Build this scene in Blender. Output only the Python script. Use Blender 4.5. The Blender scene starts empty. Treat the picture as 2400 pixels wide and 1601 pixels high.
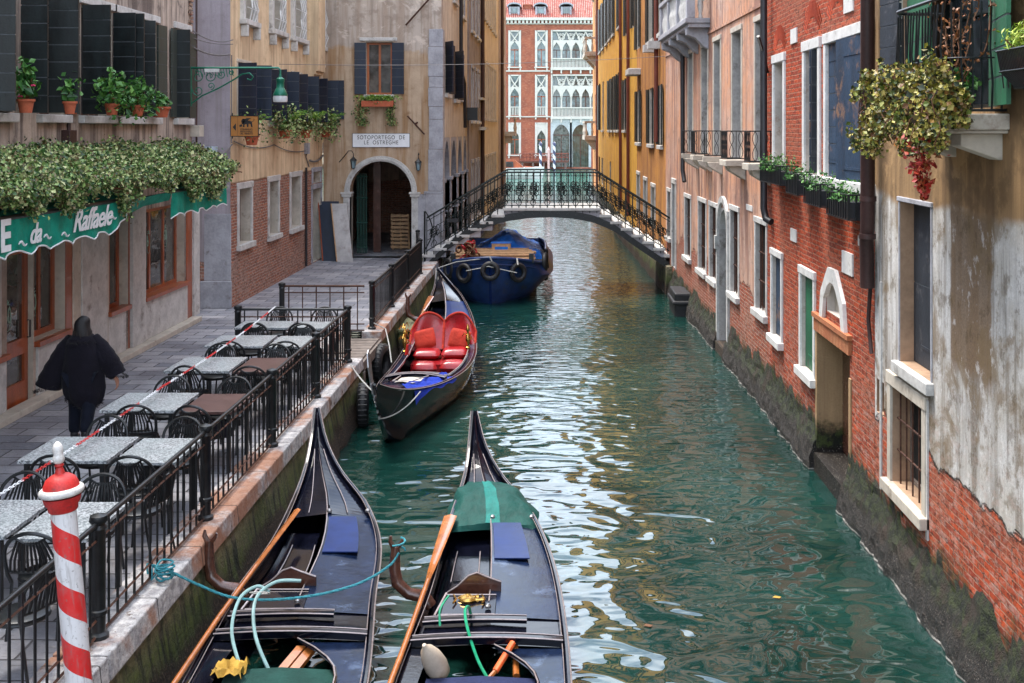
import bpy, math, random
import numpy as np
from mathutils import Vector, Matrix

# ------------------------------------------------------------------ camera, world, sun, exposure
C = bpy.context.scene.collection
F, PX, PY, CH = 2700.0, 1305.0, 305.0, 5.0      # photo pixels (2400 wide), eye 5 m above the water
cam_d = bpy.data.cameras.new('camera')
cam = bpy.data.objects.new('camera', cam_d); C.objects.link(cam)
cam.location = (0, 0, CH); cam.rotation_euler = (math.radians(90), 0, 0)
cam_d.sensor_width = 36; cam_d.lens = 36 * F / 2400
cam_d.shift_x = (1200 - PX) / 2400; cam_d.shift_y = (PY - 800.5) / 2400
cam_d.clip_start = 0.05; cam_d.clip_end = 2000
bpy.context.scene.camera = cam

SUN_EL, SUN_AZ = math.radians(70), math.radians(300)   # azimuth: compass angle from +Y clockwise
w = bpy.data.worlds.new("World"); bpy.context.scene.world = w; w.use_nodes = True
nt = w.node_tree; nt.nodes.clear()
def wn(t): return nt.nodes.new(t)
sky = wn('ShaderNodeTexSky'); sky.sky_type = 'NISHITA'; sky.sun_disc = False
sky.sun_elevation = SUN_EL; sky.sun_rotation = SUN_AZ; sky.air_density = 1.0; sky.dust_density = 1.2; sky.ozone_density = 1.5
cl = wn('ShaderNodeTexNoise'); cl.inputs['Scale'].default_value = 2.2; cl.inputs['Detail'].default_value = 6; cl.inputs['Roughness'].default_value = .55
tc = wn('ShaderNodeTexCoord'); mp = wn('ShaderNodeMapping'); mp.inputs['Scale'].default_value = (1, 1, 1.6)
rmp = wn('ShaderNodeValToRGB'); rmp.color_ramp.elements[0].position = .36; rmp.color_ramp.elements[1].position = .62
mx = wn('ShaderNodeMix'); mx.data_type = 'RGBA'; mx.inputs['B'].default_value = (8.6, 9.3, 10.2, 1)
bg = wn('ShaderNodeBackground'); bg.inputs['Strength'].default_value = .15; wo = wn('ShaderNodeOutputWorld')
L = nt.links.new
L(tc.outputs['Generated'], mp.inputs['Vector']); L(mp.outputs[0], cl.inputs['Vector']); L(cl.outputs['Fac'], rmp.inputs[0])
L(rmp.outputs[0], mx.inputs['Factor']); L(sky.outputs[0], mx.inputs['A']); L(mx.outputs['Result'], bg.inputs[0]); L(bg.outputs[0], wo.inputs[0])
sl = bpy.data.lights.new('sun', 'SUN'); sl.energy = 2.2; sl.angle = math.radians(22); sl.color = (1, .93, .84)
so = bpy.data.objects.new('sun', sl); C.objects.link(so)
sd = Vector((math.sin(SUN_AZ) * math.cos(SUN_EL), math.cos(SUN_AZ) * math.cos(SUN_EL), math.sin(SUN_EL)))
so.rotation_euler = sd.to_track_quat('Z', 'Y').to_euler(); so.location = sd * 60
vs = bpy.context.scene.view_settings; vs.view_transform = 'Standard'; vs.look = 'None'; vs.gamma = 1; vs.exposure = 1.6
bpy.context.scene.cycles.max_bounces = 8; bpy.context.scene.cycles.diffuse_bounces = 4

# ------------------------------------------------------------------ objects and tags
def empty(name, loc=(0, 0, 0), rz=0, parent=None):
    o = bpy.data.objects.new(name, None); C.objects.link(o); o.location = loc; o.rotation_euler = (0, 0, rz)
    o.empty_display_size = .2
    if parent: o.parent = parent
    return o
def tag(o, label, cat, group=None, kind=None):
    o['label'] = label
    if cat: o['category'] = cat
    if group: o['group'] = group
    if kind: o['kind'] = kind
    return o
def thing(name, label, cat, loc=(0, 0, 0), rz=0, group=None):
    return tag(empty(name, loc, rz), label, cat, group)
def children(o): return [c for c in bpy.data.objects if c.parent == o]
def copy_tree(o, parent=None):
    c = o.copy(); C.objects.link(c)
    if parent is not None: c.parent = parent
    for ch in children(o): copy_tree(ch, c)
    return c

class MB:
    def __init__(s): s.v = []; s.f = []; s.m = []
    def add(s, vs_, fs, m=0):
        b = len(s.v); s.v.extend([tuple(p) for p in vs_]); s.f.extend([tuple(b + i for i in f) for f in fs]); s.m.extend([m] * len(fs))
    def quad(s, a, b, c, d, m=0): s.add([a, b, c, d], [(0, 1, 2, 3)], m)
    def box(s, x0, x1, y0, y1, z0, z1, m=0):
        s.add([(x, y, z) for z in (z0, z1) for y in (y0, y1) for x in (x0, x1)],
              [(0, 2, 3, 1), (4, 5, 7, 6), (0, 1, 5, 4), (2, 6, 7, 3), (0, 4, 6, 2), (1, 3, 7, 5)], m)
    def hexa(s, p, m=0):   # 8 points: bottom 4 (ccw), top 4
        s.add(p, [(3, 2, 1, 0), (4, 5, 6, 7), (0, 1, 5, 4), (1, 2, 6, 5), (2, 3, 7, 6), (3, 0, 4, 7)], m)
    def tube(s, pts, r, n=6, m=0, caps=True, closed=False):
        pts = [Vector(p) for p in pts]; k = len(pts)
        if k < 2: return
        rr = r if hasattr(r, '__len__') else [r] * k
        prev = None; rings = []
        for i, p in enumerate(pts):
            if closed: t = pts[(i + 1) % k] - pts[i - 1]
            else: t = pts[min(i + 1, k - 1)] - pts[max(i - 1, 0)]
            if t.length < 1e-9: t = Vector((0, 0, 1))
            t.normalize()
            if prev is None:
                a = Vector((0, 0, 1)) if abs(t.z) < .9 else Vector((1, 0, 0))
                u = t.cross(a).normalized()
            else:
                u = (prev - t * prev.dot(t))
                u = u.normalized() if u.length > 1e-6 else t.orthogonal().normalized()
            prev = u; v = t.cross(u)
            rings.append([p + (u * math.cos(2 * math.pi * j / n) + v * math.sin(2 * math.pi * j / n)) * rr[i] for j in range(n)])
        vs_ = [q for r_ in rings for q in r_]; fs = []
        for i in range(k if closed else k - 1):
            a = i * n; b = ((i + 1) % k) * n
            for j in range(n): fs.append((a + j, a + (j + 1) % n, b + (j + 1) % n, b + j))
        if caps and not closed: fs.append(tuple(range(n - 1, -1, -1))); fs.append(tuple(range((k - 1) * n, k * n)))
        s.add(vs_, fs, m)
    def lathe(s, prof, c=(0, 0, 0), n=20, m=0, ax=None):
        vs_ = []; fs = []
        for r, z in prof:
            for j in range(n):
                a = 2 * math.pi * j / n; vs_.append((c[0] + r * math.cos(a), c[1] + r * math.sin(a), c[2] + z))
        for i in range(len(prof) - 1):
            for j in range(n): fs.append((i * n + j, i * n + (j + 1) % n, (i + 1) * n + (j + 1) % n, (i + 1) * n + j))
        fs.append(tuple(range(n - 1, -1, -1))); fs.append(tuple(range((len(prof) - 1) * n, len(prof) * n)))
        s.add(vs_, fs, m)
    def prism(s, poly, d, m=0):    # planar polygon (3D points) extruded by vector d
        n = len(poly); d = Vector(d); P = [Vector(p) for p in poly]
        s.add([*P, *[p + d for p in P]], [tuple(range(n - 1, -1, -1)), tuple(range(n, 2 * n))] + [(i, (i + 1) % n, n + (i + 1) % n, n + i) for i in range(n)], m)
    def grid(s, rows, m=0, closed=False):   # rows of points -> surface
        n = len(rows[0]); vs_ = [p for r in rows for p in r]; fs = []
        for i in range(len(rows) - 1):
            for j in range(n if closed else n - 1):
                fs.append((i * n + j, i * n + (j + 1) % n, (i + 1) * n + (j + 1) % n, (i + 1) * n + j))
        s.add(vs_, fs, m)
    def cut(s):
        if not hasattr(s, 'marks'): s.marks = []
        s.marks.append((len(s.v), len(s.f)))
    def each(s, name, mats, parent=None, **kw):   # one object for every piece between cuts
        mk = [(0, 0)] + getattr(s, 'marks', []) + [(len(s.v), len(s.f))]; out = []
        for (v0, f0), (v1, f1) in zip(mk, mk[1:]):
            if f1 > f0:
                q = MB(); q.v = s.v[v0:v1]; q.f = [tuple(i - v0 for i in f) for f in s.f[f0:f1]]; q.m = s.m[f0:f1]; out.append(q.build(name, mats, parent, **kw))
        return out[0] if out else None
    def build(s, name, mats, parent=None, smooth=False, world=True, bevel=0):
        me = bpy.data.meshes.new(name); me.from_pydata(s.v, [], s.f); me.update()
        if not isinstance(mats, (list, tuple)): mats = [mats]
        for m_ in mats: me.materials.append(m_)
        if len(mats) > 1: me.polygons.foreach_set('material_index', s.m)
        if smooth:
            me.polygons.foreach_set('use_smooth', [True] * len(s.f))
            try: me.set_sharp_from_angle(angle=math.radians(50))
            except Exception: pass
        o = bpy.data.objects.new(name, me); C.objects.link(o)
        if parent:
            o.parent = parent
            if world:
                p = parent; t = Vector((0, 0, 0))
                while p: t += Vector(p.location); p = p.parent
                o.location = -t
        if bevel:
            b = o.modifiers.new('bevel', 'BEVEL'); b.width = bevel; b.segments = 2; b.limit_method = 'ANGLE'
        return o

# ------------------------------------------------------------------ materials
class NB:
    def __init__(s, name):
        s.mat = bpy.data.materials.new(name); s.mat.use_nodes = True; s.t = s.mat.node_tree
        s.b = s.t.nodes['Principled BSDF']; s.tc = s.n('ShaderNodeTexCoord'); s.obj = s.tc.outputs['Object']
    def n(s, t, **kw):
        o = s.t.nodes.new(t)
        for k, v in kw.items():
            if hasattr(o, k) and k not in ('Scale',): setattr(o, k, v)
        return o
    def set(s, sock, v):
        if isinstance(v, bpy.types.NodeSocket): s.t.links.new(v, sock)
        elif isinstance(v, (tuple, list)) and len(v) == 3 and sock.type == 'RGBA': sock.default_value = (*v, 1)
        else: sock.default_value = v
        return sock
    def math(s, op, a, b=0.0, c=0.0, clamp=False):
        o = s.n('ShaderNodeMath'); o.operation = op; o.use_clamp = clamp
        s.set(o.inputs[0], a); s.set(o.inputs[1], b); s.set(o.inputs[2], c); return o.outputs[0]
    def mixc(s, f, a, b, mode='MIX'):
        o = s.n('ShaderNodeMix'); o.data_type = 'RGBA'; o.blend_type = mode
        s.set(o.inputs['Factor'], f); s.set(o.inputs['A'], a); s.set(o.inputs['B'], b); return o.outputs['Result']
    def map(s, v, sc=(1, 1, 1), loc=(0, 0, 0), rot=(0, 0, 0)):
        o = s.n('ShaderNodeMapping'); s.set(o.inputs['Vector'], v); o.inputs['Scale'].default_value = sc
        o.inputs['Location'].default_value = loc; o.inputs['Rotation'].default_value = rot; return o.outputs[0]
    def noise(s, v, sc, det=3, rough=.5, dist=0.0, col=False):
        o = s.n('ShaderNodeTexNoise'); s.set(o.inputs['Vector'], v); o.inputs['Scale'].default_value = sc; o.inputs['Detail'].default_value = det
        o.inputs['Roughness'].default_value = rough; o.inputs['Distortion'].default_value = dist; return o.outputs['Color' if col else 'Fac']
    def step(s, x, a, b):
        o = s.n('ShaderNodeMapRange'); o.interpolation_type = 'SMOOTHSTEP'; s.set(o.inputs['Value'], x)
        o.inputs['From Min'].default_value = a; o.inputs['From Max'].default_value = b; return o.outputs[0]
    def sep(s, v):
        o = s.n('ShaderNodeSeparateXYZ'); s.set(o.inputs[0], v); return o.outputs
    def comb(s, x, y, z):
        o = s.n('ShaderNodeCombineXYZ'); s.set(o.inputs[0], x); s.set(o.inputs[1], y); s.set(o.inputs[2], z); return o.outputs[0]
    def voro(s, v, sc, feat='F1', out='Distance', rnd=1.0):
        o = s.n('ShaderNodeTexVoronoi'); o.feature = feat; s.set(o.inputs['Vector'], v); o.inputs['Scale'].default_value = sc; o.inputs['Randomness'].default_value = rnd; return o.outputs[out]
    def bump(s, h, dist=.01, strength=1.0, nrm=None):
        o = s.n('ShaderNodeBump'); s.set(o.inputs['Height'], h); o.inputs['Distance'].default_value = dist; o.inputs['Strength'].default_value = strength
        if nrm is not None: s.set(o.inputs['Normal'], nrm)
        return o.outputs[0]
    def done(s, col=None, rough=None, nrm=None, **kw):
        if col is not None: s.set(s.b.inputs['Base Color'], col)
        if rough is not None: s.set(s.b.inputs['Roughness'], rough)
        if nrm is not None: s.set(s.b.inputs['Normal'], nrm)
        for k, v in kw.items(): s.set(s.b.inputs[k.replace('_', ' ')], v)
        return s.mat

def sc3(c, k): return tuple(max(0, x * k) for x in c)
def basic(name, col, rough=.6, metal=0.0, var=.25, scale=8, bump=.002, streak=False, spec=.5, dirt=None, coat=0.0):
    """plain surface with worn, uneven tone"""
    b = NB(name); v = b.map(b.obj, (1, 1, .25)) if streak else b.obj
    n1 = b.noise(v, scale, 5, .6); n2 = b.noise(b.obj, scale * 6, 3, .6)
    f = b.step(b.math('ADD', b.math('MULTIPLY', n1, .7), b.math('MULTIPLY', n2, .3)), .3, .7)
    c = b.mixc(f, sc3(col, 1 - var), sc3(col, 1 + var))
    if dirt: c = b.mixc(b.step(b.noise(b.obj, scale * .8, 6, .7), .55, .72), c, dirt)
    return b.done(c, b.math('MULTIPLY_ADD', n1, .2, max(0, rough - .1)), b.bump(b.math('ADD', n1, n2), bump) if bump else None, Metallic=metal, Specular_IOR_Level=spec, Coat_Weight=coat)

def uvz(b):
    """(horizontal run along the wall, height) whichever way the wall faces"""
    g = b.n('ShaderNodeNewGeometry'); N = b.sep(g.outputs['True Normal']); P = b.sep(b.obj)
    ax = b.math('GREATER_THAN', b.math('ABSOLUTE', N[0]), b.math('ABSOLUTE', N[1]))
    u = b.math('ADD', b.math('MULTIPLY', P[1], ax), b.math('MULTIPLY', P[0], b.math('SUBTRACT', 1.0, ax)))
    return u, P[2], b.comb(u, P[2], 0.0)

def brick_nodes(b, vec, c1, c2, mortar, w_=.26, h_=.072, dark=.5):
    jig = b.noise(vec, 3, 2, .5, col=True)
    o = b.n('ShaderNodeVectorMath'); o.operation = 'MULTIPLY_ADD'; b.set(o.inputs[0], jig); o.inputs[1].default_value = (.03, .03, 0); b.set(o.inputs[2], vec)
    t = b.n('ShaderNodeTexBrick'); b.set(t.inputs['Vector'], o.outputs[0]); t.inputs['Scale'].default_value = 1
    t.inputs['Brick Width'].default_value = w_; t.inputs['Row Height'].default_value = h_; t.inputs['Mortar Size'].default_value = .0095; t.inputs['Mortar Smooth'].default_value = .4
    b.set(t.inputs['Color1'], c1); b.set(t.inputs['Color2'], c2); b.set(t.inputs['Mortar'], mortar)
    n1 = b.noise(vec, .9, 5, .65); n2 = b.noise(vec, 14, 4, .7)
    col = b.mixc(b.math('MULTIPLY', b.step(n1, .42, .7), .75), t.outputs['Color'], b.mixc(.5, sc3(c1, dark), mortar))
    col = b.mixc(b.step(n2, .54, .7), col, sc3(c2, dark * .7))
    n4 = b.noise(b.map(vec, (1, 2.4, 1), loc=(5, 1, 0)), 9, 6, .8); col = b.mixc(b.math('MULTIPLY', b.step(n4, .535, .60), .9), col, (.022, .012, .009))
    n3 = b.noise(b.map(vec, (1, 3, 1)), 5.5, 6, .78); col = b.mixc(b.math('MULTIPLY', b.step(n3, .525, .62), .8), col, sc3(c1, .2)); col = b.mixc(b.math('MULTIPLY', b.step(n3, .40, .30), .5), col, b.mixc(.6, c1, (.62, .36, .2)))
    return col, t.outputs['Fac']

def wallmat(name, pl=None, br=None, zb=-9, zamp=.8, patch=0.0, moss=.9, zt=None, streak=.6, fine=.02, hgrain=1.0, band=None, mottle=0.0, vband=None):
    """plaster pl=(c1,c2,stain) above a ragged line at height zb, brick br=(c1,c2,mortar) under it; moss and wet dark at the water line"""
    b = NB(name); u, z, vec = uvz(b)
    big = b.noise(vec, .55, 6, .6); mid = b.noise(vec, 2.6, 5, .65); gr = b.noise(vec, 38, 3, .7)
    h = None
    if pl:
        c1, c2, st = pl
        col = b.mixc(b.step(b.math('ADD', b.math('MULTIPLY', big, .6), b.math('MULTIPLY', mid, .4)), .38, .62), c1, c2)
        sv = b.comb(b.math('MULTIPLY', u, 2.3), b.math('MULTIPLY', z, .16), 0.0)
        s1 = b.noise(sv, 1.3, 5, .62); s2 = b.noise(b.comb(b.math('MULTIPLY', u, 9.0), b.math('MULTIPLY', z, .5), 3.0), 1.0, 4, .6)
        col = b.mixc(b.math('MULTIPLY', b.step(s1, .45, .62), streak), col, st)
        col = b.mixc(b.math('MULTIPLY', b.step(s2, .50, .70), streak * .75), col, sc3(st, .7))
        col = b.mixc(b.math('MULTIPLY', b.step(gr, .35, .75), .35 * hgrain), col, sc3(c1, .55))
        col = b.mixc(b.math('MULTIPLY', b.step(mid, .57, .68), .6 * streak), col, sc3(st, .7))
        if vband:                      # an old painted strip: (u0, u1, z0, z1, colour)
            a_, b2, c2_, d2_, vc = vband; uu = b.math('ADD', u, b.math('MULTIPLY', b.math('SUBTRACT', mid, .5), .12)); zz_ = b.math('ADD', z, b.math('MULTIPLY', b.math('SUBTRACT', big, .5), 1.2))
            vf = b.math('MULTIPLY', b.math('MULTIPLY', b.step(uu, a_ - .02, a_ + .02), b.step(uu, b2 + .02, b2 - .02)), b.math('MULTIPLY', b.step(zz_, c2_ - .1, c2_ + .1), b.step(z, d2_ + .05, d2_ - .05)))
            col = b.mixc(b.math('MULTIPLY', vf, .9), col, b.mixc(b.step(gr, .3, .7), vc, sc3(vc, .6)))
        if mottle:
            m1 = b.noise(b.map(vec, loc=(11, 5, 0)), 1.1, 8, .72, .4); m2 = b.noise(b.map(vec, (1, .7, 1), loc=(2, 8, 0)), 4.2, 7, .75)
            col = b.mixc(b.math('MULTIPLY', b.step(m1, .50, .60), mottle), col, sc3(st, 1.5)); col = b.mixc(b.math('MULTIPLY', b.step(m2, .54, .62), mottle * .8), col, sc3(st, .8)); col = b.mixc(b.math('MULTIPLY', b.step(m2, .44, .36), mottle * .6), col, sc3(c1, 1.25))
        h = b.math('ADD', b.math('MULTIPLY', gr, .35), mid)
        if band:                       # (z above which plaster has another colour, colour, stain, ragged amount)
            bz, bc, bs, ba = band
            bf = b.step(b.math('ADD', z, b.math('MULTIPLY', b.math('SUBTRACT', big, .5), ba)), bz - .06, bz + .06)
            bc2 = b.mixc(b.step(s1, .4, .62), bc, bs); bc2 = b.mixc(b.math('MULTIPLY', b.step(s2, .5, .7), .5), bc2, sc3(bs, .5)); bc2 = b.mixc(b.math('MULTIPLY', b.step(mid, .48, .62), .6), bc2, sc3(bs, .7)); bc2 = b.mixc(b.math('MULTIPLY', b.step(b.noise(vec, 1.6, 7, .7, .5), .55, .62), .5), bc2, sc3(bc, 1.5))
            col = b.mixc(bf, col, bc2)
    if br:
        bcol, bf_ = brick_nodes(b, vec, *br)
        if pl:
            zz = b.math('ADD', z, b.math('MULTIPLY', b.math('SUBTRACT', b.noise(vec, .9, 6, .62), .5), zamp * 2))
            fac = b.step(zz, zb - .03, zb + .03)
            if patch: fac = b.math('MULTIPLY', fac, b.math('SUBTRACT', 1.0, b.step(b.noise(b.map(vec, loc=(7, 3, 0)), .7, 6, .65), 1 - patch, 1.015 - patch)))
            col = b.mixc(fac, bcol, col); h = b.math('ADD', b.math('MULTIPLY', h, .4), b.math('ADD', b.math('MULTIPLY', fac, 2.0), b.math('MULTIPLY', b.math('MULTIPLY', bf_, -.9), b.math('SUBTRACT', 1.0, fac))))
        else:
            col = bcol; h = b.math('SUBTRACT', b.math('MULTIPLY', gr, .6), bf_)
        ef = b.math('MULTIPLY', b.step(z, 2.9, 1.2), b.step(b.noise(b.map(vec, (1, 2, 1)), 5, 7, .78), .49, .60))      # salt bloom and damp near the water
        col = b.mixc(b.math('MULTIPLY', ef, .5), col, (.46, .33, .28))
    mz = b.math('ADD', z, b.math('MULTIPLY', b.math('SUBTRACT', b.noise(b.obj, 1.5, 7, .72), .5), 1.3))
    mc = b.mixc(b.step(b.noise(b.obj, 9, 6, .72), .42, .62), (.010, .012, .007), (.045, .060, .014)); mc = b.mixc(b.step(b.noise(b.obj, 3, 6, .75), .52, .64), mc, (.045, .028, .018))
    col = b.mixc(b.step(mz, moss + .12, moss - .22), col, mc)
    bn = b.voro(b.obj, 30); wet = b.mixc(b.step(bn, .28, .14), (.012, .009, .007), (.22, .2, .17))
    col = b.mixc(b.step(b.math('ADD', z, b.math('MULTIPLY', b.math('SUBTRACT', mid, .5), .4)), .42, .3), col, wet)
    r = b.math('MULTIPLY_ADD', b.step(z, .9, .1), -.35, .88)
    return b.done(col, r, b.bump(h, fine), Specular_IOR_Level=.3)

def cloth_mat(name, col, rough=.75, sheen=.3):
    b = NB(name); n1 = b.noise(b.obj, 5, 4, .6); n2 = b.noise(b.obj, 160, 2, .5)
    return b.done(b.mixc(b.step(n1, .3, .7), sc3(col, .78), sc3(col, 1.15)), rough, b.bump(b.math('ADD', b.math('MULTIPLY', n1, 3.0), b.math('MULTIPLY', n2, .4)), .01), Sheen_Weight=sheen * .12, Specular_IOR_Level=.15)
def leaf_mat(name, cols, trans=.25, rough=.5):
    b = NB(name); g = b.n('ShaderNodeNewGeometry'); r = b.n('ShaderNodeValToRGB'); b.set(r.inputs[0], g.outputs['Random Per Island'])
    e = r.color_ramp.elements
    for i, c in enumerate(cols):
        p = i / (len(cols) - 1)
        if i < 2: x = e[i]; x.position = p
        else: x = e.new(p)
        x.color = (*c, 1)
    e[1].position = 1 / (len(cols) - 1)
    return b.done(r.outputs[0], rough, None, Transmission_Weight=0.0, Subsurface_Weight=0.0)
def glass_mat(name, col=(.01, .012, .014), rough=.04, curtain=None):
    b = NB(name); u, z, vec = uvz(b); n = b.noise(vec, 1.2, 4, .6); c = b.mixc(b.step(n, .4, .65), col, sc3(col, 4))
    if curtain:
        f = b.step(b.noise(b.comb(b.math('MULTIPLY', u, 12.0), 0.0, 0.0), 1.5, 3, .6), .4, .6); c = b.mixc(b.math('MULTIPLY', f, .8), c, curtain)
    return b.done(c, rough, b.bump(b.noise(vec, 1.5, 2, .5), .01), Specular_IOR_Level=.9)

M = {}
M['iron'] = basic('black_iron', (.012, .014, .016), .38, .3, .4, 12, .001, spec=.6)
M['iron_green'] = basic('green_black_iron', (.008, .015, .015), .42, .3, .5, 30, .001, dirt=(.10, .10, .09))
M['iron_rust'] = basic('rusty_iron', (.06, .022, .012), .75, .1, .6, 20, .002)
M['white_stone'] = basic('istrian_stone', (.50, .49, .47), .75, 0, .22, 3.5, .006, dirt=(.23, .21, .19))
M['grey_stone'] = basic('grey_stone', (.33, .33, .36), .78, 0, .25, 3.0, .006, dirt=(.15, .13, .12))
M['cream_stone'] = basic('cream_stone', (.48, .43, .36), .8, 0, .2, 2, .006, dirt=(.22, .17, .13))
M['white_paint'] = basic('white_paint', (.66, .65, .63), .5, 0, .14, 5, .001, dirt=(.4, .38, .35))
M['shutter_black'] = basic('black_green_shutter', (.009, .014, .015), .45, 0, .5, 6, .002, streak=True, spec=.5)
M['shutter_seam'] = basic('seam_highlight', (.07, .08, .09), .7, 0, .3, 20, 0)  # paler backing in the plank gaps paints thin highlight lines
M['shutter_green'] = basic('olive_folded_shutter', (.035, .045, .037), .55, 0, .3, 6, .002, streak=True)  # lighter olive tone, given only to shutters folded flat on the wall
M['shutter_navy'] = basic('navy_shutter', (.008, .016, .035), .5, 0, .35, 5, .002, streak=True)
M['shutter_peel'] = basic('peeling_blue_shutter', (.014, .035, .07), .6, 0, .4, 3.2, .004, streak=True, dirt=(.25, .13, .07))
M['shutter_teal'] = basic('green_shutter', (.012, .11, .05), .55, 0, .35, 5, .003, streak=True, dirt=(.03, .04, .03))
M['shutter_slate'] = basic('slate_shutter', (.02, .026, .036), .6, 0, .4, 4, .003, streak=True, dirt=(.09, .09, .1))
M['wood_red'] = basic('red_varnished_wood', (.30, .065, .018), .35, 0, .35, 5, .002, streak=True, coat=.3)
M['wood_orange'] = basic('orange_wood_frame', (.32, .085, .02), .4, 0, .3, 5, .002, streak=True)
M['wood_oar'] = basic('varnished_oar_wood', (.33, .105, .024), .25, 0, .3, 6, .001, coat=.6)
M['wood_pale'] = basic('pale_wood', (.42, .25, .13), .65, 0, .3, 9, .003)
M['wood_dark'] = basic('dark_walnut', (.075, .028, .018), .25, 0, .4, 6, .002, coat=.5)
M['wood_grey'] = basic('weathered_wood', (.17, .14, .12), .8, 0, .35, 9, .004)
M['glass'] = glass_mat('dark_window_glass')
M['glass_curtain'] = glass_mat('curtained_glass', (.05, .09, .11), .08, (.34, .42, .43))
M['glass_gold'] = glass_mat('reflecting_glass', (.03, .03, .028), .03)
M['dark'] = basic('dark_interior', (.006, .006, .007), .9, 0, .3, 3, 0)
M['terracotta'] = basic('terracotta', (.42, .10, .045), .8, 0, .2, 12, .002)
M['lacquer'] = basic('black_gondola_lacquer', (.003, .0035, .008), .12, 0, .5, 2.5, .0006, spec=.35, coat=.12)
M['lacquer_worn'] = basic('worn_blue_black_deck', (.004, .009, .028), .2, 0, .6, 2.6, .001, spec=.3, dirt=(.055, .08, .14))
M['lacquer_worn'].node_tree.nodes['Principled BSDF'].inputs['Specular Tint'].default_value = (.5, .72, 1, 1)
M['deck_blue'] = basic('blue_deck_board', (.008, .022, .10), .3, 0, .25, 2, .001, spec=.2)
M['trim'] = basic('pale_trim_line', (.34, .29, .29), .35, .3, .2, 20, 0)
M['brass'] = basic('polished_brass', (.75, .45, .12), .22, 1, .2, 30, .001)
M['steel'] = basic('dull_steel', (.35, .35, .36), .35, .9, .2, 14, .001)
M['teal_cover'] = cloth_mat('dark_teal_canvas', (.004, .055, .046), .5)
M['green_rug'] = cloth_mat('dark_green_rug', (.012, .05, .042), .9)
M['navy_cloth'] = cloth_mat('navy_canvas', (.016, .022, .065), .8)
M['blue_cloth'] = cloth_mat('royal_blue_cloth', (.008, .035, .36), .7)
M['blue_tarp'] = cloth_mat('blue_tarpaulin', (.025, .17, .62), .45)
M['red_leather'] = basic('red_leather', (.30, .006, .010), .3, 0, .25, 4, .003, coat=.3)
M['red_brocade'] = cloth_mat('red_brocade', (.42, .035, .02), .7)
M['red_paint'] = basic('red_pole_paint', (.58, .022, .02), .4, 0, .15, 6, .001, dirt=(.35, .02, .018))
M['boat_blue'] = basic('blue_boat_paint', (.009, .03, .11), .35, 0, .35, 3, .002, dirt=(.03, .035, .045))
M['rubber'] = basic('black_rubber', (.011, .011, .013), .55, 0, .4, 14, .003)
M['rope_blue'] = basic('turquoise_rope', (.03, .22, .27), .8, 0, .4, 60, .003)
M['rope_white'] = basic('pale_rope', (.42, .42, .40), .8, 0, .3, 60, .003)
M['hose_green'] = basic('green_hose', (.01, .26, .13), .35, 0, .2, 20, 0)
M['awning'] = cloth_mat('teal_awning_canvas', (.004, .27, .19), .65)
M['granite'] = None
M['skin'] = basic('skin', (.42, .2, .13), .5, 0, .1, 20, 0)
M['hair'] = basic('black_hair', (.005, .004, .005), .6, 0, .5, 30, .003, streak=True)
M['coat'] = cloth_mat('black_wool', (.008, .007, .012), .9, .4)
M['denim'] = cloth_mat('dark_trousers', (.006, .008, .016), .85)
M['lamp_green'] = basic('green_lamp_enamel', (.006, .14, .085), .35, .2, .2, 10, .001)
M['lamp_glass'] = basic('frosted_lamp_glass', (.62, .64, .66), .25, 0, .1, 8, 0)
M['gate_green'] = basic('dark_green_gate', (.01, .06, .045), .5, 0, .3, 10, .001)
M['board_grey'] = basic('off_white_board', (.40, .38, .37), .6, 0, .2, 2.5, .002, dirt=(.26, .23, .21))
M['sign_brown'] = basic('ochre_sign_board', (.42, .17, .035), .6, 0, .12, 4, .001)
M['text_black'] = basic('black_lettering', (.015, .014, .014), .6, 0, .2, 20, 0)
M['text_white'] = basic('white_lettering', (.78, .8, .82), .6, 0, .06, 10, 0)
M['pipe_brown'] = basic('brown_downpipe', (.045, .020, .018), .5, .1, .45, 5, .002, streak=True)
M['pipe_red'] = basic('oxide_downpipe', (.16, .035, .02), .6, 0, .35, 5, .002, streak=True)
M['pipe_black'] = basic('black_downpipe', (.018, .018, .022), .5, .1, .3, 5, .002)
M['cable'] = basic('cable_sheath', (.14, .13, .13), .6, 0, .2, 10, 0)
M['yellow_cloth'] = cloth_mat('yellow_cloth', (.45, .27, .05), .7)
M['buoy'] = basic('dirty_white_buoy', (.50, .42, .33), .45, 0, .15, 6, .002, dirt=(.4, .28, .2))
M['ivy'] = leaf_mat('ivy_leaves', [(.008, .028, .006), (.035, .10, .02), (.10, .20, .04), (.26, .36, .11), (.50, .54, .25), (.13, .08, .03), (.02, .06, .012)])  # darkest tones put the shade of gaps between leaves into the colour
M['geranium'] = leaf_mat('geranium_leaves', [(.015, .07, .015), (.05, .17, .03), (.12, .28, .05)])
M['fern'] = leaf_mat('fern_leaves', [(.03, .11, .012), (.12, .26, .02), (.30, .42, .05)])
M['vine'] = leaf_mat('autumn_vine_leaves', [(.02, .035, .008), (.012, .02, .006), (.09, .13, .015), (.36, .30, .04), (.14, .045, .012), (.10, .15, .018), (.50, .42, .10), (.035, .02, .01), (.22, .20, .03)])  # dark tones in the ramp stand in for shade on inner leaves
M['vine_red'] = leaf_mat('red_vine_leaves', [(.22, .012, .012), (.40, .03, .02), (.25, .10, .02)])
M['herb'] = leaf_mat('bright_herb_leaves', [(.05, .16, .01), (.25, .38, .03), (.5, .55, .10)])
M['flower'] = basic('pink_petals', (.7, .05, .16), .6, 0, .2, 20, 0)
M['twig'] = basic('brown_twig', (.12, .05, .02), .8, 0, .3, 20, .001)
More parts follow.
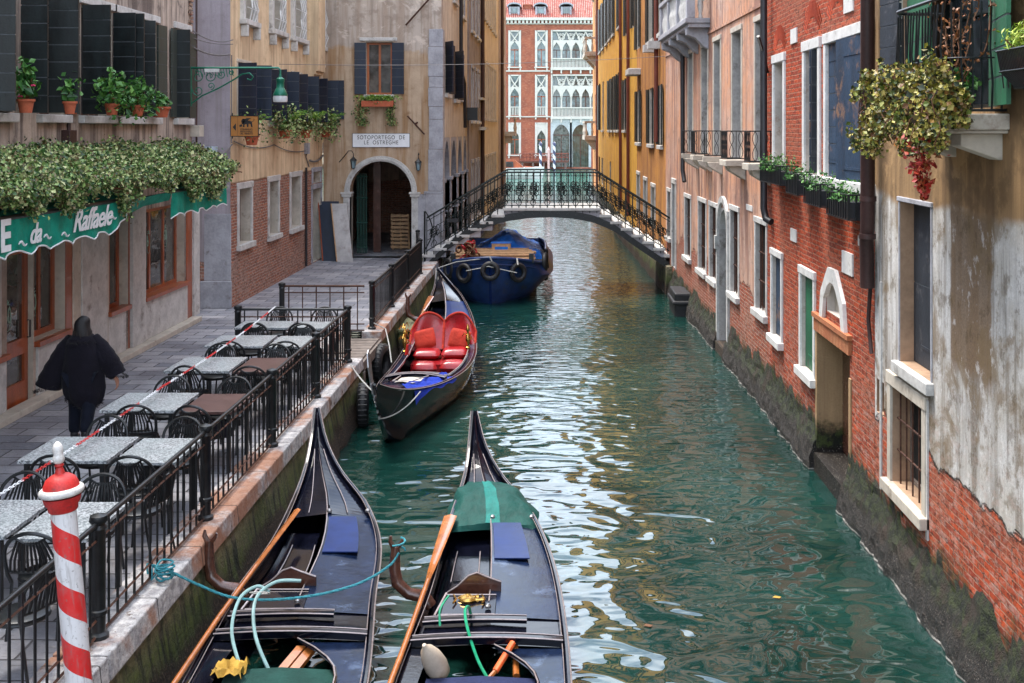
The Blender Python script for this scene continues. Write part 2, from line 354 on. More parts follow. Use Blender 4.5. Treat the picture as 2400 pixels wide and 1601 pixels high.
def granite():
    b = NB('speckled_granite'); v = b.voro(b.obj, 75, 'F1', 'Color'); s_ = b.sep(v)
    c = b.mixc(b.step(s_[0], .35, .65), (.11, .115, .125), (.50, .52, .54)); c = b.mixc(b.step(b.noise(b.obj, 3, 3), .3, .7), c, b.mixc(.5, c, (.28, .33, .34)))
    return b.done(c, .3, None, Specular_IOR_Level=.6)
M['granite'] = granite()
M['table_brown'] = basic('brown_table_top', (.085, .045, .04), .35, 0, .25, 6, .001)

def pavement():
    b = NB('trachyte_paving'); P = b.sep(b.obj); vec = b.comb(P[0], P[1], 0.0)
    j = b.noise(vec, 2, 2, .5, col=True); o = b.n('ShaderNodeVectorMath'); o.operation = 'MULTIPLY_ADD'; b.set(o.inputs[0], j); o.inputs[1].default_value = (.05, .05, 0); b.set(o.inputs[2], vec)
    t = b.n('ShaderNodeTexBrick'); b.set(t.inputs['Vector'], o.outputs[0]); t.inputs['Scale'].default_value = 1; t.inputs['Brick Width'].default_value = .55; t.inputs['Row Height'].default_value = .34
    t.inputs['Mortar Size'].default_value = .012; t.inputs['Mortar Smooth'].default_value = .5
    b.set(t.inputs['Color1'], (.19, .20, .235)); b.set(t.inputs['Color2'], (.42, .41, .43)); b.set(t.inputs['Mortar'], (.04, .038, .038))
    n1 = b.noise(vec, .8, 6, .6); n2 = b.noise(vec, 10, 6, .75); n3 = b.noise(b.map(vec, (1, 4, 1)), 5, 5, .7)
    c = b.mixc(b.math('MULTIPLY', b.step(n1, .4, .68), .6), t.outputs['Color'], (.10, .095, .11)); c = b.mixc(b.math('MULTIPLY', b.step(n2, .52, .7), .7), c, (.32, .305, .30))
    c = b.mixc(b.math('MULTIPLY', b.step(n3, .55, .68), .65), c, (.055, .05, .055))
    return b.done(c, b.math('MULTIPLY_ADD', n2, .4, .35), b.bump(b.math('SUBTRACT', b.math('ADD', n2, b.math('MULTIPLY', n3, .8)), b.math('MULTIPLY', t.outputs['Fac'], 1.6)), .012))
M['paving'] = pavement()
def kerbmat():
    b = NB('rust_stained_kerb_stone'); u = b.obj; n1 = b.noise(u, 1.3, 6, .65); n2 = b.noise(u, 9, 6, .75); n3 = b.noise(u, 30, 4, .7)
    P = b.sep(u); joint = b.math('PINGPONG', P[1], .62)
    c = b.mixc(b.step(n2, .35, .65), (.26, .25, .26), (.60, .58, .57)); c = b.mixc(b.math('MULTIPLY', b.step(n1, .46, .62), .8), c, (.33, .12, .04)); c = b.mixc(b.step(n3, .58, .7), c, (.14, .10, .07))
    c = b.mixc(b.step(b.noise(b.map(u, loc=(3, 9, 1)), 4, 6, .7), .6, .68), c, (.07, .035, .02)); c = b.mixc(b.step(joint, .012, .004), c, (.02, .02, .02))
    return b.done(c, .75, b.bump(b.math('ADD', n2, b.math('MULTIPLY', n3, .5)), .02))
M['kerb'] = kerbmat()
def mosswall():
    b = NB('mossy_canal_wall'); u, z, vec = uvz(b); n1 = b.noise(vec, 1.1, 6, .65); n2 = b.noise(vec, 7, 6, .72); n3 = b.noise(vec, 30, 4, .7)
    s1 = b.noise(b.comb(b.math('MULTIPLY', u, 5.0), b.math('MULTIPLY', z, .5), 0.0), 1.5, 5, .7)
    c = b.mixc(b.step(n1, .35, .62), (.13, .115, .06), (.05, .075, .018)); c = b.mixc(b.step(n2, .42, .64), c, (.10, .125, .022)); c = b.mixc(b.step(s1, .48, .6), c, (.018, .022, .010))
    c = b.mixc(b.math('MULTIPLY', b.step(z, .45, .85), b.step(n2, .4, .6)), c, (.30, .24, .17))
    c = b.mixc(b.step(b.math('ADD', z, b.math('MULTIPLY', b.math('SUBTRACT', n1, .5), .7)), .42, .22), c, b.mixc(b.step(n3, .5, .66), (.022, .012, .007), (.13, .08, .045)))
    return b.done(c, .7, b.bump(b.math('ADD', n2, b.math('MULTIPLY', n3, .6)), .03))
M['moss'] = mosswall()
def watermat():
    b = NB('canal_water'); P = b.sep(b.obj); v = b.comb(P[0], P[1], 0.0)
    dist = b.step(P[1], 12, 30)
    a = b.noise(b.map(v, (.95, 1.3, 1)), 1.35, 0, .4, 1.1)      # broad lazy lobes with glassy edges
    c_ = b.noise(b.map(v, (.8, 1.5, 1)), 3.0, 0, .5, .9)
    r = b.noise(b.map(v, (.8, 2.4, 1)), 3.0, 1.5, .5)            # short cross ripples, farther off
    h = b.math('ADD', b.math('MULTIPLY', a, b.math('MULTIPLY_ADD', dist, -.045, .062)), b.math('ADD', b.math('MULTIPLY', c_, b.math('MULTIPLY_ADD', dist, -.006, .017)), b.math('MULTIPLY', r, b.math('MULTIPLY', dist, .026))))
    col = b.mixc(b.step(b.noise(v, .35, 3, .5), .35, .65), (.003, .021, .017), (.007, .038, .031))
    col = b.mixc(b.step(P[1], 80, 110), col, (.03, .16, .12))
    return b.done(col, .02, b.bump(h, 1.0), IOR=1.95, Specular_IOR_Level=.5)
M['pole_cap_red'] = basic('worn_red_cap', (.46, .02, .018), .5, 0, .3, 14, .002, dirt=(.20, .03, .03))
M['pole_cap_white'] = basic('worn_white_cap', (.56, .54, .52), .5, 0, .22, 16, .002, dirt=(.36, .33, .31))
M['water'] = watermat()

# ------------------------------------------------------------------ wall frames
class Fr:
    """upright wall plane: P0=(x,y) where u=0, d = run direction, n = outward normal; u in metres"""
    def __init__(s, P0, d, n, u0=0.0):
        s.P = Vector((*P0, 0)); s.d = Vector((*d, 0)).normalized(); s.n = Vector((*n, 0)).normalized(); s.u0 = u0
    def p(s, u, z, o=0.0): q = s.P + s.d * (u - s.u0) + s.n * o; return (q.x, q.y, z)
    def u(s, px, o=0.0):
        r = (px - PX) / F; P = s.P + s.n * o; return (r * P.y - P.x) / (s.d.x - r * s.d.y) + s.u0
    def z(s, px, py, o=0.0): Y = s.p(s.u(px, o), 0, o)[1]; return CH - (py - PY) * Y / F
    def rect(s, x1, x2, yt, yb, xr=None, o=0.0):
        xr = x1 if xr is None else xr; a, b_ = s.u(x1, o), s.u(x2, o)
        return (min(a, b_), max(a, b_), s.z(xr, yb, o), s.z(xr, yt, o))
def fbox(mb, fr, u0, u1, z0, z1, o0, o1, m=0):
    mb.hexa([fr.p(u0, z0, o0), fr.p(u1, z0, o0), fr.p(u1, z0, o1), fr.p(u0, z0, o1), fr.p(u0, z1, o0), fr.p(u1, z1, o0), fr.p(u1, z1, o1), fr.p(u0, z1, o1)], m)
def line(p0, p1): d = (p1[0] - p0[0], p1[1] - p0[1]); return d
def side(p0, p1, n): return Fr(p0, line(p0, p1), n, p0[1])     # u measured close to world y

def wall(root, fr, u0, u1, z0, z1, mat, holes, depth=.28, body=6.0, name='wall', roof=True, rev='cream_stone', back=True):
    """front sheet with real openings and reveals, plus ends, top and back"""
    mb = MB(); rv = MB(); us = sorted({u0, u1, *[h for r in holes for h in r[:2] if u0 < h < u1]}); zs = sorted({z0, z1, *[h for r in holes for h in r[2:4] if z0 < h < z1]})
    for i in range(len(us) - 1):
        run = None
        for j in range(len(zs) - 1):
            cu, cz = (us[i] + us[i + 1]) / 2, (zs[j] + zs[j + 1]) / 2
            inside = any(r[0] < cu < r[1] and r[2] < cz < r[3] for r in holes)
            if not inside and run is None: run = zs[j]
            if (inside or j == len(zs) - 2) and run is not None:
                zt = zs[j] if inside else zs[j + 1]
                mb.quad(fr.p(us[i], run), fr.p(us[i + 1], run), fr.p(us[i + 1], zt), fr.p(us[i], zt)); run = None
    for r in holes:
        dp = r[4] if len(r) > 4 else depth; a, b_, c, e = max(r[0], u0), min(r[1], u1), max(r[2], z0), min(r[3], z1)
        rv.quad(fr.p(a, c), fr.p(a, e), fr.p(a, e, -dp), fr.p(a, c, -dp)); rv.quad(fr.p(b_, c), fr.p(b_, e), fr.p(b_, e, -dp), fr.p(b_, c, -dp))
        rv.quad(fr.p(a, c), fr.p(b_, c), fr.p(b_, c, -dp), fr.p(a, c, -dp)); rv.quad(fr.p(a, e), fr.p(b_, e), fr.p(b_, e, -dp), fr.p(a, e, -dp))
        rv.cut()
    mb.quad(fr.p(u0, z0), fr.p(u0, z1), fr.p(u0, z1, -body), fr.p(u0, z0, -body)); mb.quad(fr.p(u1, z0), fr.p(u1, z1), fr.p(u1, z1, -body), fr.p(u1, z0, -body))
    mb.quad(fr.p(u0, z1), fr.p(u1, z1), fr.p(u1, z1, -body), fr.p(u0, z1, -body))
    if back: mb.quad(fr.p(u0, z0, -body), fr.p(u1, z0, -body), fr.p(u1, z1, -body), fr.p(u0, z1, -body))
    o = mb.build(name, mat, root)
    rv.each('reveal', M[rev], root)
    if roof:
        rb = MB(); rb.prism([fr.p(u0 - .01, z1, .35), fr.p(u0 - .01, z1 + .12, .35), fr.p(u0 - .01, z1 + 1.3, -body / 2), fr.p(u0 - .01, z1, -body)], fr.d * (u1 - u0 + .02)); rb.build('roof', M['rooftile'], root)
    return o
def toe(root, fr, u0, u1, mat, out=.16, h=.85):
    mb = MB(); n = max(3, int((u1 - u0) / .11)); rows = []; q = random.Random(int(u0 * 10)); low = [q.uniform(-1, 1) for _ in range(n // 4 + 3)]
    for i in range(n + 1):
        u = u0 + (u1 - u0) * i / n; k, f = divmod(i / 4, 1); j = (low[int(k)] * (1 - f) + low[int(k) + 1] * f) * .035; row = []
        for z, o in ((-.6, 1.8), (-.12, 1.15), (.0, 1.0), (.1, .95), (.2, .84), (.3, .72), (.4, .55), (.46, .32), (.54, .18), (.62, .07), (.72, .0), (.84, -.2)):
            d = q.uniform(-.022, .022) + j * (1.4 if z > .5 else 1)
            row.append(fr.p(u + (q.uniform(-.03, .03) if 0 < i < n else 0), z, max(-.08, out * o + d)))
        rows.append(row)
    mb.grid(rows)
    for rw in (rows[0], rows[-1]): mb.add(rw + [fr.p(u0 if rw is rows[0] else u1, h, -.01), fr.p(u0 if rw is rows[0] else u1, -.6, -.01)], [tuple(range(len(rw) + 2))])
    return mb.build('footing', M['footing'], root)
def footmat():
    b = NB('weedy_footing'); z = b.sep(b.obj)[2]; n1 = b.noise(b.obj, 2.2, 6, .72); n2 = b.noise(b.obj, 13, 5, .75); n3 = b.noise(b.obj, 45, 3, .7)
    c = b.mixc(b.step(n2, .42, .6), (.004, .006, .003), (.026, .036, .008)); c = b.mixc(b.step(n1, .5, .62), c, (.030, .019, .012))
    lowc = b.mixc(b.step(n3, .5, .62), (.005, .004, .003), (.034, .024, .018)); lowc = b.mixc(b.step(b.voro(b.obj, 38), .20, .10), lowc, (.30, .27, .23))
    c = b.mixc(b.step(b.math('ADD', z, b.math('MULTIPLY', b.math('SUBTRACT', n1, .5), .8)), .42, .28), c, lowc); c = b.mixc(b.step(z, .07, .0), c, (.006, .007, .006)); zl = b.math('ADD', z, b.math('MULTIPLY', b.math('SUBTRACT', n2, .5), .02)); c = b.mixc(b.math('MULTIPLY', b.math('MULTIPLY', b.step(zl, .008, .016), b.step(zl, .034, .026)), b.step(n1, .40, .5)), c, (.38, .36, .33))
    return b.done(c, b.math('MULTIPLY_ADD', b.step(z, .4, .05), -.35, .8), b.bump(b.math('ADD', n2, n3), .03))
M['footing'] = footmat()
def spline(pts, k=6):   # Catmull-Rom through the points
    P = [Vector(p) for p in pts]; out = []
    for i in range(len(P) - 1):
        a, b_, c, d = P[max(0, i - 1)], P[i], P[i + 1], P[min(len(P) - 1, i + 2)]
        for j in range(k):
            t = j / k; out.append(tuple(.5 * ((2 * b_) + (c - a) * t + (2 * a - 5 * b_ + 4 * c - d) * t * t + (3 * b_ - a - 3 * c + d) * t ** 3)))
    return out + [tuple(P[-1])]
M['rooftile'] = wallmat('roof_tiles', None, ((.28, .06, .03), (.36, .12, .06), (.16, .05, .03)), moss=-9)

def shutter(par, fr, uh, sgn, wd, z0, z1, ang, mat, boards=0, off=.03, th=.035, name='shutter'):
    """plank shutter hinged at uh; sgn=+1 closes towards +u; ang 0 closed, 90 stands out, 180 folded on the wall"""
    a = math.radians(ang); dv = fr.d * sgn * math.cos(a) + fr.n * math.sin(a); nv = fr.n * math.cos(a) - fr.d * sgn * math.sin(a)
    base = Vector(fr.p(uh, 0, off)); mb = MB(); nb = boards or max(3, int((z1 - z0) / .24)); hh = (z1 - z0) / nb
    def q(t, z, k): v = base + dv * t + nv * k; return (v.x, v.y, z)
    def bx(t0, t1, za, zb_, k0, k1): mb.hexa([q(t0, za, k0), q(t1, za, k0), q(t1, za, k1), q(t0, za, k1), q(t0, zb_, k0), q(t1, zb_, k0), q(t1, zb_, k1), q(t0, zb_, k1)])
    for i in range(nb): bx(.0, wd, z0 + i * hh + .009, z0 + (i + 1) * hh - .009, -th / 2, th / 2)
    k0 = len(mb.f); bx(.012, wd - .012, z0 + .01, z1 - .01, -th * .36, th * .36); mb.m[k0:] = [1] * (len(mb.f) - k0)
    for zz in (z0 + .2, z1 - .25): bx(.02, wd * .75, zz, zz + .035, th / 2, th / 2 + .008)
    return mb.build(name, [mat, M['shutter_seam']], par)

def window(root, fr, r, depth=.28, glass='glass', frame=None, surround=None, sw=.12, sp=.035, sill=None, bars=0, panes=(2, 3), fw=.05, shut=None, name='window', head=True, lintel=0.0):
    """r=(u0,u1,z0,z1). Returns the window part (its frame) with glass, surround, sill and shutters under it"""
    u0, u1, z0, z1 = r[:4]
    mb = MB(); d = depth - .06; fm = M[frame] if frame else M['wood_dark']
    fbox(mb, fr, u0, u0 + fw, z0, z1, -d - .05, -d); fbox(mb, fr, u1 - fw, u1, z0, z1, -d - .05, -d)
    fbox(mb, fr, u0 + fw, u1 - fw, z0, z0 + fw, -d - .05, -d); fbox(mb, fr, u0 + fw, u1 - fw, z1 - fw, z1, -d - .05, -d)
    for i in range(1, panes[0]):
        uu = u0 + (u1 - u0) * i / panes[0]; fbox(mb, fr, uu - fw * .5, uu + fw * .5, z0 + fw, z1 - fw, -d - .045, -d - .003)
    for i in range(1, panes[1]):
        zz = z0 + (z1 - z0) * i / panes[1]; fbox(mb, fr, u0 + fw, u1 - fw, zz - fw * .3, zz + fw * .3, -d - .04, -d - .006)
    wobj = mb.build(name, fm, root)
    g = MB(); g.quad(fr.p(u0, z0, -d - .03), fr.p(u1, z0, -d - .03), fr.p(u1, z1, -d - .03), fr.p(u0, z1, -d - .03)); g.build('pane', M[glass], wobj)
    if surround:
        s = MB(); e = .004
        fbox(s, fr, u0 - sw, u0 - e, z0, z1, -.02, sp); fbox(s, fr, u1 + e, u1 + sw, z0, z1, -.02, sp)
        if head: fbox(s, fr, u0 - sw - .02, u1 + sw + .02, z1 + e, z1 + sw * 1.15, -.02, sp + .012)
        s.build('surround', M[surround], wobj, bevel=.008)
    if sill:
        s = MB(); fbox(s, fr, u0 - sw - .04, u1 + sw + .04, z0 - .13, z0 - .002, -depth + .02, sp + .07); s.build('sill', M[sill], wobj, bevel=.012)
    if bars:
        s = MB()
        for i in range(bars):
            uu = u0 + (u1 - u0) * (i + .5) / bars; s.tube([fr.p(uu, z0, -.06), fr.p(uu, z1, -.06)], .011, 5)
        for k in (.33, .66): s.tube([fr.p(u0, z0 + (z1 - z0) * k, -.06), fr.p(u1, z0 + (z1 - z0) * k, -.06)], .012, 5)
        s.build('grille', M['iron_rust'], wobj)
    for sh in (shut or []):       # (side, angle, material[, width])
        sd_, an, mt = sh[:3]; wd = sh[3] if len(sh) > 3 else (u1 - u0) / 2
        if sd_ < 0: shutter(wobj, fr, u0, +1, wd, z0 + .01, z1 - .01, an, M[mt])
        else: shutter(wobj, fr, u1, -1, wd, z0 + .01, z1 - .01, an, M[mt])
    return wobj

def archfill(mb, fr, u0, u1, zs, zt, o0, o1, kind='round', n=14, m=0, rise=None):
    """solid that fills u0..u1 x zs..zt except under the arch"""
    w_ = (u1 - u0) / 2; uc = (u0 + u1) / 2
    def za(u):
        t = min(1, abs(u - uc) / w_)
        if kind == 'round': return zs + (rise or w_) * math.sqrt(max(0, 1 - t * t))
        if kind == 'ogee':
            return zs + (rise or w_ * 1.9) * ((1 - t) ** .62 * .62 + .38 * math.sqrt(max(0, 1 - t * t)) * (1 - .25 * math.sin(t * math.pi)))
        return zs + (rise or w_ * 1.6) * (max(0, 1 - t ** 1.7)) ** .62
    us = [uc - w_ * math.cos(math.pi * i / n) for i in range(n + 1)]
    for i in range(n):
        a, b_ = us[i], us[i + 1]; zl, zr = min(za(a), zt - .002), min(za(b_), zt - .002)
        mb.hexa([fr.p(a, zl, o0), fr.p(b_, zr, o0), fr.p(b_, zr, o1), fr.p(a, zl, o1), fr.p(a, zt, o0), fr.p(b_, zt, o0), fr.p(b_, zt, o1), fr.p(a, zt, o1)], m)
    return za
def archband(mb, fr, u0, u1, zs, wdt, o0, o1, n=20, m=0, kind='round'):
    uc = (u0 + u1) / 2; r = (u1 - u0) / 2
    for i in range(n):
        a, b_ = math.pi * i / n, math.pi * (i + 1) / n
        P = lambda an, rr, o: fr.p(uc - rr * math.cos(an), zs + rr * math.sin(an), o)
        mb.hexa([P(a, r, o0), P(b_, r, o0), P(b_, r, o1), P(a, r, o1), P(a, r + wdt, o0), P(b_, r + wdt, o0), P(b_, r + wdt, o1), P(a, r + wdt, o1)], m)

def text_mesh(name, s, size, mat, parent, origin, dx, up, extr=.006, align='CENTER', shear=0.0, sx=1.0, spacing=1.0, bold=0.0):
    cu = bpy.data.curves.new(name, 'FONT'); cu.body = s; cu.size = size; cu.extrude = extr; cu.align_x = align; cu.shear = shear; cu.space_character = spacing; cu.offset = bold; cu.space_line = .9
    tmp = bpy.data.objects.new(name, cu); C.objects.link(tmp); me = bpy.data.meshes.new_from_object(tmp); bpy.data.objects.remove(tmp)
    dx, up, og = Vector(dx).normalized(), Vector(up).normalized(), Vector(origin); nz = dx.cross(up)
    for v in me.vertices: c = v.co.copy(); v.co = og + dx * c.x * sx + up * c.y + nz * c.z
    me.materials.clear(); me.materials.append(mat)
    o = bpy.data.objects.new(name, me); C.objects.link(o)
    if parent:
        o.parent = parent; p = parent; t = Vector((0, 0, 0))
        while p: t += Vector(p.location); p = p.parent
        o.location = -t
    return o

rng = np.random.default_rng(7)
def leaf_mesh(name, pts, size, mat, parent=None, droop=.3, world=True, nrm=None, aspect=.8):
    """many small folded leaves, one at each point"""
    pts = np.asarray(pts, float); n = len(pts)
    a = rng.normal(size=(n, 3)); a[:, 2] -= droop
    if nrm is not None: a = a * .8 + np.asarray(nrm)
    a /= np.linalg.norm(a, axis=1)[:, None]; b_ = rng.normal(size=(n, 3)); b_ -= a * (a * b_).sum(1)[:, None]; b_ /= np.linalg.norm(b_, axis=1)[:, None]; c_ = np.cross(a, b_)
    sz = size * (.45 + rng.beta(1.6, 2.6, n)[:, None] * 1.6)
    V = np.stack([pts - b_ * sz * .5, pts + c_ * sz * .5 * aspect + a * sz * .1, pts + b_ * sz * .6, pts - c_ * sz * .5 * aspect + a * sz * .1], 1).reshape(-1, 3)
    Fc = np.arange(4 * n).reshape(n, 4)
    me = bpy.data.meshes.new(name); me.from_pydata(V.tolist(), [], Fc.tolist()); me.update(); me.materials.append(mat)
    o = bpy.data.objects.new(name, me); C.objects.link(o)
    if parent:
        o.parent = parent
        if world:
            p = parent; t = Vector((0, 0, 0))
            while p: t += Vector(p.location); p = p.parent
            o.location = -t
    return o
# ------------------------------------------------------------------ setting: water and quay
QZ = .95
def struct(mb, name, mat): o = mb.build(name, mat); o['kind'] = 'structure'; return o
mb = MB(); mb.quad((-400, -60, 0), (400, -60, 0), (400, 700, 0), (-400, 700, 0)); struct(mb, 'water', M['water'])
mb = MB()
mb.quad((-40, -6, QZ), (-3.86, -6, QZ), (-3.86, 20.5, QZ), (-40, 20.5, QZ)); mb.quad((-40, 20.5, QZ), (-4.35, 20.5, QZ), (-4.35, 23.2, QZ), (-40, 23.2, QZ))
mb.quad((-40, 23.2, QZ), (-3.9, 23.2, QZ), (-4.0, 36.5, QZ), (-40, 36.5, QZ)); mb.quad((-40, 36.5, QZ), (-4.0, 36.5, QZ), (-4.0, 50, QZ), (-40, 50, QZ))
struct(mb, 'pavement', M['paving'])
qw = thing('quay_wall', 'mossy stone quay wall with rust stained kerb under the terrace railing', 'quay wall', (-3.5, 14, 0))
mb = MB(); rnd = random.Random(3)
def wavywall(mb, x0, y0, x1, y1, zt=.78):
    n = max(2, int(abs(y1 - y0) / .35)); rows = []
    for i in range(n + 1):
        t = i / n; x = x0 + (x1 - x0) * t; y = y0 + (y1 - y0) * t; j = rnd.uniform(-.02, .03)
        rows.append([(x + .14 + j, y, -.5), (x + .10 + j * 1.5, y, .05), (x + .03 + j, y, .3), (x - .02 + j, y, .6), (x - .04, y, zt)])
    mb.grid(rows)
wavywall(mb, -3.46, -6, -3.46, 20.4); wavywall(mb, -4.32, 20.4, -4.32, 23.2); wavywall(mb, -3.54, 23.1, -3.68, 36.5)
mb.quad((-4.4, 20.38, -.5), (-3.36, 20.38, -.5), (-3.44, 20.38, .8), (-4.4, 20.38, .8)); mb.quad((-4.4, 23.12, -.5), (-3.4, 23.12, -.5), (-3.5, 23.12, .8), (-4.4, 23.12, .8))
mb.build('wall_face', M['moss'], qw)
mb = MB()
def kerbs(y0, y1, xa, xb, wd):
    y = y0
    while y < y1 - .05:
        l = min(rnd.uniform(1.2, 2.1), y1 - y); t0 = (y - y0) / (y1 - y0); t1 = (y + l - y0) / (y1 - y0); j = rnd.uniform(-.012, .012); zj = rnd.uniform(-.008, .008)
        a, b_ = xa + (xb - xa) * t0 + j, xa + (xb - xa) * t1 + j
        mb.hexa([(a - wd, y + .006, .76), (a, y + .006, .76), (b_, y + l - .006, .76), (b_ - wd, y + l - .006, .76), (a - wd, y + .006, .965 + zj), (a - .02, y + .006, .965 + zj), (b_ - .02, y + l - .006, .965 + zj), (b_ - wd, y + l - .006, .965 + zj)]); y += l
kerbs(-6, 20.45, -3.42, -3.42, .46); kerbs(23.1, 36.4, -3.50, -3.64, .42)
mb.box(-4.75, -4.3, 20.45, 23.1, .8, .972)
mb.build('kerb', M['kerb'], qw, bevel=.015)
# wooden step platform in the gap of the quay
wp = thing('timber_landing', 'grey timber landing step between two quay railings beside the red seated gondola', 'landing', (-4.0, 21.7, 0))
mb = MB()
for i in range(9): mb.box(-4.5 + .0, -3.55, 20.62 + i * .27, 20.86 + i * .27, .80, .84)
mb.build('planks', M['wood_grey'], wp)
mb = MB(); mb.box(-3.62, -3.5, 20.5, 23.05, .62, .8); mb.box(-4.3, -3.5, 20.75, 20.9, .55, .79); mb.box(-4.3, -3.5, 22.7, 22.85, .55, .79)
for y in (20.8, 22.8): mb.box(-3.64, -3.48, y, y + .16, -.8, .62)
mb.build('beams', M['wood_grey'], wp)

RN, LN, FN = (1, 0), (-1, 0), (0, -1)
# ------------------------------------------------------------------ restaurant building
pl_rest = wallmat('restaurant_plaster', ((.54, .44, .36), (.36, .30, .26), (.11, .085, .075)), ((.30, .10, .06), (.22, .09, .06), (.3, .25, .2)), zb=-5, zamp=.2, moss=-9, mottle=.25, streak=1.0, fine=.02)
fr = side((-7.75, 0), (-7.75, 1), RN)
rb = thing('restaurant_building', 'brown plastered house with black upper shutters above the teal restaurant awning', 'building', (-7.75, 16, QZ))
holes = []
ups = [(-60, 22), (92, 150), (190, 262), (268, 322), (330, 366), (410, 441)]
wr = []
for a, b_ in ups:
    u0, u1 = fr.u(a), fr.u(b_); wr.append((u0, u1, 5.24, 7.06)); holes.append((u0, u1, 5.24, 7.06, .3))
shop = [(fr.u(-260), fr.u(-90), 1.85, 3.35), (fr.u(-80), fr.u(-12), 1.85, 3.35), (fr.u(16), fr.u(78), .97, 3.35), (fr.u(80), fr.u(152), 1.87, 3.35), (fr.u(252), fr.u(300), 1.83, 3.45), (fr.u(336), fr.u(432), 1.83, 3.5)]
for s_ in shop: holes.append((*s_, .22))
wall(rb, fr, -4, 24.45, QZ, 12.6, pl_rest, holes, body=5)
S = [[(1, 0, 'shutter_black'), (-1, 80, 'shutter_black')], [(-1, 86, 'shutter_black', .55), (1, 178, 'shutter_green', .45)], [(-1, 92, 'shutter_black', .46), (1, 84, 'shutter_black', .4)], [(-1, 92, 'shutter_black', .5)], [(-1, 84, 'shutter_black', .24), (1, 176, 'shutter_green', .42)], [(-1, 176, 'shutter_green', .36), (-1, 88, 'shutter_black', .28), (1, 178, 'shutter_green', .36)]]
for r, s_ in zip(wr, S): window(rb, fr, r, .3, 'dark', None, None, sw=.06, sill='white_stone', panes=(1, 1), shut=s_)
for k, (a, b_) in enumerate([(45, 84)]):
    u = fr.u(45); par = [c for c in rb.children if c.name.startswith('window')][0]; shutter(par, fr, u, 1, .38, 5.24, 7.06, 88, M['shutter_black'])
mb = MB()
for r in wr[2:]: fbox(mb, fr, r[0] - .08, r[1] + .12, 7.07, 7.2, -.02, .05); mb.cut()
mb.each('lintel', M['white_stone'], rb, bevel=.01)
# ground floor trim
mb = MB(); e = .0
for a, b_, o in ((186, 246, .05), (303, 334, .07), (449, 462, .06), (-12, -2, .04)): fbox(mb, fr, fr.u(a), fr.u(b_), QZ + .1, 3.75, -.02, o); mb.cut()
for a, b_ in ((-90, 10), (84, 155), (250, 292), (334, 436)): fbox(mb, fr, fr.u(a), fr.u(b_), QZ + .1, 1.78, -.02, .035); mb.cut()
mb.each('pilaster', M['white_stone'], rb, bevel=.01)
mb = MB(); 
for a, b_ in ((168, 186), (246, 252)): fbox(mb, fr, fr.u(a), fr.u(b_), QZ + .1, 3.75, -.02, .03); mb.cut()
fbox(mb, fr, -4, 24.45, QZ, QZ + .1, -.02, .22); mb.each('stone_trim', M['cream_stone'], rb, bevel=.01)
mb = MB()
for a, b_ in ((-90, 12), (80, 158), (250, 298), (334, 438)): fbox(mb, fr, fr.u(a), fr.u(b_), 1.78, 1.86, -.1, .09); mb.cut()
for a, b_ in ((436, 449), (300.8, 303), (153, 168)): fbox(mb, fr, fr.u(a), fr.u(b_), QZ + .1, 3.5, -.15, .012); mb.cut()
mb.each('wooden_trim', M['wood_red'], rb, bevel=.006)
for k, (s_, pn) in enumerate(zip(shop, [(3, 1), (2, 1), (1, 1), (2, 1), (2, 1), (3, 1)])):
    if k == 2: continue
    wo_ = window(rb, fr, s_, .22, 'glass_gold', 'wood_red', panes=pn, fw=.085)
dr = s_ = shop[2]; mb = MB(); u0, u1 = s_[0], s_[1]
for a, b_, c, d_ in ((u0, u0 + .11, QZ + .02, 3.35), (u1 - .11, u1, QZ + .02, 3.35), (u0 + .11, u1 - .11, QZ + .02, 1.32), (u0 + .11, u1 - .11, 1.72, 1.95), (u0 + .11, u1 - .11, 3.2, 3.35)): fbox(mb, fr, a, b_, c, d_, -.14, -.08)
fbox(mb, fr, u0 + .11, u0 + .19, 1.95, 3.2, -.12, -.09); door = mb.build('door', M['wood_red'], rb)
mb = MB(); mb.quad(fr.p(u0, QZ, -.12), fr.p(u1, QZ, -.12), fr.p(u1, 3.3, -.12), fr.p(u0, 3.3, -.12)); mb.build('pane', M['glass_gold'], door)
mb = MB(); mb.tube([fr.p(u1 - .06, 1.95, -.06), fr.p(u1 - .06, 1.95, -.02), fr.p(u1 - .06, 2.2, -.02), fr.p(u1 - .06, 2.2, -.06)], .012, 6); mb.build('handle', M['iron'], door)
emb = basic('etched_number', (.20, .34, .27), .5, 0, .1, 10, 0)
for px, z_, sz in ((36, 2.22, .34), (103, 2.28, .34), (368, 2.75, .3), (406, 2.78, .3)):
    u = fr.u(px); text_mesh('etched_number', '60', sz, emb, rb, fr.p(u, z_, -.165 if px != 36 else -.112), (0, 1, 0), (0, 0, 1), extr=.002, sx=.62)
    mb = MB()
    for q in range(5):
        a = math.pi * q / 4; c = fr.p(u, z_ + sz * .82, -.163 if px != 36 else -.11); mb.tube([c, (c[0], c[1] + .07 * math.cos(a), c[2] + .07 * math.sin(a))], .006, 4)
    mb.tube([(c[0], c[1] + .1 * math.cos(t * .63), c[2] - .19 + .2 * math.sin(t * .63)) for t in range(10)], .004, 4, closed=True); mb.build('etched_emblem', emb, rb)
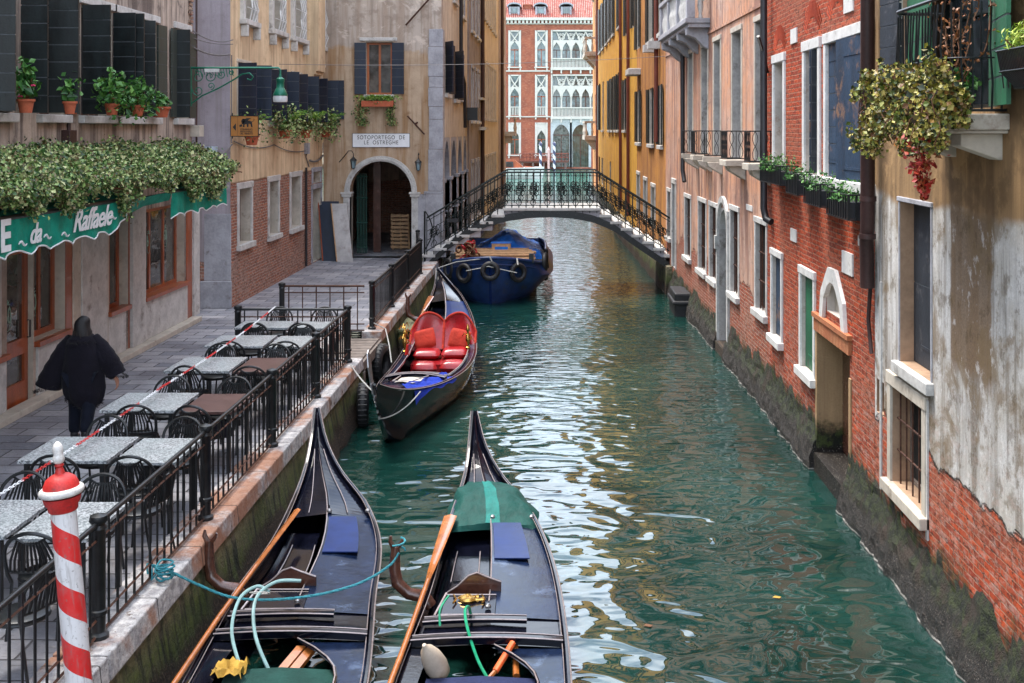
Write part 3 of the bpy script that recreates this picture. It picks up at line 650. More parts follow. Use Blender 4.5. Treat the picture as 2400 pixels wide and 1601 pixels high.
# vertical conduit, meter box
mb = MB(); mb.tube([fr.p(fr.u(157), 7.4, .03), fr.p(fr.u(157), 4.8, .03)], .03, 6); mb.tube([fr.p(fr.u(455), 8.4, .05), fr.p(fr.u(455), 4.3, .05)], .022, 6); mb.build('conduit', M['pipe_brown'], rb)
mb = MB(); fbox(mb, fr, fr.u(143), fr.u(160), 4.62, 5.0, 0, .14); mb.build('vent_box', M['pipe_brown'], rb, bevel=.01)
mb = MB(); fbox(mb, fr, fr.u(445), fr.u(463) - .2, 4.86, 5.1, 0, .2); mb.build('meter_box', M['cream_stone'], rb, bevel=.01)
mb = MB(); rnd = random.Random(9)     # crumbling quoin at the far corner
for i in range(26): z = 6.9 + i * .09; fbox(mb, fr, 24.33 - rnd.uniform(.02, .16), 24.46, z, z + .07, -.05, .02 + rnd.uniform(0, .03))
mb.build('exposed_quoin', wallmat('quoin_brick', None, ((.42, .3, .22), (.3, .12, .08), (.4, .36, .3)), moss=-9), rb)

# awning: two canvas valances on dark cassettes, sloping canvas up to the wall
def awning(name, label, y0, y1, xf, zt, zb, lettering, slope_z=4.05, sag=0.0, n_sc=12, tail=False):
    r = thing(name, label, 'awning', ((xf - 7.7) / 2, (y0 + y1) / 2, zt), 0, 'teal awnings over the restaurant front')
    mb = MB(); n = max(40, int((y1 - y0) * 26)); T, B = [], []
    for i in range(n + 1):
        y = y0 + (y1 - y0) * i / n; wv = .018 * math.sin(y * 7) + .012 * math.sin(y * 17 + 1)
        zb_ = zb + .07 * abs(math.sin(math.pi * (y - y0) / .62)); zt_ = zt
        if tail:
            k = max(0, (y - (y1 - .9)) / .9); zb_ += (zt - zb) * .8 * k ** 1.7
        T.append((xf + wv * .2, y, zt_)); B.append((xf + wv, y, zb_))
    mid = [tuple((Vector(a) + Vector(b_)) / 2 + Vector((.01 * math.sin(a[1] * 9), 0, 0))) for a, b_ in zip(T, B)]
    mb.grid([T, mid, B]); v = mb.build('valance', M['awning'], r, smooth=True)
    p = MB(); p.tube([(q[0] + .004, q[1], q[2]) for q in B], .011, 5); p.build('piping', M['text_white'], v)
    mb = MB(); mb.quad((xf, y0, zt), (xf, y1, zt), (-7.7, y1, slope_z + .45), (-7.7, y0, slope_z + .45)); mb.quad((xf, y1, zt), (-7.7, y1, slope_z + .45), (-7.7, y1, zt), (-7.7, y1, zt)); mb.build('canvas', M['awning'], r)
    mb = MB(); mb.tube([(xf - .02, y0 - .03, zt + .015), (xf - .02, y1 + .03, zt + .015)], .032, 8)
    for y in (y0 + .1, y1 - .1): mb.tube([(xf - .05, y, zt), (-7.72, y, zt - .25)], .018, 6)
    mb.build('frame_bar', M['iron'], r)
    return r, v
aw, va = awning('awning', 'long teal canvas awning with white script lettering over the restaurant door', 6.2, 17.0, -6.25, 3.98, 3.53, True, tail=True)
aw2, va2 = awning('awning', 'short plain teal canvas awning with scalloped edge at the far end of the restaurant', 18.72, 21.75, -6.25, 3.98, 3.56, False)
for y, s_, sz, sx_ in ((12.99, 'E', .50, .95),): text_mesh('lettering', s_, sz, M['text_white'], aw, (-6.215, y, 3.64), (0, 1, 0), (0, 0, 1), .004, bold=.015)
text_mesh('lettering', 'da', .34, M['text_white'], aw, (-6.21, 13.72, 3.66), (0, 1, 0), (0, 0, 1), .004, shear=.35, bold=.006, spacing=.95)
text_mesh('lettering', 'Raffaele', .40, M['text_white'], aw, (-6.21, 15.42, 3.69), (0, 1, 0), (0, .035, 1), .004, shear=.4, sx=1.12, spacing=.93, bold=.006)
mb = MB()
for y0, y1, z in ((13.3, 13.5, 3.68), (13.95, 14.15, 3.7), (14.45, 14.68, 3.68), (16.0, 16.25, 3.78)):
    mb.tube([(-6.21, y0 + (y1 - y0) * t / 6, z + .03 * math.sin(t)) for t in range(7)], [.006, .012, .015, .015, .014, .01, .005], 5)
mb.build('flourish', M['text_white'], aw)
mb = MB(); mb.grid([[(-6.25, 17.0, 3.98), (-6.3, 17.6, 3.97), (-6.3, 18.2, 3.99), (-6.25, 18.72, 3.99)], [(-6.3, 17.0, 3.80), (-6.5, 17.5, 3.72), (-6.5, 18.1, 3.80), (-6.3, 18.72, 3.86)]]); mb.build('side_flap', M['awning'], aw, smooth=True)
# pergola deck carrying the ivy
mb = MB()
for y in np.arange(8, 21.6, 1.5): mb.tube([(-7.7, y, 4.5), (-6.3, y, 4.2)], .02, 5)
mb.box(-7.74, -6.3, 5, 21.6, 4.22, 4.27); mb.tube([(-6.28, 5, 4.2), (-6.28, 14.2, 4.2)], .045, 6); mb.build('cassette', M['iron'], aw)

# ivy mass
def ivy():
    N = 60000; u = rng.uniform(10.2, 23.4, N); t = rng.uniform(0, 1, N) ** .9
    xfar = -7.72 + t * 1.62
    bump_ = .10 * np.sin(u * 2.3) + .07 * np.sin(u * 5.1 + 1) + .05 * np.sin(u * 11 + t * 7)
    z = 4.70 - .38 * t + bump_ * (.4 + t * .3) + rng.normal(0, .06, N); x = xfar + rng.normal(0, .05, N)
    lim = 23.5 - 1.75 * t; keep = u < lim; pts = [np.stack([x, u, z], 1)[keep]]
    # curtain over the front edge with hanging tongues
    M_ = 26000; u = rng.uniform(10.2, 21.9, M_); d = rng.uniform(0, 1, M_)
    ln = .13 + .05 * np.sin(u * 1.9 + .5) + .05 * np.sin(u * 4.3) + .04 * np.sin(u * 9.7)
    for c_, w_, h_ in ((13.55, .10, .22), (14.55, .16, .30), (14.85, .08, .25), (16.45, .14, .42), (16.8, .10, .3), (19.6, .5, .36), (20.6, .3, .42), (21.2, .3, .25), (18.3, .3, .2)): ln = ln + h_ * np.exp(-((u - c_) / w_) ** 2)
    z = 4.36 - d * np.clip(ln, .06, 2) + rng.normal(0, .03, M_); x = -6.14 + rng.normal(0, .055, M_) - d * .02
    pts.append(np.stack([x, u, z], 1)); P = np.concatenate(pts)
    r = thing('climbing_ivy', 'thick variegated ivy spilling over the teal restaurant awning', 'ivy', (-7, 17, 4.1))
    nr = np.zeros_like(P); nr[:, 0] = .55; nr[:, 2] = .6; nr[:, 1] = -.25
    leaf_mesh('foliage', P, .044, M['ivy'], r, nrm=nr)
    mb = MB(); rr = random.Random(5)
    for i in range(40):
        y = rr.uniform(10.5, 22); pt = [(-7.6, y, 4.6)]
        for k in range(5): pt.append((pt[-1][0] + .3, pt[-1][1] + rr.uniform(-.3, .3), 4.5 - .08 * k + rr.uniform(-.04, .02)))
        mb.tube(pt, .012, 4)
    mb.build('stem', M['twig'], r)
ivy()

def pot_mb(r=.11, h=.19, rim=.02):
    mb = MB(); mb.lathe([(r * .72, 0), (r * .98, h * .82), (r * .98, h * .83), (r * 1.12, h * .83), (r * 1.12, h), (r * .95, h), (r * .93, h * .9), (.001, h * .88)], n=18); return mb
def bush(name, label, cat, loc, rad, n, mat, leaf=.06, pot=None, hang=0.0, flowers=0, group=None, potmat='terracotta', up=.0, potsize=(.11, .19), aspect=.8):
    r = thing(name, label, cat, loc, 0, group); base = 0
    if pot: mb = pot_mb(*potsize); mb.build('pot', M[potmat], r, smooth=True, world=False); base = potsize[1]
    c = rng.normal(size=(n, 3)); c /= np.linalg.norm(c, axis=1)[:, None]; c *= rng.uniform(.25, 1, n)[:, None] ** .6
    lump = 1 + .28 * np.sin(c[:, 0] * 7 + loc[1]) * np.sin(c[:, 2] * 6 + loc[0] * 3) + .2 * np.sin(c[:, 1] * 9)
    P = c * lump[:, None] * np.asarray(rad); P[:, 2] += base + rad[2] * (.75 + up)
    if hang:
        m = n // 3; P[:m, 2] -= rng.uniform(0, 1, m) * hang; P[:m, 0] += .1
    leaf_mesh('foliage', P, leaf, mat, r, world=False, aspect=aspect)
    mb = MB(); rr = random.Random(int(loc[1] * 10))
    for i in range(7): q = P[rr.randrange(n)]; mb.tube([(0, 0, base * .8), (q[0] * .4, q[1] * .4, q[2] * .6), tuple(q)], .006, 4)
    mb.build('stem', M['twig'], r, world=False)
    if flowers:
        mb = MB()
        for i in range(flowers):
            q = P[rr.randrange(n)] * 1.05
            for k in range(6): a = k * 1.05; mb.lathe([(.004, -.008), (.018, 0), (.004, .01)], (q[0] + .02 * math.cos(a), q[1] + .02 * math.sin(a), q[2] + .01 * (k % 2)), 6)
        mb.build('flower', M['flower'], r, world=False)
    return r
G = 'potted geraniums on the restaurant window sills'
bush('geranium', 'pink flowered geranium at the left edge on the restaurant window sill', 'potted plant', (-7.38, fr.u(-2), 5.24), (.16, .2, .3), 170, M['geranium'], .1, True, flowers=3, group=G)
bush('geranium', 'thin geranium before the widest black shutter, second from left', 'potted plant', (-7.3, fr.u(96), 5.24), (.14, .16, .28), 130, M['geranium'], .09, True, group=G)
bush('geranium', 'tall trailing geranium with pink blooms beside the olive shutter edge', 'potted plant', (-7.25, fr.u(190), 5.24), (.26, .4, .3), 420, M['geranium'], .075, True, hang=.35, flowers=4, group=G)
bush('geranium', 'dense green geranium drooping over the sill between two black shutters', 'potted plant', (-7.25, fr.u(255), 5.24), (.26, .42, .26), 420, M['geranium'], .075, True, hang=.3, group=G)
bush('geranium', 'small geranium in a square terracotta planter on the fifth sill', 'potted plant', (-7.5, fr.u(345), 5.24), (.16, .3, .15), 220, M['geranium'], .075, True, flowers=1, potsize=(.17, .2), group=G)

# street lamp on its scrolled bracket
lp = thing('street_lamp', 'green wall lamp hanging from a scrolled iron bracket above the alley', 'street lamp', (-7.7, 24.2, 6.0))
Yb = 24.25; mb = MB(); X0, X1 = -7.72, -5.86; zA = 6.31
mb.tube([(X0, Yb, zA), (X1, Yb, zA), (X1 + .04, Yb, zA - .05), (X1 + .04, Yb, zA - .16)], .022, 8)
curve = [(X0 + .02, 5.55), (X0 + .25, 5.72), (X0 + .6, 5.88), (X0 + .9, 6.05), (X0 + 1.1, 6.18), (X0 + 1.25, 6.2), (X0 + 1.33, 6.12), (X0 + 1.28, 6.05), (X0 + 1.2, 6.08)]
mb.tube([(a, Yb, b_) for a, b_ in curve], .017, 6); mb.tube([(X0 + .02, Yb, 6.31), (X0 + .02, Yb, 5.5)], .02, 6)
rr = random.Random(4)
def scroll(cx, cz, r0, turns, dirn, ph): return [(cx + r0 * (1 - .75 * t) * math.cos(ph + dirn * turns * 6.28 * t), Yb, cz + r0 * (1 - .75 * t) * math.sin(ph + dirn * turns * 6.28 * t)) for t in np.linspace(0, 1, 18)]
for cx, cz, r0 in ((X0 + .16, 6.12, .13), (X0 + .17, 5.83, .12), (X0 + .42, 6.13, .12), (X0 + .66, 6.17, .09), (X0 + .44, 5.93, .08), (X0 + .86, 6.21, .06)): mb.tube(scroll(cx, cz, r0, 1.3, rr.choice((-1, 1)), rr.uniform(0, 6)), .011, 5)
for i in range(14):
    x = X0 + .1 + i * .06; mb.tube([(x, Yb, 6.29), (x + .03, Yb, 6.16 - .02 * (i % 3))], .009, 4)
mb.build('bracket', M['lamp_green'], lp, smooth=True)
mb = MB(); c = (X1 + .04, Yb, 5.72)
mb.lathe([(.02, .46), (.03, .44), (.03, .40), (.055, .38), (.085, .36), (.09, .3), (.08, .29), (.08, .17), (.09, .16), (.12, .10), (.155, .02), (.15, 0)], c, 20); mb.build('lamp_hood', M['lamp_green'], lp, smooth=True)
mb = MB(); mb.lathe([(.145, .0), (.15, -.03), (.15, -.11), (.14, -.13), (.01, -.135)], c, 20); mb.build('lamp_shade', M['lamp_glass'], lp, smooth=True)
mb = MB(); mb.box(X0 + .32, X0 + .62, Yb - .05, Yb - .03, 6.22, 6.29); mb.build('number_plate', M['white_paint'], lp)
# electric boxes and loose cables in the alley
cb = thing('cables', 'bundle of grey cables strung across the alley mouth', 'cable', (-7.7, 25, 6.5))
mb = MB()
def sagline(a, b_, s, n=12): return [tuple(Vector(a).lerp(Vector(b_), t / n) - Vector((0, 0, s * 4 * (t / n) * (1 - t / n)))) for t in range(n + 1)]
mb.tube(sagline((-7.7, 24.4, 7.1), (-7.35, 26.15, 7.05), .12), .012, 5); mb.tube(sagline((-7.7, 24.4, 6.95), (-7.35, 26.15, 6.95), .05), .01, 5); mb.tube(sagline((-7.7, 24.4, 6.75), (-7.4, 26.1, 6.72), .08), .018, 5)
mb.tube(sagline((-7.7, 24.45, 4.45), (-7.38, 26.2, 4.68), .2), .016, 5); mb.tube([(-7.38, 26.15, 6.7), (-7.38, 26.15, 4.7)], .014, 5)
mb.build('strand', M['cable'], cb)

# ------------------------------------------------------------------ cream house with the brick base
BR_OLD = ((.44, .15, .08), (.26, .10, .07), (.46, .38, .32))
pl_cream = wallmat('cream_plaster', ((.80, .62, .40), (.64, .47, .30), (.36, .24, .15)), BR_OLD, zb=3.78, zamp=.04, moss=-9, streak=.5, fine=.012)
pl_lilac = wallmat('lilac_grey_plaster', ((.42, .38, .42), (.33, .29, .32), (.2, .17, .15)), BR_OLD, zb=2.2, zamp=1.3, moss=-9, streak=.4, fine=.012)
CX = -7.42
fr = side((CX, 0), (CX, 1), RN); ff = Fr((CX, 26.2), (1, 0), FN, CX)
ch = thing('cream_house', 'cream house with small stone framed upper windows and a brick ground floor behind the alley', 'building', (CX, 31, QZ))
holes = []; ww = []
for a, b_, z0, z1 in ((559, 587, 2.32, 3.62), (630, 651, 2.27, 3.66), (681, 703, 2.25, 3.68)):
    r = (fr.u(a), fr.u(b_), z0, z1); holes.append((*r, .3)); ww.append((r, 'grey_stone', dict(glass='dark', surround='white_stone', sw=.13, sill='white_stone', panes=(1, 1), bars=0), None))
r = (fr.u(731), fr.u(751), .97, 3.2); holes.append((*r, .3)); ww.append((r, 'd', dict(glass='dark', surround='grey_stone', sw=.13, panes=(1, 1), frame='wood_dark'), None))
r = (fr.u(732), fr.u(750), 3.38, 3.72); holes.append((*r, .3)); ww.append((r, 'd', dict(glass='glass', surround='grey_stone', sw=.12, panes=(1, 1)), None))
for a, b_ in ((557, 585), (632, 655), (684, 705), (733, 754)):
    r = (fr.u(a), fr.u(b_), 5.22, 6.58); holes.append((*r, .25)); ww.append((r, 'm', dict(glass='dark', surround='cream_stone', sw=.07, sp=.02, sill='cream_stone', panes=(1, 1)), [(-1, 110, 'shutter_navy', .48), (1, 92, 'shutter_navy', .5)]))
for a, b_ in ((567, 592), (634, 660), (684, 709), (741, 758)):
    r = (fr.u(a), fr.u(b_), 7.62, 9.3); holes.append((*r, .25)); ww.append((r, 'u', dict(glass='glass', surround='white_stone', sw=.16, sp=.1, sill='white_stone', panes=(2, 3), frame='white_paint'), None))
wall(ch, fr, 26.2, 36.5, QZ, 13.2, pl_cream, holes, body=7)
for k, (r, kind, kw, sh) in enumerate(ww):
    wo_ = window(ch, fr, r, .3 if kind in ('grey_stone', 'd') else .25, shut=sh, **kw)
    if kind == 'u':
        mb = MB(); uc = (r[0] + r[1]) / 2
        for q in (-.22, 0, .22):
            mb.tube([fr.p(uc + q, 7.62, .12), fr.p(uc + q * 1.3, 7.9, .2), fr.p(uc + q * .6, 8.15, .14), fr.p(uc + q * 1.2, 8.4, .2), fr.p(uc + q, 8.8, .12), fr.p(uc + q, 9.2, .12)], .018, 5)
        for z in (7.9, 8.4): mb.tube([fr.p(r[0], z, .13), fr.p(r[1], z, .13)], .012, 5)
        mb.build('grille', M['white_paint'], wo_)
        mb = MB()
        for uu in (r[0] - .12, r[1] + .02): fbox(mb, fr, uu, uu + .1, 7.2, 7.48, 0, .18); mb.cut()
        mb.each('corbel', M['white_stone'], wo_, bevel=.02)
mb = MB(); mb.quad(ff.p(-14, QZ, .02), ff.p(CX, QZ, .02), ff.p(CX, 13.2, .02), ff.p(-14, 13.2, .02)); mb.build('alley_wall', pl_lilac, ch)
mb = MB(); fbox(mb, ff, -8.1, CX + .03, QZ, QZ + .62, -.02, .06); fbox(mb, ff, -8.02, CX + .015, QZ + .62, 3.1, -.02, .025); mb.build('corner_pier', M['grey_stone'], ch, bevel=.015)
w2 = MB(); fbox(w2, ff, -8.52, -8.33, 5.2, 6.68, 0, .04); w2.build('shutter', M['shutter_black'], ch)
mb = MB(); u0, u1 = fr.u(716), fr.u(733); fbox(mb, fr, u0, u1, 6.75, 13.1, 0, .38)
for i in range(4): fbox(mb, fr, u0, u1, 6.35 + i * .1, 6.45 + i * .1, 0, .10 + .07 * i)
mb.build('chimney_breast', pl_cream, ch)
mb = MB(); fbox(mb, fr, fr.u(748) - .01, 36.45, 6.98, 7.05, 0, .12); mb.build('ledge', M['cream_stone'], ch)
mb = MB(); mb.tube([fr.p(fr.u(713), 3.9, .06), fr.p(fr.u(713), 1.0, .06)], .035, 8); mb.build('downpipe', M['pipe_black'], ch)
mb = MB()
mb.tube(sagline(fr.p(fr.u(545), 4.75, .03), fr.p(fr.u(640), 4.62, .03), .12), .014, 5); mb.tube(sagline(fr.p(fr.u(640), 4.62, .03), fr.p(fr.u(715), 4.4, .03), .1), .014, 5)
mb.tube([fr.p(fr.u(718), 4.5, .03), fr.p(fr.u(715), 4.2, .03), fr.p(fr.u(722), 3.9, .03)], .018, 5); mb.tube(sagline(fr.p(fr.u(722), 4.1, .05), fr.p(36.3, 4.2, .05), .1), .03, 6)
mb.build('cable', M['cable'], ch)
mb = MB(); fbox(mb, fr, fr.u(713), fr.u(717), 4.3, 4.62, .0, .12); mb.build('meter_box', M['grey_stone'], ch)
G = 'fern planters under the cream house windows'
for k, (px, lab) in enumerate(((560, 'sparse trailing fern behind the ochre lion sign'), (641, 'bright spiky fern in terracotta right of the ochre sign'), (692, 'middle fern planter with long trailing stems on the cream wall'), (741, 'last leafy fern planter on the cream wall before the arch'))):
    u = fr.u(px); r = bush('fern', lab, 'potted plant', (CX + .3, u, 4.78 if k else 4.65), (.34, .85, .34), 1300 if k else 260, M['ivy'], .06, True, hang=.45, group=G, potsize=(.16, .22), up=.2)
    pts = []
    for i in range(90 if k else 16):
        a = rng.uniform(0, 6.28); ln = rng.uniform(.35, .8)
        for t in np.linspace(.15, 1, 16): pts.append((ln * t * math.cos(a) * .8, ln * t * math.sin(a) * .9, .28 + ln * 1.3 * t * (1 - .55 * t)))
    leaf_mesh('frond', pts, .062, M['fern'], r, world=False, aspect=.35)
# lion sign
sg = thing('direction_sign', 'ochre wall sign with winged lion emblem and left arrow on the cream house corner', 'sign', (-7.2, 26.0, 4.9))
Ys = 24.8; k_ = Ys / F; X = lambda px: (px - PX) * k_; Z = lambda py: CH - (py - PY) * k_
mb = MB(); mb.box(X(541), X(605), Ys, Ys + .03, Z(319), Z(272)); mb.build('panel', M['sign_brown'], sg, bevel=.004)
mb = MB()
for a, b_, c, d_ in ((540, 606, 272.5, 271), (540, 606, 320.5, 319), (540, 541.2, 319, 272), (604.8, 606, 319, 272)): mb.box(X(a), X(b_), Ys - .008, Ys + .035, Z(c), Z(d_))
mb.tube([(X(543), Ys + .05, Z(265)), (X(543), Ys + .05, Z(325))], .015, 6); mb.tube([(X(543), Ys + .05, Z(280)), (X(541), 26.2, Z(280))], .015, 6); mb.tube([(X(543), Ys + .05, Z(315)), (X(541), 26.2, Z(315))], .015, 6)
mb.build('frame', M['iron'], sg)
def flat(mb, pts): mb.prism([(X(a), Ys - .004, Z(b_)) for a, b_ in pts], (0, .004, 0))
mb = MB(); flat(mb, [(545.5, 298), (553, 289), (553, 307)]); mb.box(X(557), X(557.6), Ys - .003, Ys, Z(318), Z(273)); mb.build('arrow', M['text_black'], sg)
mb = MB(); flat(mb, [(566, 290), (570, 284), (576, 283), (585, 283), (590, 285), (591, 290), (592, 298), (589, 298), (587, 291), (583, 290), (582, 298), (579, 298), (578, 291), (573, 292), (573, 298), (569, 298), (570, 292)])
flat(mb, [(565, 286), (566, 281), (570, 279), (574, 281), (574, 287), (570, 290)]); flat(mb, [(572, 283), (568, 278), (574, 279), (578, 277), (590, 277), (584, 280), (580, 284)]); flat(mb, [(561, 293), (567, 291), (568, 296), (562, 298)])
mb.tube([(X(590), Ys - .003, Z(286)), (X(595), Ys - .003, Z(283)), (X(596), Ys - .003, Z(279)), (X(593), Ys - .003, Z(279))], .006, 4); mb.build('lion_emblem', M['text_black'], sg)
text_mesh('lettering', 'CONSIGLIO\nREGIONALE\nDEL VENETO', .052, M['text_black'], sg, (X(577.5), Ys - .003, Z(305)), (1, 0, 0), (0, 0, 1), .002, sx=.95, bold=.001)
bx = thing('notice_board', 'two pale blank notice panels on the lilac alley wall', 'notice board', (X(487), 26.1, 4))
mb = MB(); k2 = 26.15 / F; X2 = lambda px: (px - PX) * k2; Z2 = lambda py: CH - (py - PY) * k2
mb.box(X2(468), X2(510), 26.12, 26.15, Z2(364), Z2(343)); mb.box(X2(478), X2(510), 26.1, 26.13, Z2(387), Z2(367)); mb.build('panel', basic('pale_blue_panel', (.45, .5, .6), .6), bx)
mb = MB(); mb.tube([(X2(490), 26.0, Z2(368)), (X2(528), 26.0, Z2(370))], .03, 6); mb.build('bar', M['iron'], bx)

# ------------------------------------------------------------------ passage house (frontal face with the arch, canal side face)
FY = 36.5; kf = FY / F; X = lambda px: (px - PX) * kf; Z = lambda py: CH - (py - PY) * kf
pl_tan = wallmat('tan_plaster', ((.54, .41, .29), (.40, .29, .20), (.30, .15, .05)), None, moss=-9, streak=.65, fine=.012, band=(7.4, (.50, .43, .37), (.38, .30, .24), 2.2))
ff = Fr((0, FY), (1, 0), FN, 0); EX = -3.65
ph = thing('passage_house', 'tan house with a marble arch passage, blue shuttered window and painted street name', 'building', (-5.5, FY, QZ))
wr = (X(858), X(919), Z(222), Z(99)); ar = (X(820), X(965), QZ, Z(378) + .02)
holes = [(*wr, .22), (*ar, .5)]
mb_ = MB(); wall(ph, ff, CX + .02, EX, QZ, 13.6, pl_tan, holes, body=.5, roof=False, back=False)
mb = MB(); ra = (ar[1] - ar[0]) / 2; zs = Z(378) - ra; archfill(mb, ff, ar[0], ar[1], zs, ar[3] + .01, -.45, -.006, 'round', 24); mb.build('arch_infill', pl_tan, ph)
mb = MB(); archband(mb, ff, ar[0], ar[1], zs, .17, -.1, .06, 26); archband(mb, ff, ar[0] - .05, ar[1] + .05, zs, .035, .06, .09, 26)
for a, b_ in ((ar[0] - .2, ar[0]), (ar[1], ar[1] + .2)):
    fbox(mb, ff, a, b_, QZ + .25, zs - .14, -.3, .05); fbox(mb, ff, a - .04, b_ + .04, QZ, QZ + .25, -.3, .09); fbox(mb, ff, a - .05, b_ + .05, zs - .14, zs - .05, -.3, .09); fbox(mb, ff, a - .08, b_ + .08, zs - .05, zs, -.3, .12)
    for q in range(3): uu = a + .045 + q * .05; fbox(mb, ff, uu, uu + .02, zs - .75, zs - .2, .05, .065)
for i in range(40):
    a = math.pi * (i + .5) / 40; c = ff.p((ar[0] + ar[1]) / 2 - (ra + .10) * math.cos(a), zs + (ra + .10) * math.sin(a), .07); mb.lathe([(.018, -.012), (.02, 0), (.004, .014)], c, 6)
mb.build('arch_moulding', M['white_stone'], ph, bevel=.006)
wo_ = window(ph, ff, wr, .22, 'glass_gold', 'wood_orange', 'cream_stone', sw=.03, sp=.01, panes=(2, 1), fw=.07, sill='white_stone', shut=[(-1, 176, 'shutter_navy', .36), (1, 176, 'shutter_navy', .38)])
mb = MB(); fbox(mb, ff, X(843), X(931), Z(96), Z(88), -.02, .06); mb.build('lintel', M['white_stone'], ph, bevel=.01)
shutter(wo_, ff, X(807), -1, .44, Z(280), Z(188), 0, M['shutter_navy'], off=.05)
mb = MB(); fbox(mb, ff, X(827), X(960), Z(345), Z(313), 0, .025); pn = mb.build('name_plate', M['text_white'], ph)
mb = MB(); 
for a, b_, c, d_ in ((826, 961, 345.6, 344.8), (826, 961, 313.2, 312.4), (826, 827, 345, 313), (960, 961, 345, 313)): fbox(mb, ff, X(a), X(b_), Z(c), Z(d_), -.002, .03)
mb.build('plate_border', M['text_black'], pn)
text_mesh('lettering', 'SOTOPORTEGO  DE\nLE  OSTREGHE', .178, M['text_black'], ph, (X(893.5), FY - .028, Z(326.5)), (1, 0, 0), (0, 0, 1), .002, spacing=1.18, sx=.82)
# corner pier of big stone blocks, both faces
mb = MB(); zz = QZ; i = 0; rr = random.Random(2)
for za, zb_, wd in ((QZ, Z(540), .52), (Z(540), Z(455), .5), (Z(455), Z(448), .56), (Z(448), Z(350), .42), (Z(350), Z(280), .4), (Z(280), Z(250), .4), (Z(250), Z(205), .42), (Z(205), Z(180), .4), (Z(180), Z(110), .42), (Z(110), Z(68), .4)):
    mb.box(EX - wd, EX + .05, FY - .05, FY + .5, za + .004, zb_ - .004)
mb.build('corner_pier', M['grey_stone'], ph, bevel=.012)
mb = MB(); mb.box(EX - .9, EX - .5, FY - .03, FY, QZ, Z(455)); mb.build('pier_plinth', M['grey_stone'], ph)
mb = MB(); mb.tube([(X(952), FY - .12, Z(60)), (X(1010), FY - .12, Z(-5))], .03, 6); mb.cut(); mb.tube([(X(956), FY - .1, Z(272)), (X(996), FY - .1, Z(315))], .028, 6); mb.cut(); mb.tube([(X(975), FY - .1, Z(290)), (X(978), FY, Z(287))], .03, 6); mb.each('iron_rod', M['iron_rust'], ph)
# passage behind the arch
mb = MB(); x0, x1 = ar[0] - .9, ar[1] + .3
mb.quad((x0, 36.9, QZ), (x0, 47, QZ), (x0, 47, 4.4), (x0, 36.9, 4.4)); mb.quad((x1, 36.9, QZ), (x1, 47, QZ), (x1, 47, 4.4), (x1, 36.9, 4.4)); mb.quad((x0, 45.6, QZ), (x1, 45.6, QZ), (x1, 45.6, 4.4), (x0, 45.6, 4.4)); mb.quad((x0, 36.9, 4.35), (x1, 36.9, 4.35), (x1, 47, 4.35), (x0, 47, 4.35))
mb.quad((x0, 36.98, QZ), (ar[0] - .01, 36.98, QZ), (ar[0] - .01, 36.98, 4.4), (x0, 36.98, 4.4)); mb.quad((x1, 36.98, QZ), (ar[1] + .01, 36.98, QZ), (ar[1] + .01, 36.98, 4.4), (x1, 36.98, 4.4))
mb.build('passage', wallmat('passage_brick', ((.52, .36, .26), (.36, .25, .19), (.12, .08, .06)), ((.46, .18, .11), (.32, .13, .09), (.4, .32, .26)), zb=3.0, zamp=.8, moss=-9), ph)
mb = MB()
for x in np.linspace(X(826), X(848), 7): mb.tube([(x, 37.4, QZ + .05), (x, 37.4, 3.6)], .014, 5)
for z in (1.2, 2.0, 2.8, 3.5): mb.tube([(X(824), 37.4, z), (X(851), 37.4, z)], .018, 5)
mb.build('gate', M['gate_green'], ph)
mb = MB(); mb.box(X(855), X(873), 38.2, 38.3, QZ, 4.1); mb.box(X(950), X(957), 38, 38.2, QZ, 4.1); mb.build('inner_post', M['wood_dark'], ph)
pal = thing('pallet', 'pale wooden pallet leaning inside the arched passage', 'pallet', (X(920), 38.6, QZ))
mb = MB(); import itertools
for i in range(9): z = 1.0 + i * .13; mb.hexa([(X(897) * 1.02 + .02 - .0 * i, 39.0 + i * .02, z), (X(897) * 1.02 + .62, 39.0 + i * .02, z), (X(897) * 1.02 + .62, 39.03 + i * .02, z), (X(897) * 1.02 + .02, 39.03 + i * .02, z), (X(897) * 1.02 - .02, 39.0 + i * .02, z + .09), (X(897) * 1.02 + .58, 39.0 + i * .02, z + .09), (X(897) * 1.02 + .58, 39.03 + i * .02, z + .09), (X(897) * 1.02 - .02, 39.03 + i * .02, z + .09)])
for x in (0, .28, .55): mb.hexa([(X(897) * 1.02 + x + .04, 39.04, .96), (X(897) * 1.02 + x + .1, 39.04, .96), (X(897) * 1.02 + x + .1, 39.14, .96), (X(897) * 1.02 + x + .04, 39.14, .96), (X(897) * 1.02 + x - .02, 39.24, 2.15), (X(897) * 1.02 + x + .04, 39.24, 2.15), (X(897) * 1.02 + x + .04, 39.34, 2.15), (X(897) * 1.02 + x - .02, 39.34, 2.15)])
mb.build('slats', M['wood_pale'], pal); 
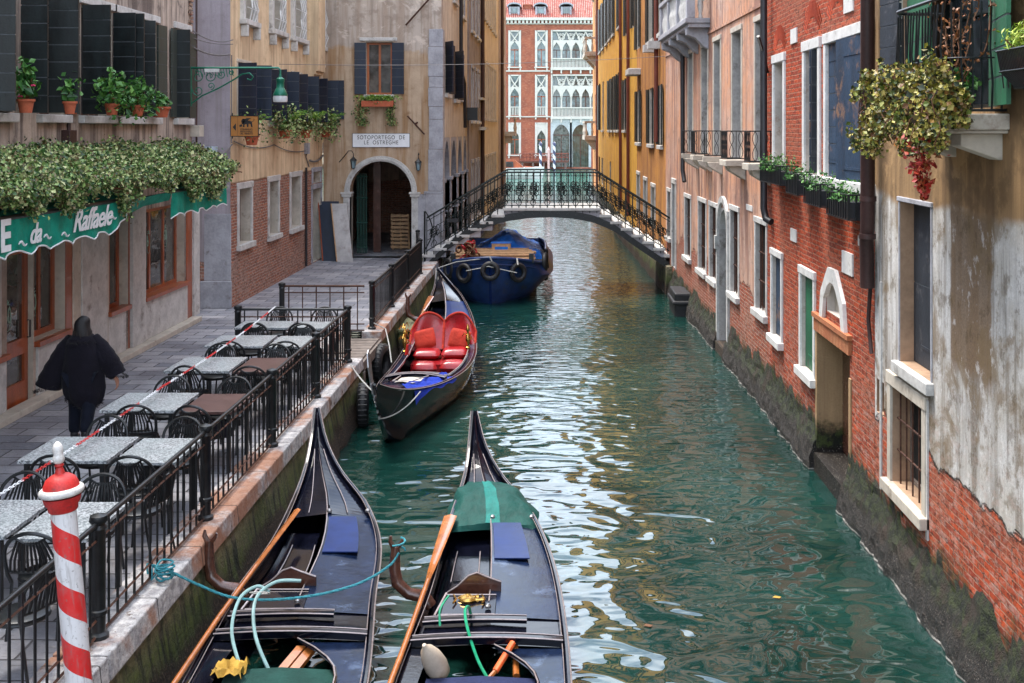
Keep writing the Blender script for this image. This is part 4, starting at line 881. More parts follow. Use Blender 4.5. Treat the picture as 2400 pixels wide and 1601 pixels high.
# wall lanterns
def lantern(loc, label, arm):
    r = thing('wall_lantern', label, 'wall lamp', loc, 0, 'lanterns beside the passage arch'); mb = MB()
    mb.lathe([(.01, .2), (.03, .16), (.11, .08), (.12, .06), (.09, .05)], n=6); mb.lathe([(.012, -.22), (.03, -.2), (.055, -.19), (.05, -.18)], n=6)
    for k in range(6): a = k * 1.047; mb.tube([(.09 * math.cos(a), .09 * math.sin(a), .05), (.05 * math.cos(a), .05 * math.sin(a), -.18)], .008, 4)
    mb.tube([(p[0], p[1], p[2]) for p in arm], .014, 6); mb.build('frame', M['iron'], r, world=False)
    mb = MB(); mb.lathe([(.08, .05), (.045, -.18)], n=6); mb.build('lamp_glass', M['glass_curtain'], r, world=False); return r
lantern((X(832), FY - .3, Z(380)), 'iron lantern on a curled bracket left of the arch', [(0, 0, .18), (0, 0, .28), (-.05, 0, .36), (-.16, .05, .36), (-.3, .15, .2), (-.5, .3, 0)])
lantern((X(982), FY - .18, Z(385)), 'iron lantern on a short stem right of the arch', [(0, 0, .18), (0, 0, .32), (0, .1, .36), (0, .18, .3)])
# window box on the tan facade
r = bush('window_box_fern', 'fern and ivy spilling from the box under the blue shuttered window', 'potted plant', (X(888), FY - .22, Z(243)), (.55, .16, .14), 500, M['ivy'], .06, group=None)
pts = []
for i in range(80):
    bx_ = rng.uniform(-.5, .5); a = rng.uniform(-2.6, -.5); ln = rng.uniform(.25, .5)
    for t in np.linspace(.1, 1, 12): pts.append((bx_ + ln * t * math.cos(a) * .9, ln * t * math.sin(a) * .35, .12 + ln * 1.0 * t * (1.15 - 1.15 * t)))
leaf_mesh('frond', pts, .06, M['fern'], r, world=False, aspect=.35)
N = 900; s_ = rng.choice([-.52, .42], N); d = rng.uniform(0, 1, N) ** .8; P = np.stack([s_ + rng.normal(0, .075 + .03 * (s_ < 0), N) + .04 * np.sin(d * 9), rng.normal(0, .05, N), -.8 * d + .1 - .12 * (s_ < 0) * 0], 1)
leaf_mesh('trailing_ivy', P, .055, M['ivy'], r, world=False)
mb = MB(); mb.box(-.5, .5, -.12, .12, -.1, .08); mb.build('box', M['terracotta'], r, world=False)
# boards leaning by the arch
for nm, lab, xa, xb, ya, zt, lean, mt in (('dark_board', 'dark blue board leaning on the brick wall beside the arch', 752, 800, 35.9, 2.76, -.28, 'shutter_navy'), ('white_board', 'white panel leaning in front of the dark board', 785, 822, 35.7, 2.7, -.35, 'board_grey')):
    r = thing(nm, lab, 'board', (X(xa), ya, QZ)); mb = MB(); x0, x1 = (xa - PX) * ya / F, (xb - PX) * ya / F
    mb.hexa([(x0 + .12, ya - .3, QZ), (x1 + .12, ya - .3, QZ), (x1 + .12, ya - .25, QZ), (x0 + .12, ya - .25, QZ), (x0 + lean * .5, ya + .3, zt), (x1 + lean * .5, ya + .3, zt), (x1 + lean * .5, ya + .35, zt), (x0 + lean * .5, ya + .35, zt)]); mb.build('panel', M[mt], r, bevel=.006)
    mb = MB(); mb.tube([(x0 + .12, ya - .31, QZ + .01), (x0 + lean * .5, ya + .29, zt)], .02, 5); mb.build('edge_strip', M['wood_pale' if mt == 'board_grey' else 'wood_red'], r)

# ------------------------------------------------------------------ canal side walls on the left bank beyond the arch
def sidehouse(name, label, x0, y0, y1, zt, mat, specs, n=RN, x1=None, toe_mat=None, z0=-.6, body=4.5, extra=None):
    fr = side((x0, y0), (x1 if x1 is not None else x0, y1), n)
    r = thing(name, label, 'building', (x0, (y0 + y1) / 2, 0)); hs = [(*s_[0], s_[1].get('depth', .25)) for s_ in specs]
    wall(r, fr, y0, y1, z0, zt, mat, hs, body=body)
    for rc, kw in specs: window(r, fr, rc, **{'depth': .25, **kw})
    if toe_mat: toe(r, fr, y0, y1, toe_mat)
    return r, fr
fr = side((EX, 0), (EX, 1), RN)
def rz(a, b_, z0, z1): return (min(fr.u(a), fr.u(b_)), max(fr.u(a), fr.u(b_)), z0, z1)
pl_ivory = wallmat('ivory_plaster', ((.70, .62, .50), (.56, .47, .37), (.30, .23, .17)), None, moss=.7, streak=.5)
sp = [(rz(1043, 1052, 6.2, 7.9), dict(glass='dark', sill='white_stone', shut=[(-1, 150, 'shutter_navy', .55), (1, 165, 'shutter_navy', .5)], panes=(1, 1))),
      (rz(1064, 1072, 6.1, 7.8), dict(glass='dark', sill='white_stone', shut=[(-1, 150, 'shutter_navy', .7), (1, 165, 'shutter_navy', .6)], panes=(1, 1))),
      (rz(1080, 1086, 6.2, 7.8), dict(glass='glass', surround='grey_stone', sill='white_stone')),
      (rz(1082, 1088, 9.4, 11.2), dict(glass='glass', surround='grey_stone', sill='white_stone')), (rz(1062, 1069, 9.6, 11.4), dict(glass='glass', surround='grey_stone', sill='white_stone'))]
arc = [(1040.5, 1054), (1057, 1070), (1073, 1082.5), (1086, 1094)]
for a, b_ in arc: sp.append((rz(a, b_, .6, 4.75), dict(depth=.5, glass='dark', panes=(1, 1))))
ivr, _ = sidehouse('ivory_house', 'ivory canal side house with pointed stone arches right behind the arch passage', EX, 37.0, 47.0, 14.2, pl_ivory, sp, body=.55)
mb = MB(); mb.box(-8.2, -4.21, 37.0, 46.9, 4.6, 14.1); mb.build('rear_block', pl_ivory, ivr)
for a, b_ in arc:
    u0, u1 = fr.u(a), fr.u(b_); mb = MB(); archfill(mb, fr, u0, u1, 3.4, 4.76, -.3, .0, 'point', 14, rise=1.25); mb.build('arch_head', M['grey_stone'], ivr)
    mb = MB(); e = (u1 - u0) * .0
    for u in (u0 - .12, u1): fbox(mb, fr, u, u + .14, .5, 3.3, -.2, .03); fbox(mb, fr, u - .04, u + .18, 3.3, 3.42, -.2, .08); fbox(mb, fr, u - .04, u + .18, 2.2, 2.28, -.2, .06); mb.cut()
    mb.each('column', M['grey_stone'], ivr, bevel=.01)
mb = MB(); mb.tube([fr.p(fr.u(1073), 14, .12), fr.p(fr.u(1073), 7.2, .12), fr.p(fr.u(1080), 6.8, .14), fr.p(fr.u(1082), 5.1, .14)], .07, 8); mb.build('downpipe', M['pipe_black'], ivr)
mb = MB(); fbox(mb, fr, fr.u(1090), fr.u(1095), 5.4, 5.9, 0, .5); mb.build('lantern_box', M['iron'], ivr)
pl_gr = wallmat('grey_brown_plaster', ((.33, .29, .28), (.24, .20, .19), (.15, .11, .10)), None, moss=.7, streak=.6)
sp = []
for a, b_ in ((1101, 1105), (1110, 1113), (1117, 1120)):
    for z0, z1 in ((1.2, 3.6), (5.4, 7.6), (9.2, 11.4)): sp.append((rz(a, b_, z0, z1), dict(glass='glass', surround='grey_stone', sw=.14, sill='white_stone', panes=(1, 2))))
gh, _ = sidehouse('grey_house', 'narrow grey brown canal side house on the left beyond the ivory one', EX + .06, 47.0, 54.5, 15.5, pl_gr, sp)
fr = side((EX + .06, 0), (EX + .06, 1), RN)
mb = MB(); fbox(mb, fr, 52.8, 54.45, 5.0, 5.15, 0, .35); fbox(mb, fr, 52.8, 54.45, 6.4, 6.5, 0, .2); mb.build('balcony', M['cream_stone'], gh)
mb = MB(); mb.tube([fr.p(54.3, 15, .1), fr.p(54.3, 1, .1)], .09, 8); mb.build('downpipe', M['pipe_brown'], gh)
pl_pale = wallmat('pale_cream_plaster', ((.78, .68, .52), (.64, .53, .40), (.36, .27, .19)), None, moss=.7, streak=.35)
fr = side((EX + .03, 0), (EX + .03, 1), RN); sp = []
for px in (1130, 1135.5, 1140.5, 1145, 1149.5, 1153.5, 1157.5, 1161):
    u = fr.u(px)
    for z0, z1 in ((1.6, 3.6), (5.6, 8.4), (10.6, 13.6)): sp.append(((u - .28, u + .28, z0, z1), dict(glass='glass', surround='cream_stone', sw=.12, sp=.03, sill='cream_stone', panes=(1, 2))))
sidehouse('pale_house', 'long pale cream house with rows of narrow windows on the left bank', EX + .03, 54.5, 71.5, 17.5, pl_pale, sp)
fr = side((EX + .1, 0), (EX + .1, 1), RN)
ch2, _ = sidehouse('corner_house', 'end house with stone balconies where the left bank meets the wide canal', EX + .1, 71.5, 80.5, 18.5, wallmat('warm_plaster', ((.55, .44, .36), (.45, .33, .26), (.3, .2, .15)), None, moss=.7, streak=.4), [((73.5, 74.4, 5.5, 8), dict(glass='glass', surround='cream_stone', sill='cream_stone')), ((76.5, 77.4, 5.5, 8), dict(glass='glass', surround='cream_stone')), ((76.5, 77.4, 10, 12.5), dict(glass='glass', surround='cream_stone')), ((73.5, 74.4, 10, 12.5), dict(glass='glass', surround='cream_stone'))])
mb = MB(); mb.tube([fr.p(71.7, 18, .15), fr.p(71.7, 1, .15)], .1, 8); mb.build('downpipe', M['pipe_brown'], ch2)
mb = MB()
for z in (4.9,):
    fbox(mb, fr, 78.2, 80.4, z - .3, z, 0, .75); fbox(mb, fr, 78.2, 80.4, z + .85, z + 1.0, .6, .75)
    for i in range(9): u = 78.3 + i * .25; mb.lathe([(.05, 0), (.09, .25), (.04, .6), (.06, .85)], fr.p(u, z, .68), 8)
    for u in (78.5, 80): fbox(mb, fr, u, u + .25, z - .8, z - .3, 0, .45)
mb.build('balcony', M['cream_stone'], ch2)
# ------------------------------------------------------------------ right bank, nearest stucco house
BR_RED = ((.55, .078, .020), (.27, .032, .012), (.40, .19, .12))
BR_OLD2 = ((.42, .085, .035), (.28, .055, .03), (.42, .30, .22))
pl_st = wallmat('flaking_stucco', ((.64, .63, .62), (.50, .46, .40), (.12, .08, .04)), BR_RED, zb=1.7, zamp=.45, moss=.75, streak=.8, fine=.02, hgrain=1.6, mottle=.7, vband=(10.2, 11.25, 2.7, 4.25, (.22, .14, .08)), band=(4.25, (.34, .21, .10), (.20, .12, .06), .5))
M['reveal_tan'] = basic('tan_reveal_plaster', (.34, .22, .14), .85, 0, .25, 2.5, .006, dirt=(.2, .12, .07)); M['reveal_cream'] = basic('pale_reveal_plaster', (.52, .47, .42), .85, 0, .2, 2.5, .006, dirt=(.3, .2, .14)); M['reveal_grey'] = basic('grey_reveal_plaster', (.38, .36, .34), .85, 0, .3, 2.2, .006, dirt=(.16, .14, .12))
fr = side((3.85, 0), (3.85, 1), LN)
st = thing('stucco_house', 'nearest right bank house with flaking white and brown stucco over red brick', 'building', (3.85, 10, 0))
r1 = (fr.u(2182), fr.u(2110), 2.41, 4.2); r2 = (fr.u(2165), fr.u(2092), .98, 2.08); r3 = (fr.u(2072), fr.u(2055), 1.62, 2.02); r4 = (fr.u(2330), fr.u(2116), 5.2, 8.0)
wall(st, fr, 1.5, 13.94, -.6, 12.5, pl_st, [(*r1, .26), (*r2, .26), (*r3, .15), (*r4, .3)], body=6, rev='reveal_tan')
toe(st, fr, 1.5, 13.94, pl_st)
w_ = window(st, fr, r1, .26, 'dark', None, 'grey_stone', sw=.05, sp=.012, sill='white_stone', panes=(1, 1)); shutter(w_, fr, r1[0], 1, r1[1] - r1[0], r1[2], r1[3], 0, M['shutter_slate'], boards=2, off=-.17)
w_ = window(st, fr, r2, .26, 'dark', 'wood_grey', 'cream_stone', sw=.13, sp=.03, sill='cream_stone', bars=5, panes=(2, 1))
mb = MB(); mb.quad(fr.p(r3[0], 1.62, -.14), fr.p(r3[1], 1.62, -.14), fr.p(r3[1], 2.02, -.14), fr.p(r3[0], 2.02, -.14)); mb.build('vent', M['dark'], st)
w_ = window(st, fr, r4, .3, 'glass', 'shutter_black', 'cream_stone', sw=.08, panes=(2, 3)); shutter(w_, fr, r4[1], -1, .5, 5.2, 7.9, 172, M['shutter_slate']); shutter(w_, fr, r4[1] - .05, -1, 1.1, 5.22, 7.9, 6, M['shutter_teal'], off=-.05); shutter(w_, fr, r4[0], 1, .9, 5.2, 7.9, 168, M['shutter_teal'])
mb = MB()
for u in (fr.u(2068) , r2[0] - .17): fbox(mb, fr, u, u + .05, .75, 3.2 if u > 13 else 2.2, 0, .02)
mb.build('stone_strip', M['white_stone'], st)
# balcony slab, corbels and railing (part of the house), plants are things of their own
mb = MB(); y0, y1, XB = 9.78, 11.5, 3.30; fbox(mb, fr, y0, y1, 5.0, 5.14, 0, 3.85 - XB + .04); fbox(mb, fr, y0 + .03, y1 - .03, 4.97, 5.0, 0, 3.85 - XB); mb.cut()
for y in (9.95, 11.1): mb.prism([fr.p(y, 4.97, -.01), fr.p(y, 4.97, .36), fr.p(y, 4.86, .36), fr.p(y, 4.74, .02), fr.p(y, 4.74, -.01)], (0, .26, 0)); mb.cut()
bal = mb.each('balcony', M['cream_stone'], st, bevel=.012)
mb = MB(); loop = []; XR = XB + .03
for i in range(9): a = math.pi / 2 * i / 8; loop.append((XR + .22 - .22 * math.sin(a), y0 + .06 + .22 - .22 * math.cos(a)))
path = [(3.84, y0 + .06), (3.7, y0 + .06)] + loop + [(XR, y) for y in np.linspace(y0 + .5, y1 - .35, 10)]
for i in range(1, 9): a = math.pi / 2 * i / 8; path.append((XR + .22 - .22 * math.cos(a), y1 - .28 + .22 * math.sin(a)))
path += [(3.7, y1 - .06), (3.84, y1 - .06)]
for z, r_ in ((5.17, .014), (6.15, .018), (5.62, .008)): mb.tube([(a, b_, z) for a, b_ in path], r_, 6)
L_ = 0; acc = 0; P2 = [Vector((a, b_)) for a, b_ in path]
for i in range(len(P2) - 1):
    sg_ = (P2[i + 1] - P2[i]).length; t = (0.085 - acc) if acc else .04
    while t < sg_:
        q = P2[i].lerp(P2[i + 1], t / sg_); jx = random.uniform(-.03, .03); mb.tube([(q.x, q.y, 5.16), (q.x + .01, q.y, 5.4), (q.x + jx * .6, q.y + .02, 5.7), (q.x, q.y, 6.10)], .0095, 5); t += .085
    acc = sg_ - (t - .085)
mb.build('railing', M['iron'], bal)
bk = thing('planter_basket', 'black iron planter basket with a bright herb at the top right corner', 'planter', (3.55, 8.8, 5.6))
mb = MB()
for k in range(22):
    y = 8.45 + k * .03; mb.tube([(3.62, y, 5.33), (3.50, y, 5.46), (3.47, y, 5.62)], .006, 4)
for z, x in ((5.33, 3.62), (5.46, 3.50), (5.62, 3.47)): mb.tube([(3.86, 9.1, z), (x, 9.1, z), (x, 8.4, z)], .009, 5)
for k in range(9): x = 3.5 + k * .04; mb.tube([(x + .03, 9.1, 5.33), (x, 9.1, 5.62)], .006, 4)
mb.build('basket', M['iron'], bk)
bush('herb_bush', 'bright yellow green rosemary bush growing from the iron basket', 'potted plant', (3.66, 8.85, 5.36), (.22, .25, .16), 700, M['herb'], .045, True, potsize=(.10, .2), up=.15, aspect=.3)
# the big autumn creeper over the balcony front
cr = thing('creeper', 'yellow and green autumn ivy tumbling over the iron balcony on the right', 'climbing plant', (3.0, 11.2, 5.1))
def cloud(n, c, r, sp=0.3):
    q = rng.normal(size=(n, 3)); q /= np.linalg.norm(q, axis=1)[:, None]; q *= rng.uniform(sp, 1, n)[:, None] ** .5; l = 1 + .2 * np.sin(q[:, 1:2] * 9 + q[:, 2:] * 7); return q * l * np.array(r) + np.array(c)
parts_ = []; n0 = 4800; yy = rng.uniform(9.68, 11.75, n0); zz = rng.uniform(0, 1, n0)
top = 5.52 + .06 * np.sin(yy * 6) + .05 * np.sin(yy * 13); bot = 5.02 + .10 * np.sin(yy * 4.1) + .06 * np.sin(yy * 9.7) - .26 * np.exp(-((yy - 11.45) / .22) ** 2) - .20 * np.exp(-((yy - 9.9) / .2) ** 2)
parts_.append(np.stack([3.20 + rng.normal(0, .055, n0) + .03 * np.sin(yy * 8 + zz * 6), yy, bot + (top - bot) * zz], 1))
n1 = 1100; xx = rng.uniform(3.18, 3.46, n1); parts_.append(np.stack([xx, 9.70 + rng.normal(0, .05, n1), 5.02 + (.55 - (xx - 3.18) * .9) * rng.uniform(0, 1, n1)], 1))
for k in range(70):
    yy = rng.uniform(9.6, 12.2); parts_.append(cloud(int(rng.uniform(15, 70)), (3.17 + rng.uniform(-.09, .05), yy, rng.choice([rng.uniform(4.85, 5.1), rng.uniform(5.0, 5.6)])), (.05, rng.uniform(.06, .2), rng.uniform(.05, .15))))
P = np.concatenate(parts_)
nn = np.zeros_like(P); nn[:, 0] = -.5; nn[:, 1] = -.6; nn[:, 2] = .3
leaf_mesh('foliage', P, .036, M['vine'], cr, nrm=nn, aspect=.95)
N = 420; d = rng.uniform(0, 1, N); P = np.stack([3.2 + rng.normal(0, .07, N) * (1.15 - d) + .05 * d, 10.2 + rng.normal(0, .12, N) * (1.2 - d), 4.95 - .55 * d], 1); leaf_mesh('leaves', P, .045, M['vine_red'], cr)
mb = MB(); rr = random.Random(8)
for i in range(110):
    p = [3.2, rr.uniform(9.7, 12.0), 5.35]; pt = [tuple(p)]
    for k in range(7): p = [p[0] - rr.uniform(-.04, .045), p[1] + rr.uniform(-.12, .12), p[2] - rr.uniform(-.03, .12)]; pt.append(tuple(p))
    mb.tube(pt, .005, 4)
mb.build('stem', M['twig'], cr)
dv = thing('dry_climber', 'bare twisting climber with rusty leaves on the balcony rails', 'climbing plant', (3.2, 10.2, 5.2)); mb = MB(); lp_ = []
for i in range(9):
    p = [3.42 + rr.uniform(-.08, .08), 10.0 + rr.uniform(-.1, .1), 5.3]; pt = [tuple(p)]
    for k in range(10): p = [p[0] + rr.uniform(-.06, .06), p[1] + rr.uniform(-.09, .09), p[2] + rr.uniform(.03, .14)]; pt.append(tuple(p)); lp_ += [[p[0] + rr.uniform(-.05, .05), p[1] + rr.uniform(-.06, .06), p[2]] for _ in range(4)]
    mb.tube(pt, .007, 4)
mb.build('stem', M['twig'], dv); leaf_mesh('foliage', lp_, .03, leaf_mat('rusty_leaves', [(.20, .06, .02), (.35, .13, .04), (.14, .06, .03)]), dv)
bush('pot_plant', 'small green plant in a square terracotta pot on the balcony slab', 'potted plant', (3.52, 10.0, 5.14), (.13, .13, .13), 160, M['geranium'], .05, True, potsize=(.085, .16))

# ------------------------------------------------------------------ red brick house
mt_red = wallmat('red_brick_wall', None, BR_RED, moss=.8, fine=.03)
fr = side((3.85, 13.95), (3.82, 20.9), LN)
rh = thing('red_brick_house', 'bright red brick house with white stone window frames on the right bank', 'building', (3.85, 17.5, 0))
def ZR(px, py): return fr.z(px, py)
R1 = fr.rect(1817, 1838, 150, 392); R2 = fr.rect(1889, 1920, 122, 404); R3 = fr.rect(1942, 2043, 104, 414); R4 = fr.rect(1812, 1833, 596, 782); R5 = fr.rect(1880, 1909, 640, 858)
R6 = (fr.u(1992), fr.u(1917), .25, 2.1); R7 = (fr.u(1974), fr.u(1938), 2.44, 2.84)
wall(rh, fr, 13.95, 20.9, -.6, 13, mt_red, [(*r, .28) for r in (R1, R2, R3)] + [(*r, .14) for r in (R4, R5)] + [(*R6, .42), (*R7, .12)], body=6, rev='reveal_cream'); 
for a_, b_ in ((13.95, R6[0] - .02), (R6[1] + .02, 20.9)): toe(rh, fr, a_, b_, mt_red)
window(rh, fr, R1, .28, 'dark', None, 'white_paint', sw=.13, sill='white_paint', panes=(1, 1))
w_ = window(rh, fr, R2, .28, 'dark', None, 'white_paint', sw=.14, sill='white_paint', panes=(1, 1)); shutter(w_, fr, R2[0] + .28, 1, .2, R2[2], R2[3], 92, M['shutter_peel'], off=-.12); shutter(w_, fr, R2[0] + .2, 1, .22, R2[2], R2[3], 96, M['shutter_slate'], off=-.14)
w_ = window(rh, fr, R3, .28, 'dark', None, 'white_paint', sw=.13, sp=.05, sill='white_paint', panes=(1, 1)); um = fr.u(1977)
shutter(w_, fr, R3[1], -1, R3[1] - um - .02, R3[2], R3[3], 0, M['shutter_peel'], boards=8, off=-.02); shutter(w_, fr, R3[0], 1, um - R3[0] - .02, R3[2] - .06, R3[3], 4, M['shutter_peel'], boards=1, off=.0)
w_ = window(rh, fr, R4, .14, 'dark', None, 'white_paint', sw=.10, sill='white_paint', panes=(1, 1)); shutter(w_, fr, R4[0], 1, R4[1] - R4[0], R4[2], R4[3], 0, M['shutter_peel'], boards=1, off=-.07)
w_ = window(rh, fr, R5, .14, 'dark', None, 'white_paint', sw=.11, sill='white_paint', panes=(1, 1)); shutter(w_, fr, R5[0], 1, R5[1] - R5[0], R5[2], R5[3], 0, M['shutter_teal'], boards=1, off=-.07)
# pointed white niche above the water door, brick lintel and the door itself
mb = MB(); uc = (R7[0] + R7[1]) / 2; uo = (R7[1] - R7[0]) / 2
outer = [(-uo - .28, 2.320), (-uo - .2, 2.689), (-uo * .5 - .12, 2.963), (-.2, 3.080), (.2, 3.080), (uo * .5 + .12, 2.963), (uo + .2, 2.689), (uo + .28, 2.320)]; inner = [(-uo - .10, 2.320), (-uo - .02, 2.612), (-uo * .55, 2.811), (-.08, 2.882), (.08, 2.882), (uo * .55, 2.811), (uo + .02, 2.612), (uo + .10, 2.320)]
for i in range(7):
    a, b_, c, d_ = outer[i], outer[i + 1], inner[i + 1], inner[i]
    mb.hexa([fr.p(uc + q[0], q[1], -.02) for q in (a, b_, c, d_)] + [fr.p(uc + q[0], q[1], .05) for q in (a, b_, c, d_)])
mb.build('niche_surround', M['white_paint'], rh)
mb = MB(); mb.quad(fr.p(R7[0], R7[2], -.11), fr.p(R7[1], R7[2], -.11), fr.p(R7[1], R7[3], -.11), fr.p(R7[0], R7[3], -.11)); mb.build('niche_back', M['cream_stone'], rh)
mb = MB(); fbox(mb, fr, R6[0] - .12, R6[1] + .12, 2.255, 2.32, -.05, .07); 
n = 12
for i in range(n): a = R6[0] - .1 + (R6[1] - R6[0] + .2) * i / n; fbox(mb, fr, a + .008, a + (R6[1] - R6[0] + .2) / n - .008, 2.06, 2.25, -.03, .045)
mb.build('brick_lintel', wallmat('lintel_brick', ((.50, .22, .10), (.40, .13, .06), (.3, .12, .06)), None, moss=-9, streak=.3), rh)
dm = wallmat('door_jamb_stone', ((.46, .30, .16), (.36, .23, .12), (.22, .14, .08)), None, moss=.75, streak=.4, fine=.03)
mb = MB(); fbox(mb, fr, R6[1] - .004, R6[1] + .10, .0, 2.05, -.40, .02); fbox(mb, fr, R6[0] - .1, R6[0] + .004, .0, 1.75, -.40, .02); fbox(mb, fr, R6[0], R6[1], -.5, .27, -.4, .06); dj = mb.build('door_jamb', dm, rh)
mb = MB(); fbox(mb, fr, R6[0] + .005, R6[1] - .005, .28, 2.08, -.41, -.36); mb.build('door', M['wood_dark'], rh)
mb = MB(); 
for a, b_, c, d_ in ((1855, 1869, 70, 104), (1980, 2002, -10, 33), (1855, 1868, 534, 563), (2014, 2032, 552, 575), (1976, 2001, 586, 637)):
    q = fr.rect(a, b_, c, d_); fbox(mb, fr, q[0], q[1], q[2], q[3], -.02, .02); mb.cut()
mb.each('stone_block', M['white_paint'], rh)
mb = MB()     # relieving arches of upright bricks over the windows
for r in (R1, R2, R3, R3, R4, R5):
    pass
for uc, w2, z in ((( R1[0] + R1[1]) / 2, .45, R1[3] + .3), ((R2[0] + R2[1]) / 2, .5, R2[3] + .35), (R3[0] + .55, .5, R3[3] + .4), (R3[1] - .5, .5, R3[3] + .4)):
    for i in range(15):
        a = math.radians(35 + 110 * i / 14); c0 = (uc + w2 * math.cos(a), z - .35 + w2 * math.sin(a)); c1 = (uc + (w2 + .24) * math.cos(a), z - .35 + (w2 + .24) * math.sin(a)); t = .024
        mb.hexa([fr.p(c0[0] - t, c0[1], -.01), fr.p(c0[0] + t, c0[1], -.01), fr.p(c1[0] + t, c1[1], -.01), fr.p(c1[0] - t, c1[1], -.01), fr.p(c0[0] - t, c0[1], .008), fr.p(c0[0] + t, c0[1], .008), fr.p(c1[0] + t, c1[1], .008), fr.p(c1[0] - t, c1[1], .008)])
    mb.cut()
mb.each('relieving_arch', wallmat('arch_brick', ((.40, .055, .018), (.30, .04, .015), (.14, .03, .012)), None, moss=-9, streak=.2), rh)
mb = MB(); u = fr.u(2061); pth = [fr.p(u, 12.5, .14), fr.p(u, 3.9, .14), fr.p(u + .12, 3.65, .12), fr.p(u + .16, 3.1, .1)]; mb.tube(pth, .085, 10)
for z in (11, 9, 7.1, 5.6, 4.15, 3.7): mb.tube([fr.p(u + (.03 if z < 3.9 else 0), z, .135), fr.p(u + (.03 if z < 3.9 else 0), z + .06, .135)], .10, 10)
mb.tube([fr.p(u + .16, 3.15, .06), fr.p(u + .3, 2.7, .05), fr.p(u + .16, 2.3, .05)], .025, 6); mb.build('downpipe', M['pipe_brown'], rh, smooth=True)
mb = MB(); mb.tube([fr.p(fr.u(1814), ZR(1814, 85), .28), fr.p(fr.u(1805), ZR(1805, 135), .1), fr.p(fr.u(1801), ZR(1801, 170), .02)], .03, 6); mb.build('flue', M['iron'], rh)
# flower boxes on the brick wall
G = 'iron flower boxes along the red brick wall'
for k, (xa, xb, zc, lab) in enumerate(((1781, 1838, 4.28, 'far iron flower box beside the black downpipe'), (1842, 1880, 4.20, 'second iron flower box with straggly green sprigs'), (1884, 1934, 4.12, 'third iron flower box crowded with dry and green stems'), (1938, 2040, 4.06, 'longest iron flower box nearest the brown downpipe under the peeling shutters'))):
    a, b_ = sorted((fr.u(xa + 4, .3), fr.u(xb, .05) if k == 3 else fr.u(xb, .25))); r = thing('flower_box', lab, 'flower box', fr.p((a + b_) / 2, zc, .18), 0, G)
    mb = MB(); h = .30
    for z in (zc - h / 2, zc + h / 2): mb.tube([fr.p(a, z, .02), fr.p(a, z, .32), fr.p(b_, z, .32), fr.p(b_, z, .02)], .011, 5)
    nb_ = int((b_ - a) / .11)
    for i in range(nb_ + 1): u = a + (b_ - a) * i / nb_; fbox(mb, fr, u - .012, u + .012, zc - h / 2, zc + h / 2, .315, .33)
    for i in range(4): o = .03 + i * .09; fbox(mb, fr, a - .008, a + .008, zc - h / 2, zc + h / 2, o, o + .02)
    mb.build('rack', M['iron'], r)
    mb = MB(); fbox(mb, fr, a + .03, b_ - .03, zc - h / 2 + .01, zc + .06, .05, .30); mb.build('trough', M['pipe_black'], r)
    n = int(360 * (b_ - a)); u_ = rng.uniform(a + .03, b_ - .03, n); hh = rng.uniform(0, .18, n) * (1 + .6 * np.sin(u_ * 9)); P = np.array([fr.p(x_, zc + .05 + y_, o_) for x_, y_, o_ in zip(u_, hh, rng.uniform(.04, .38, n))]); leaf_mesh('foliage', P, .045, M['geranium'], r, aspect=.5)

# ------------------------------------------------------------------ pink house
pl_pink = wallmat('salmon_plaster', ((.62, .30, .17), (.54, .38, .31), (.24, .13, .10)), BR_OLD2, zb=1.85, zamp=.8, moss=.75, streak=1.0, fine=.02, mottle=.5)
fr = side((3.82, 20.9), (3.45, 36.5), LN)
pk = thing('salmon_house', 'salmon pink plastered house with tall windows and small iron balconies, right bank', 'building', (3.6, 28, 0))
sp = []
for a, b_ in ((1614, 1624), (1645, 1659), (1674, 1689), (1717, 1738), (1771, 1795)): sp.append(((fr.u(b_), fr.u(a), 4.42, 7.05), dict(depth=.3, glass='glass', surround='cream_stone', sw=.10, sp=.02, panes=(2, 4))))
low = [((1606, 1619), 1.55, 3.15), ((1638, 1655), 1.5, 3.2), ((1664, 1680), 1.5, 3.2), ((1713, 1731), 1.55, 3.3), ((1772, 1796), 1.62, 3.25), ((1565, 1572), 1.7, 3.1)]
for (a, b_), z0, z1 in low: sp.append(((fr.u(b_), fr.u(a), z0, z1), dict(depth=.15, glass='dark', surround='white_stone', sw=.10, sp=.02, sill='white_stone', bars=4, panes=(1, 1))))
for a, b_ in ((1590, 1600), (1640, 1655), (1690, 1712)): sp.append(((fr.u(b_), fr.u(a), 8.2, 10.4), dict(depth=.3, glass='glass', surround='cream_stone', sw=.12, panes=(2, 3))))
dr = (fr.u(1708), fr.u(1686), .2, 3.25); sp.append((dr, dict(depth=.42, glass='dark', surround='white_stone', sw=.14, sp=.06, panes=(1, 1), head=False)))
sp.append(((fr.u(1584), fr.u(1577), .9, 3.4), dict(depth=.3, glass='glass', surround='white_stone', sw=.14, panes=(1, 1))))
wall(pk, fr, 20.91, 36.5, -.6, 14.2, pl_pink, [(*s_[0], s_[1]['depth']) for s_ in sp], body=6, rev='reveal_grey')
for rc, kw in sp: window(pk, fr, rc, **kw)
toe(pk, fr, 20.9, dr[0] - .02, pl_pink); toe(pk, fr, dr[1] + .02, 36.5, pl_pink)
mb = MB(); uc = (dr[0] + dr[1]) / 2; rr_ = (dr[1] - dr[0]) / 2; archfill(mb, fr, dr[0], dr[1], 2.75, 3.26, -.4, .0, 'round', 12, rise=.48); archband(mb, fr, dr[0], dr[1], 2.78, .14, .0, .06, 14); fbox(mb, fr, dr[1], dr[1] + .16, 2.3, 2.6, 0, .1); mb.build('arch_head', M['white_stone'], pk)
mb = MB(); fbox(mb, fr, dr[0], dr[1], -.5, .22, -.4, .1); mb.build('doorstep', M['moss'], pk)
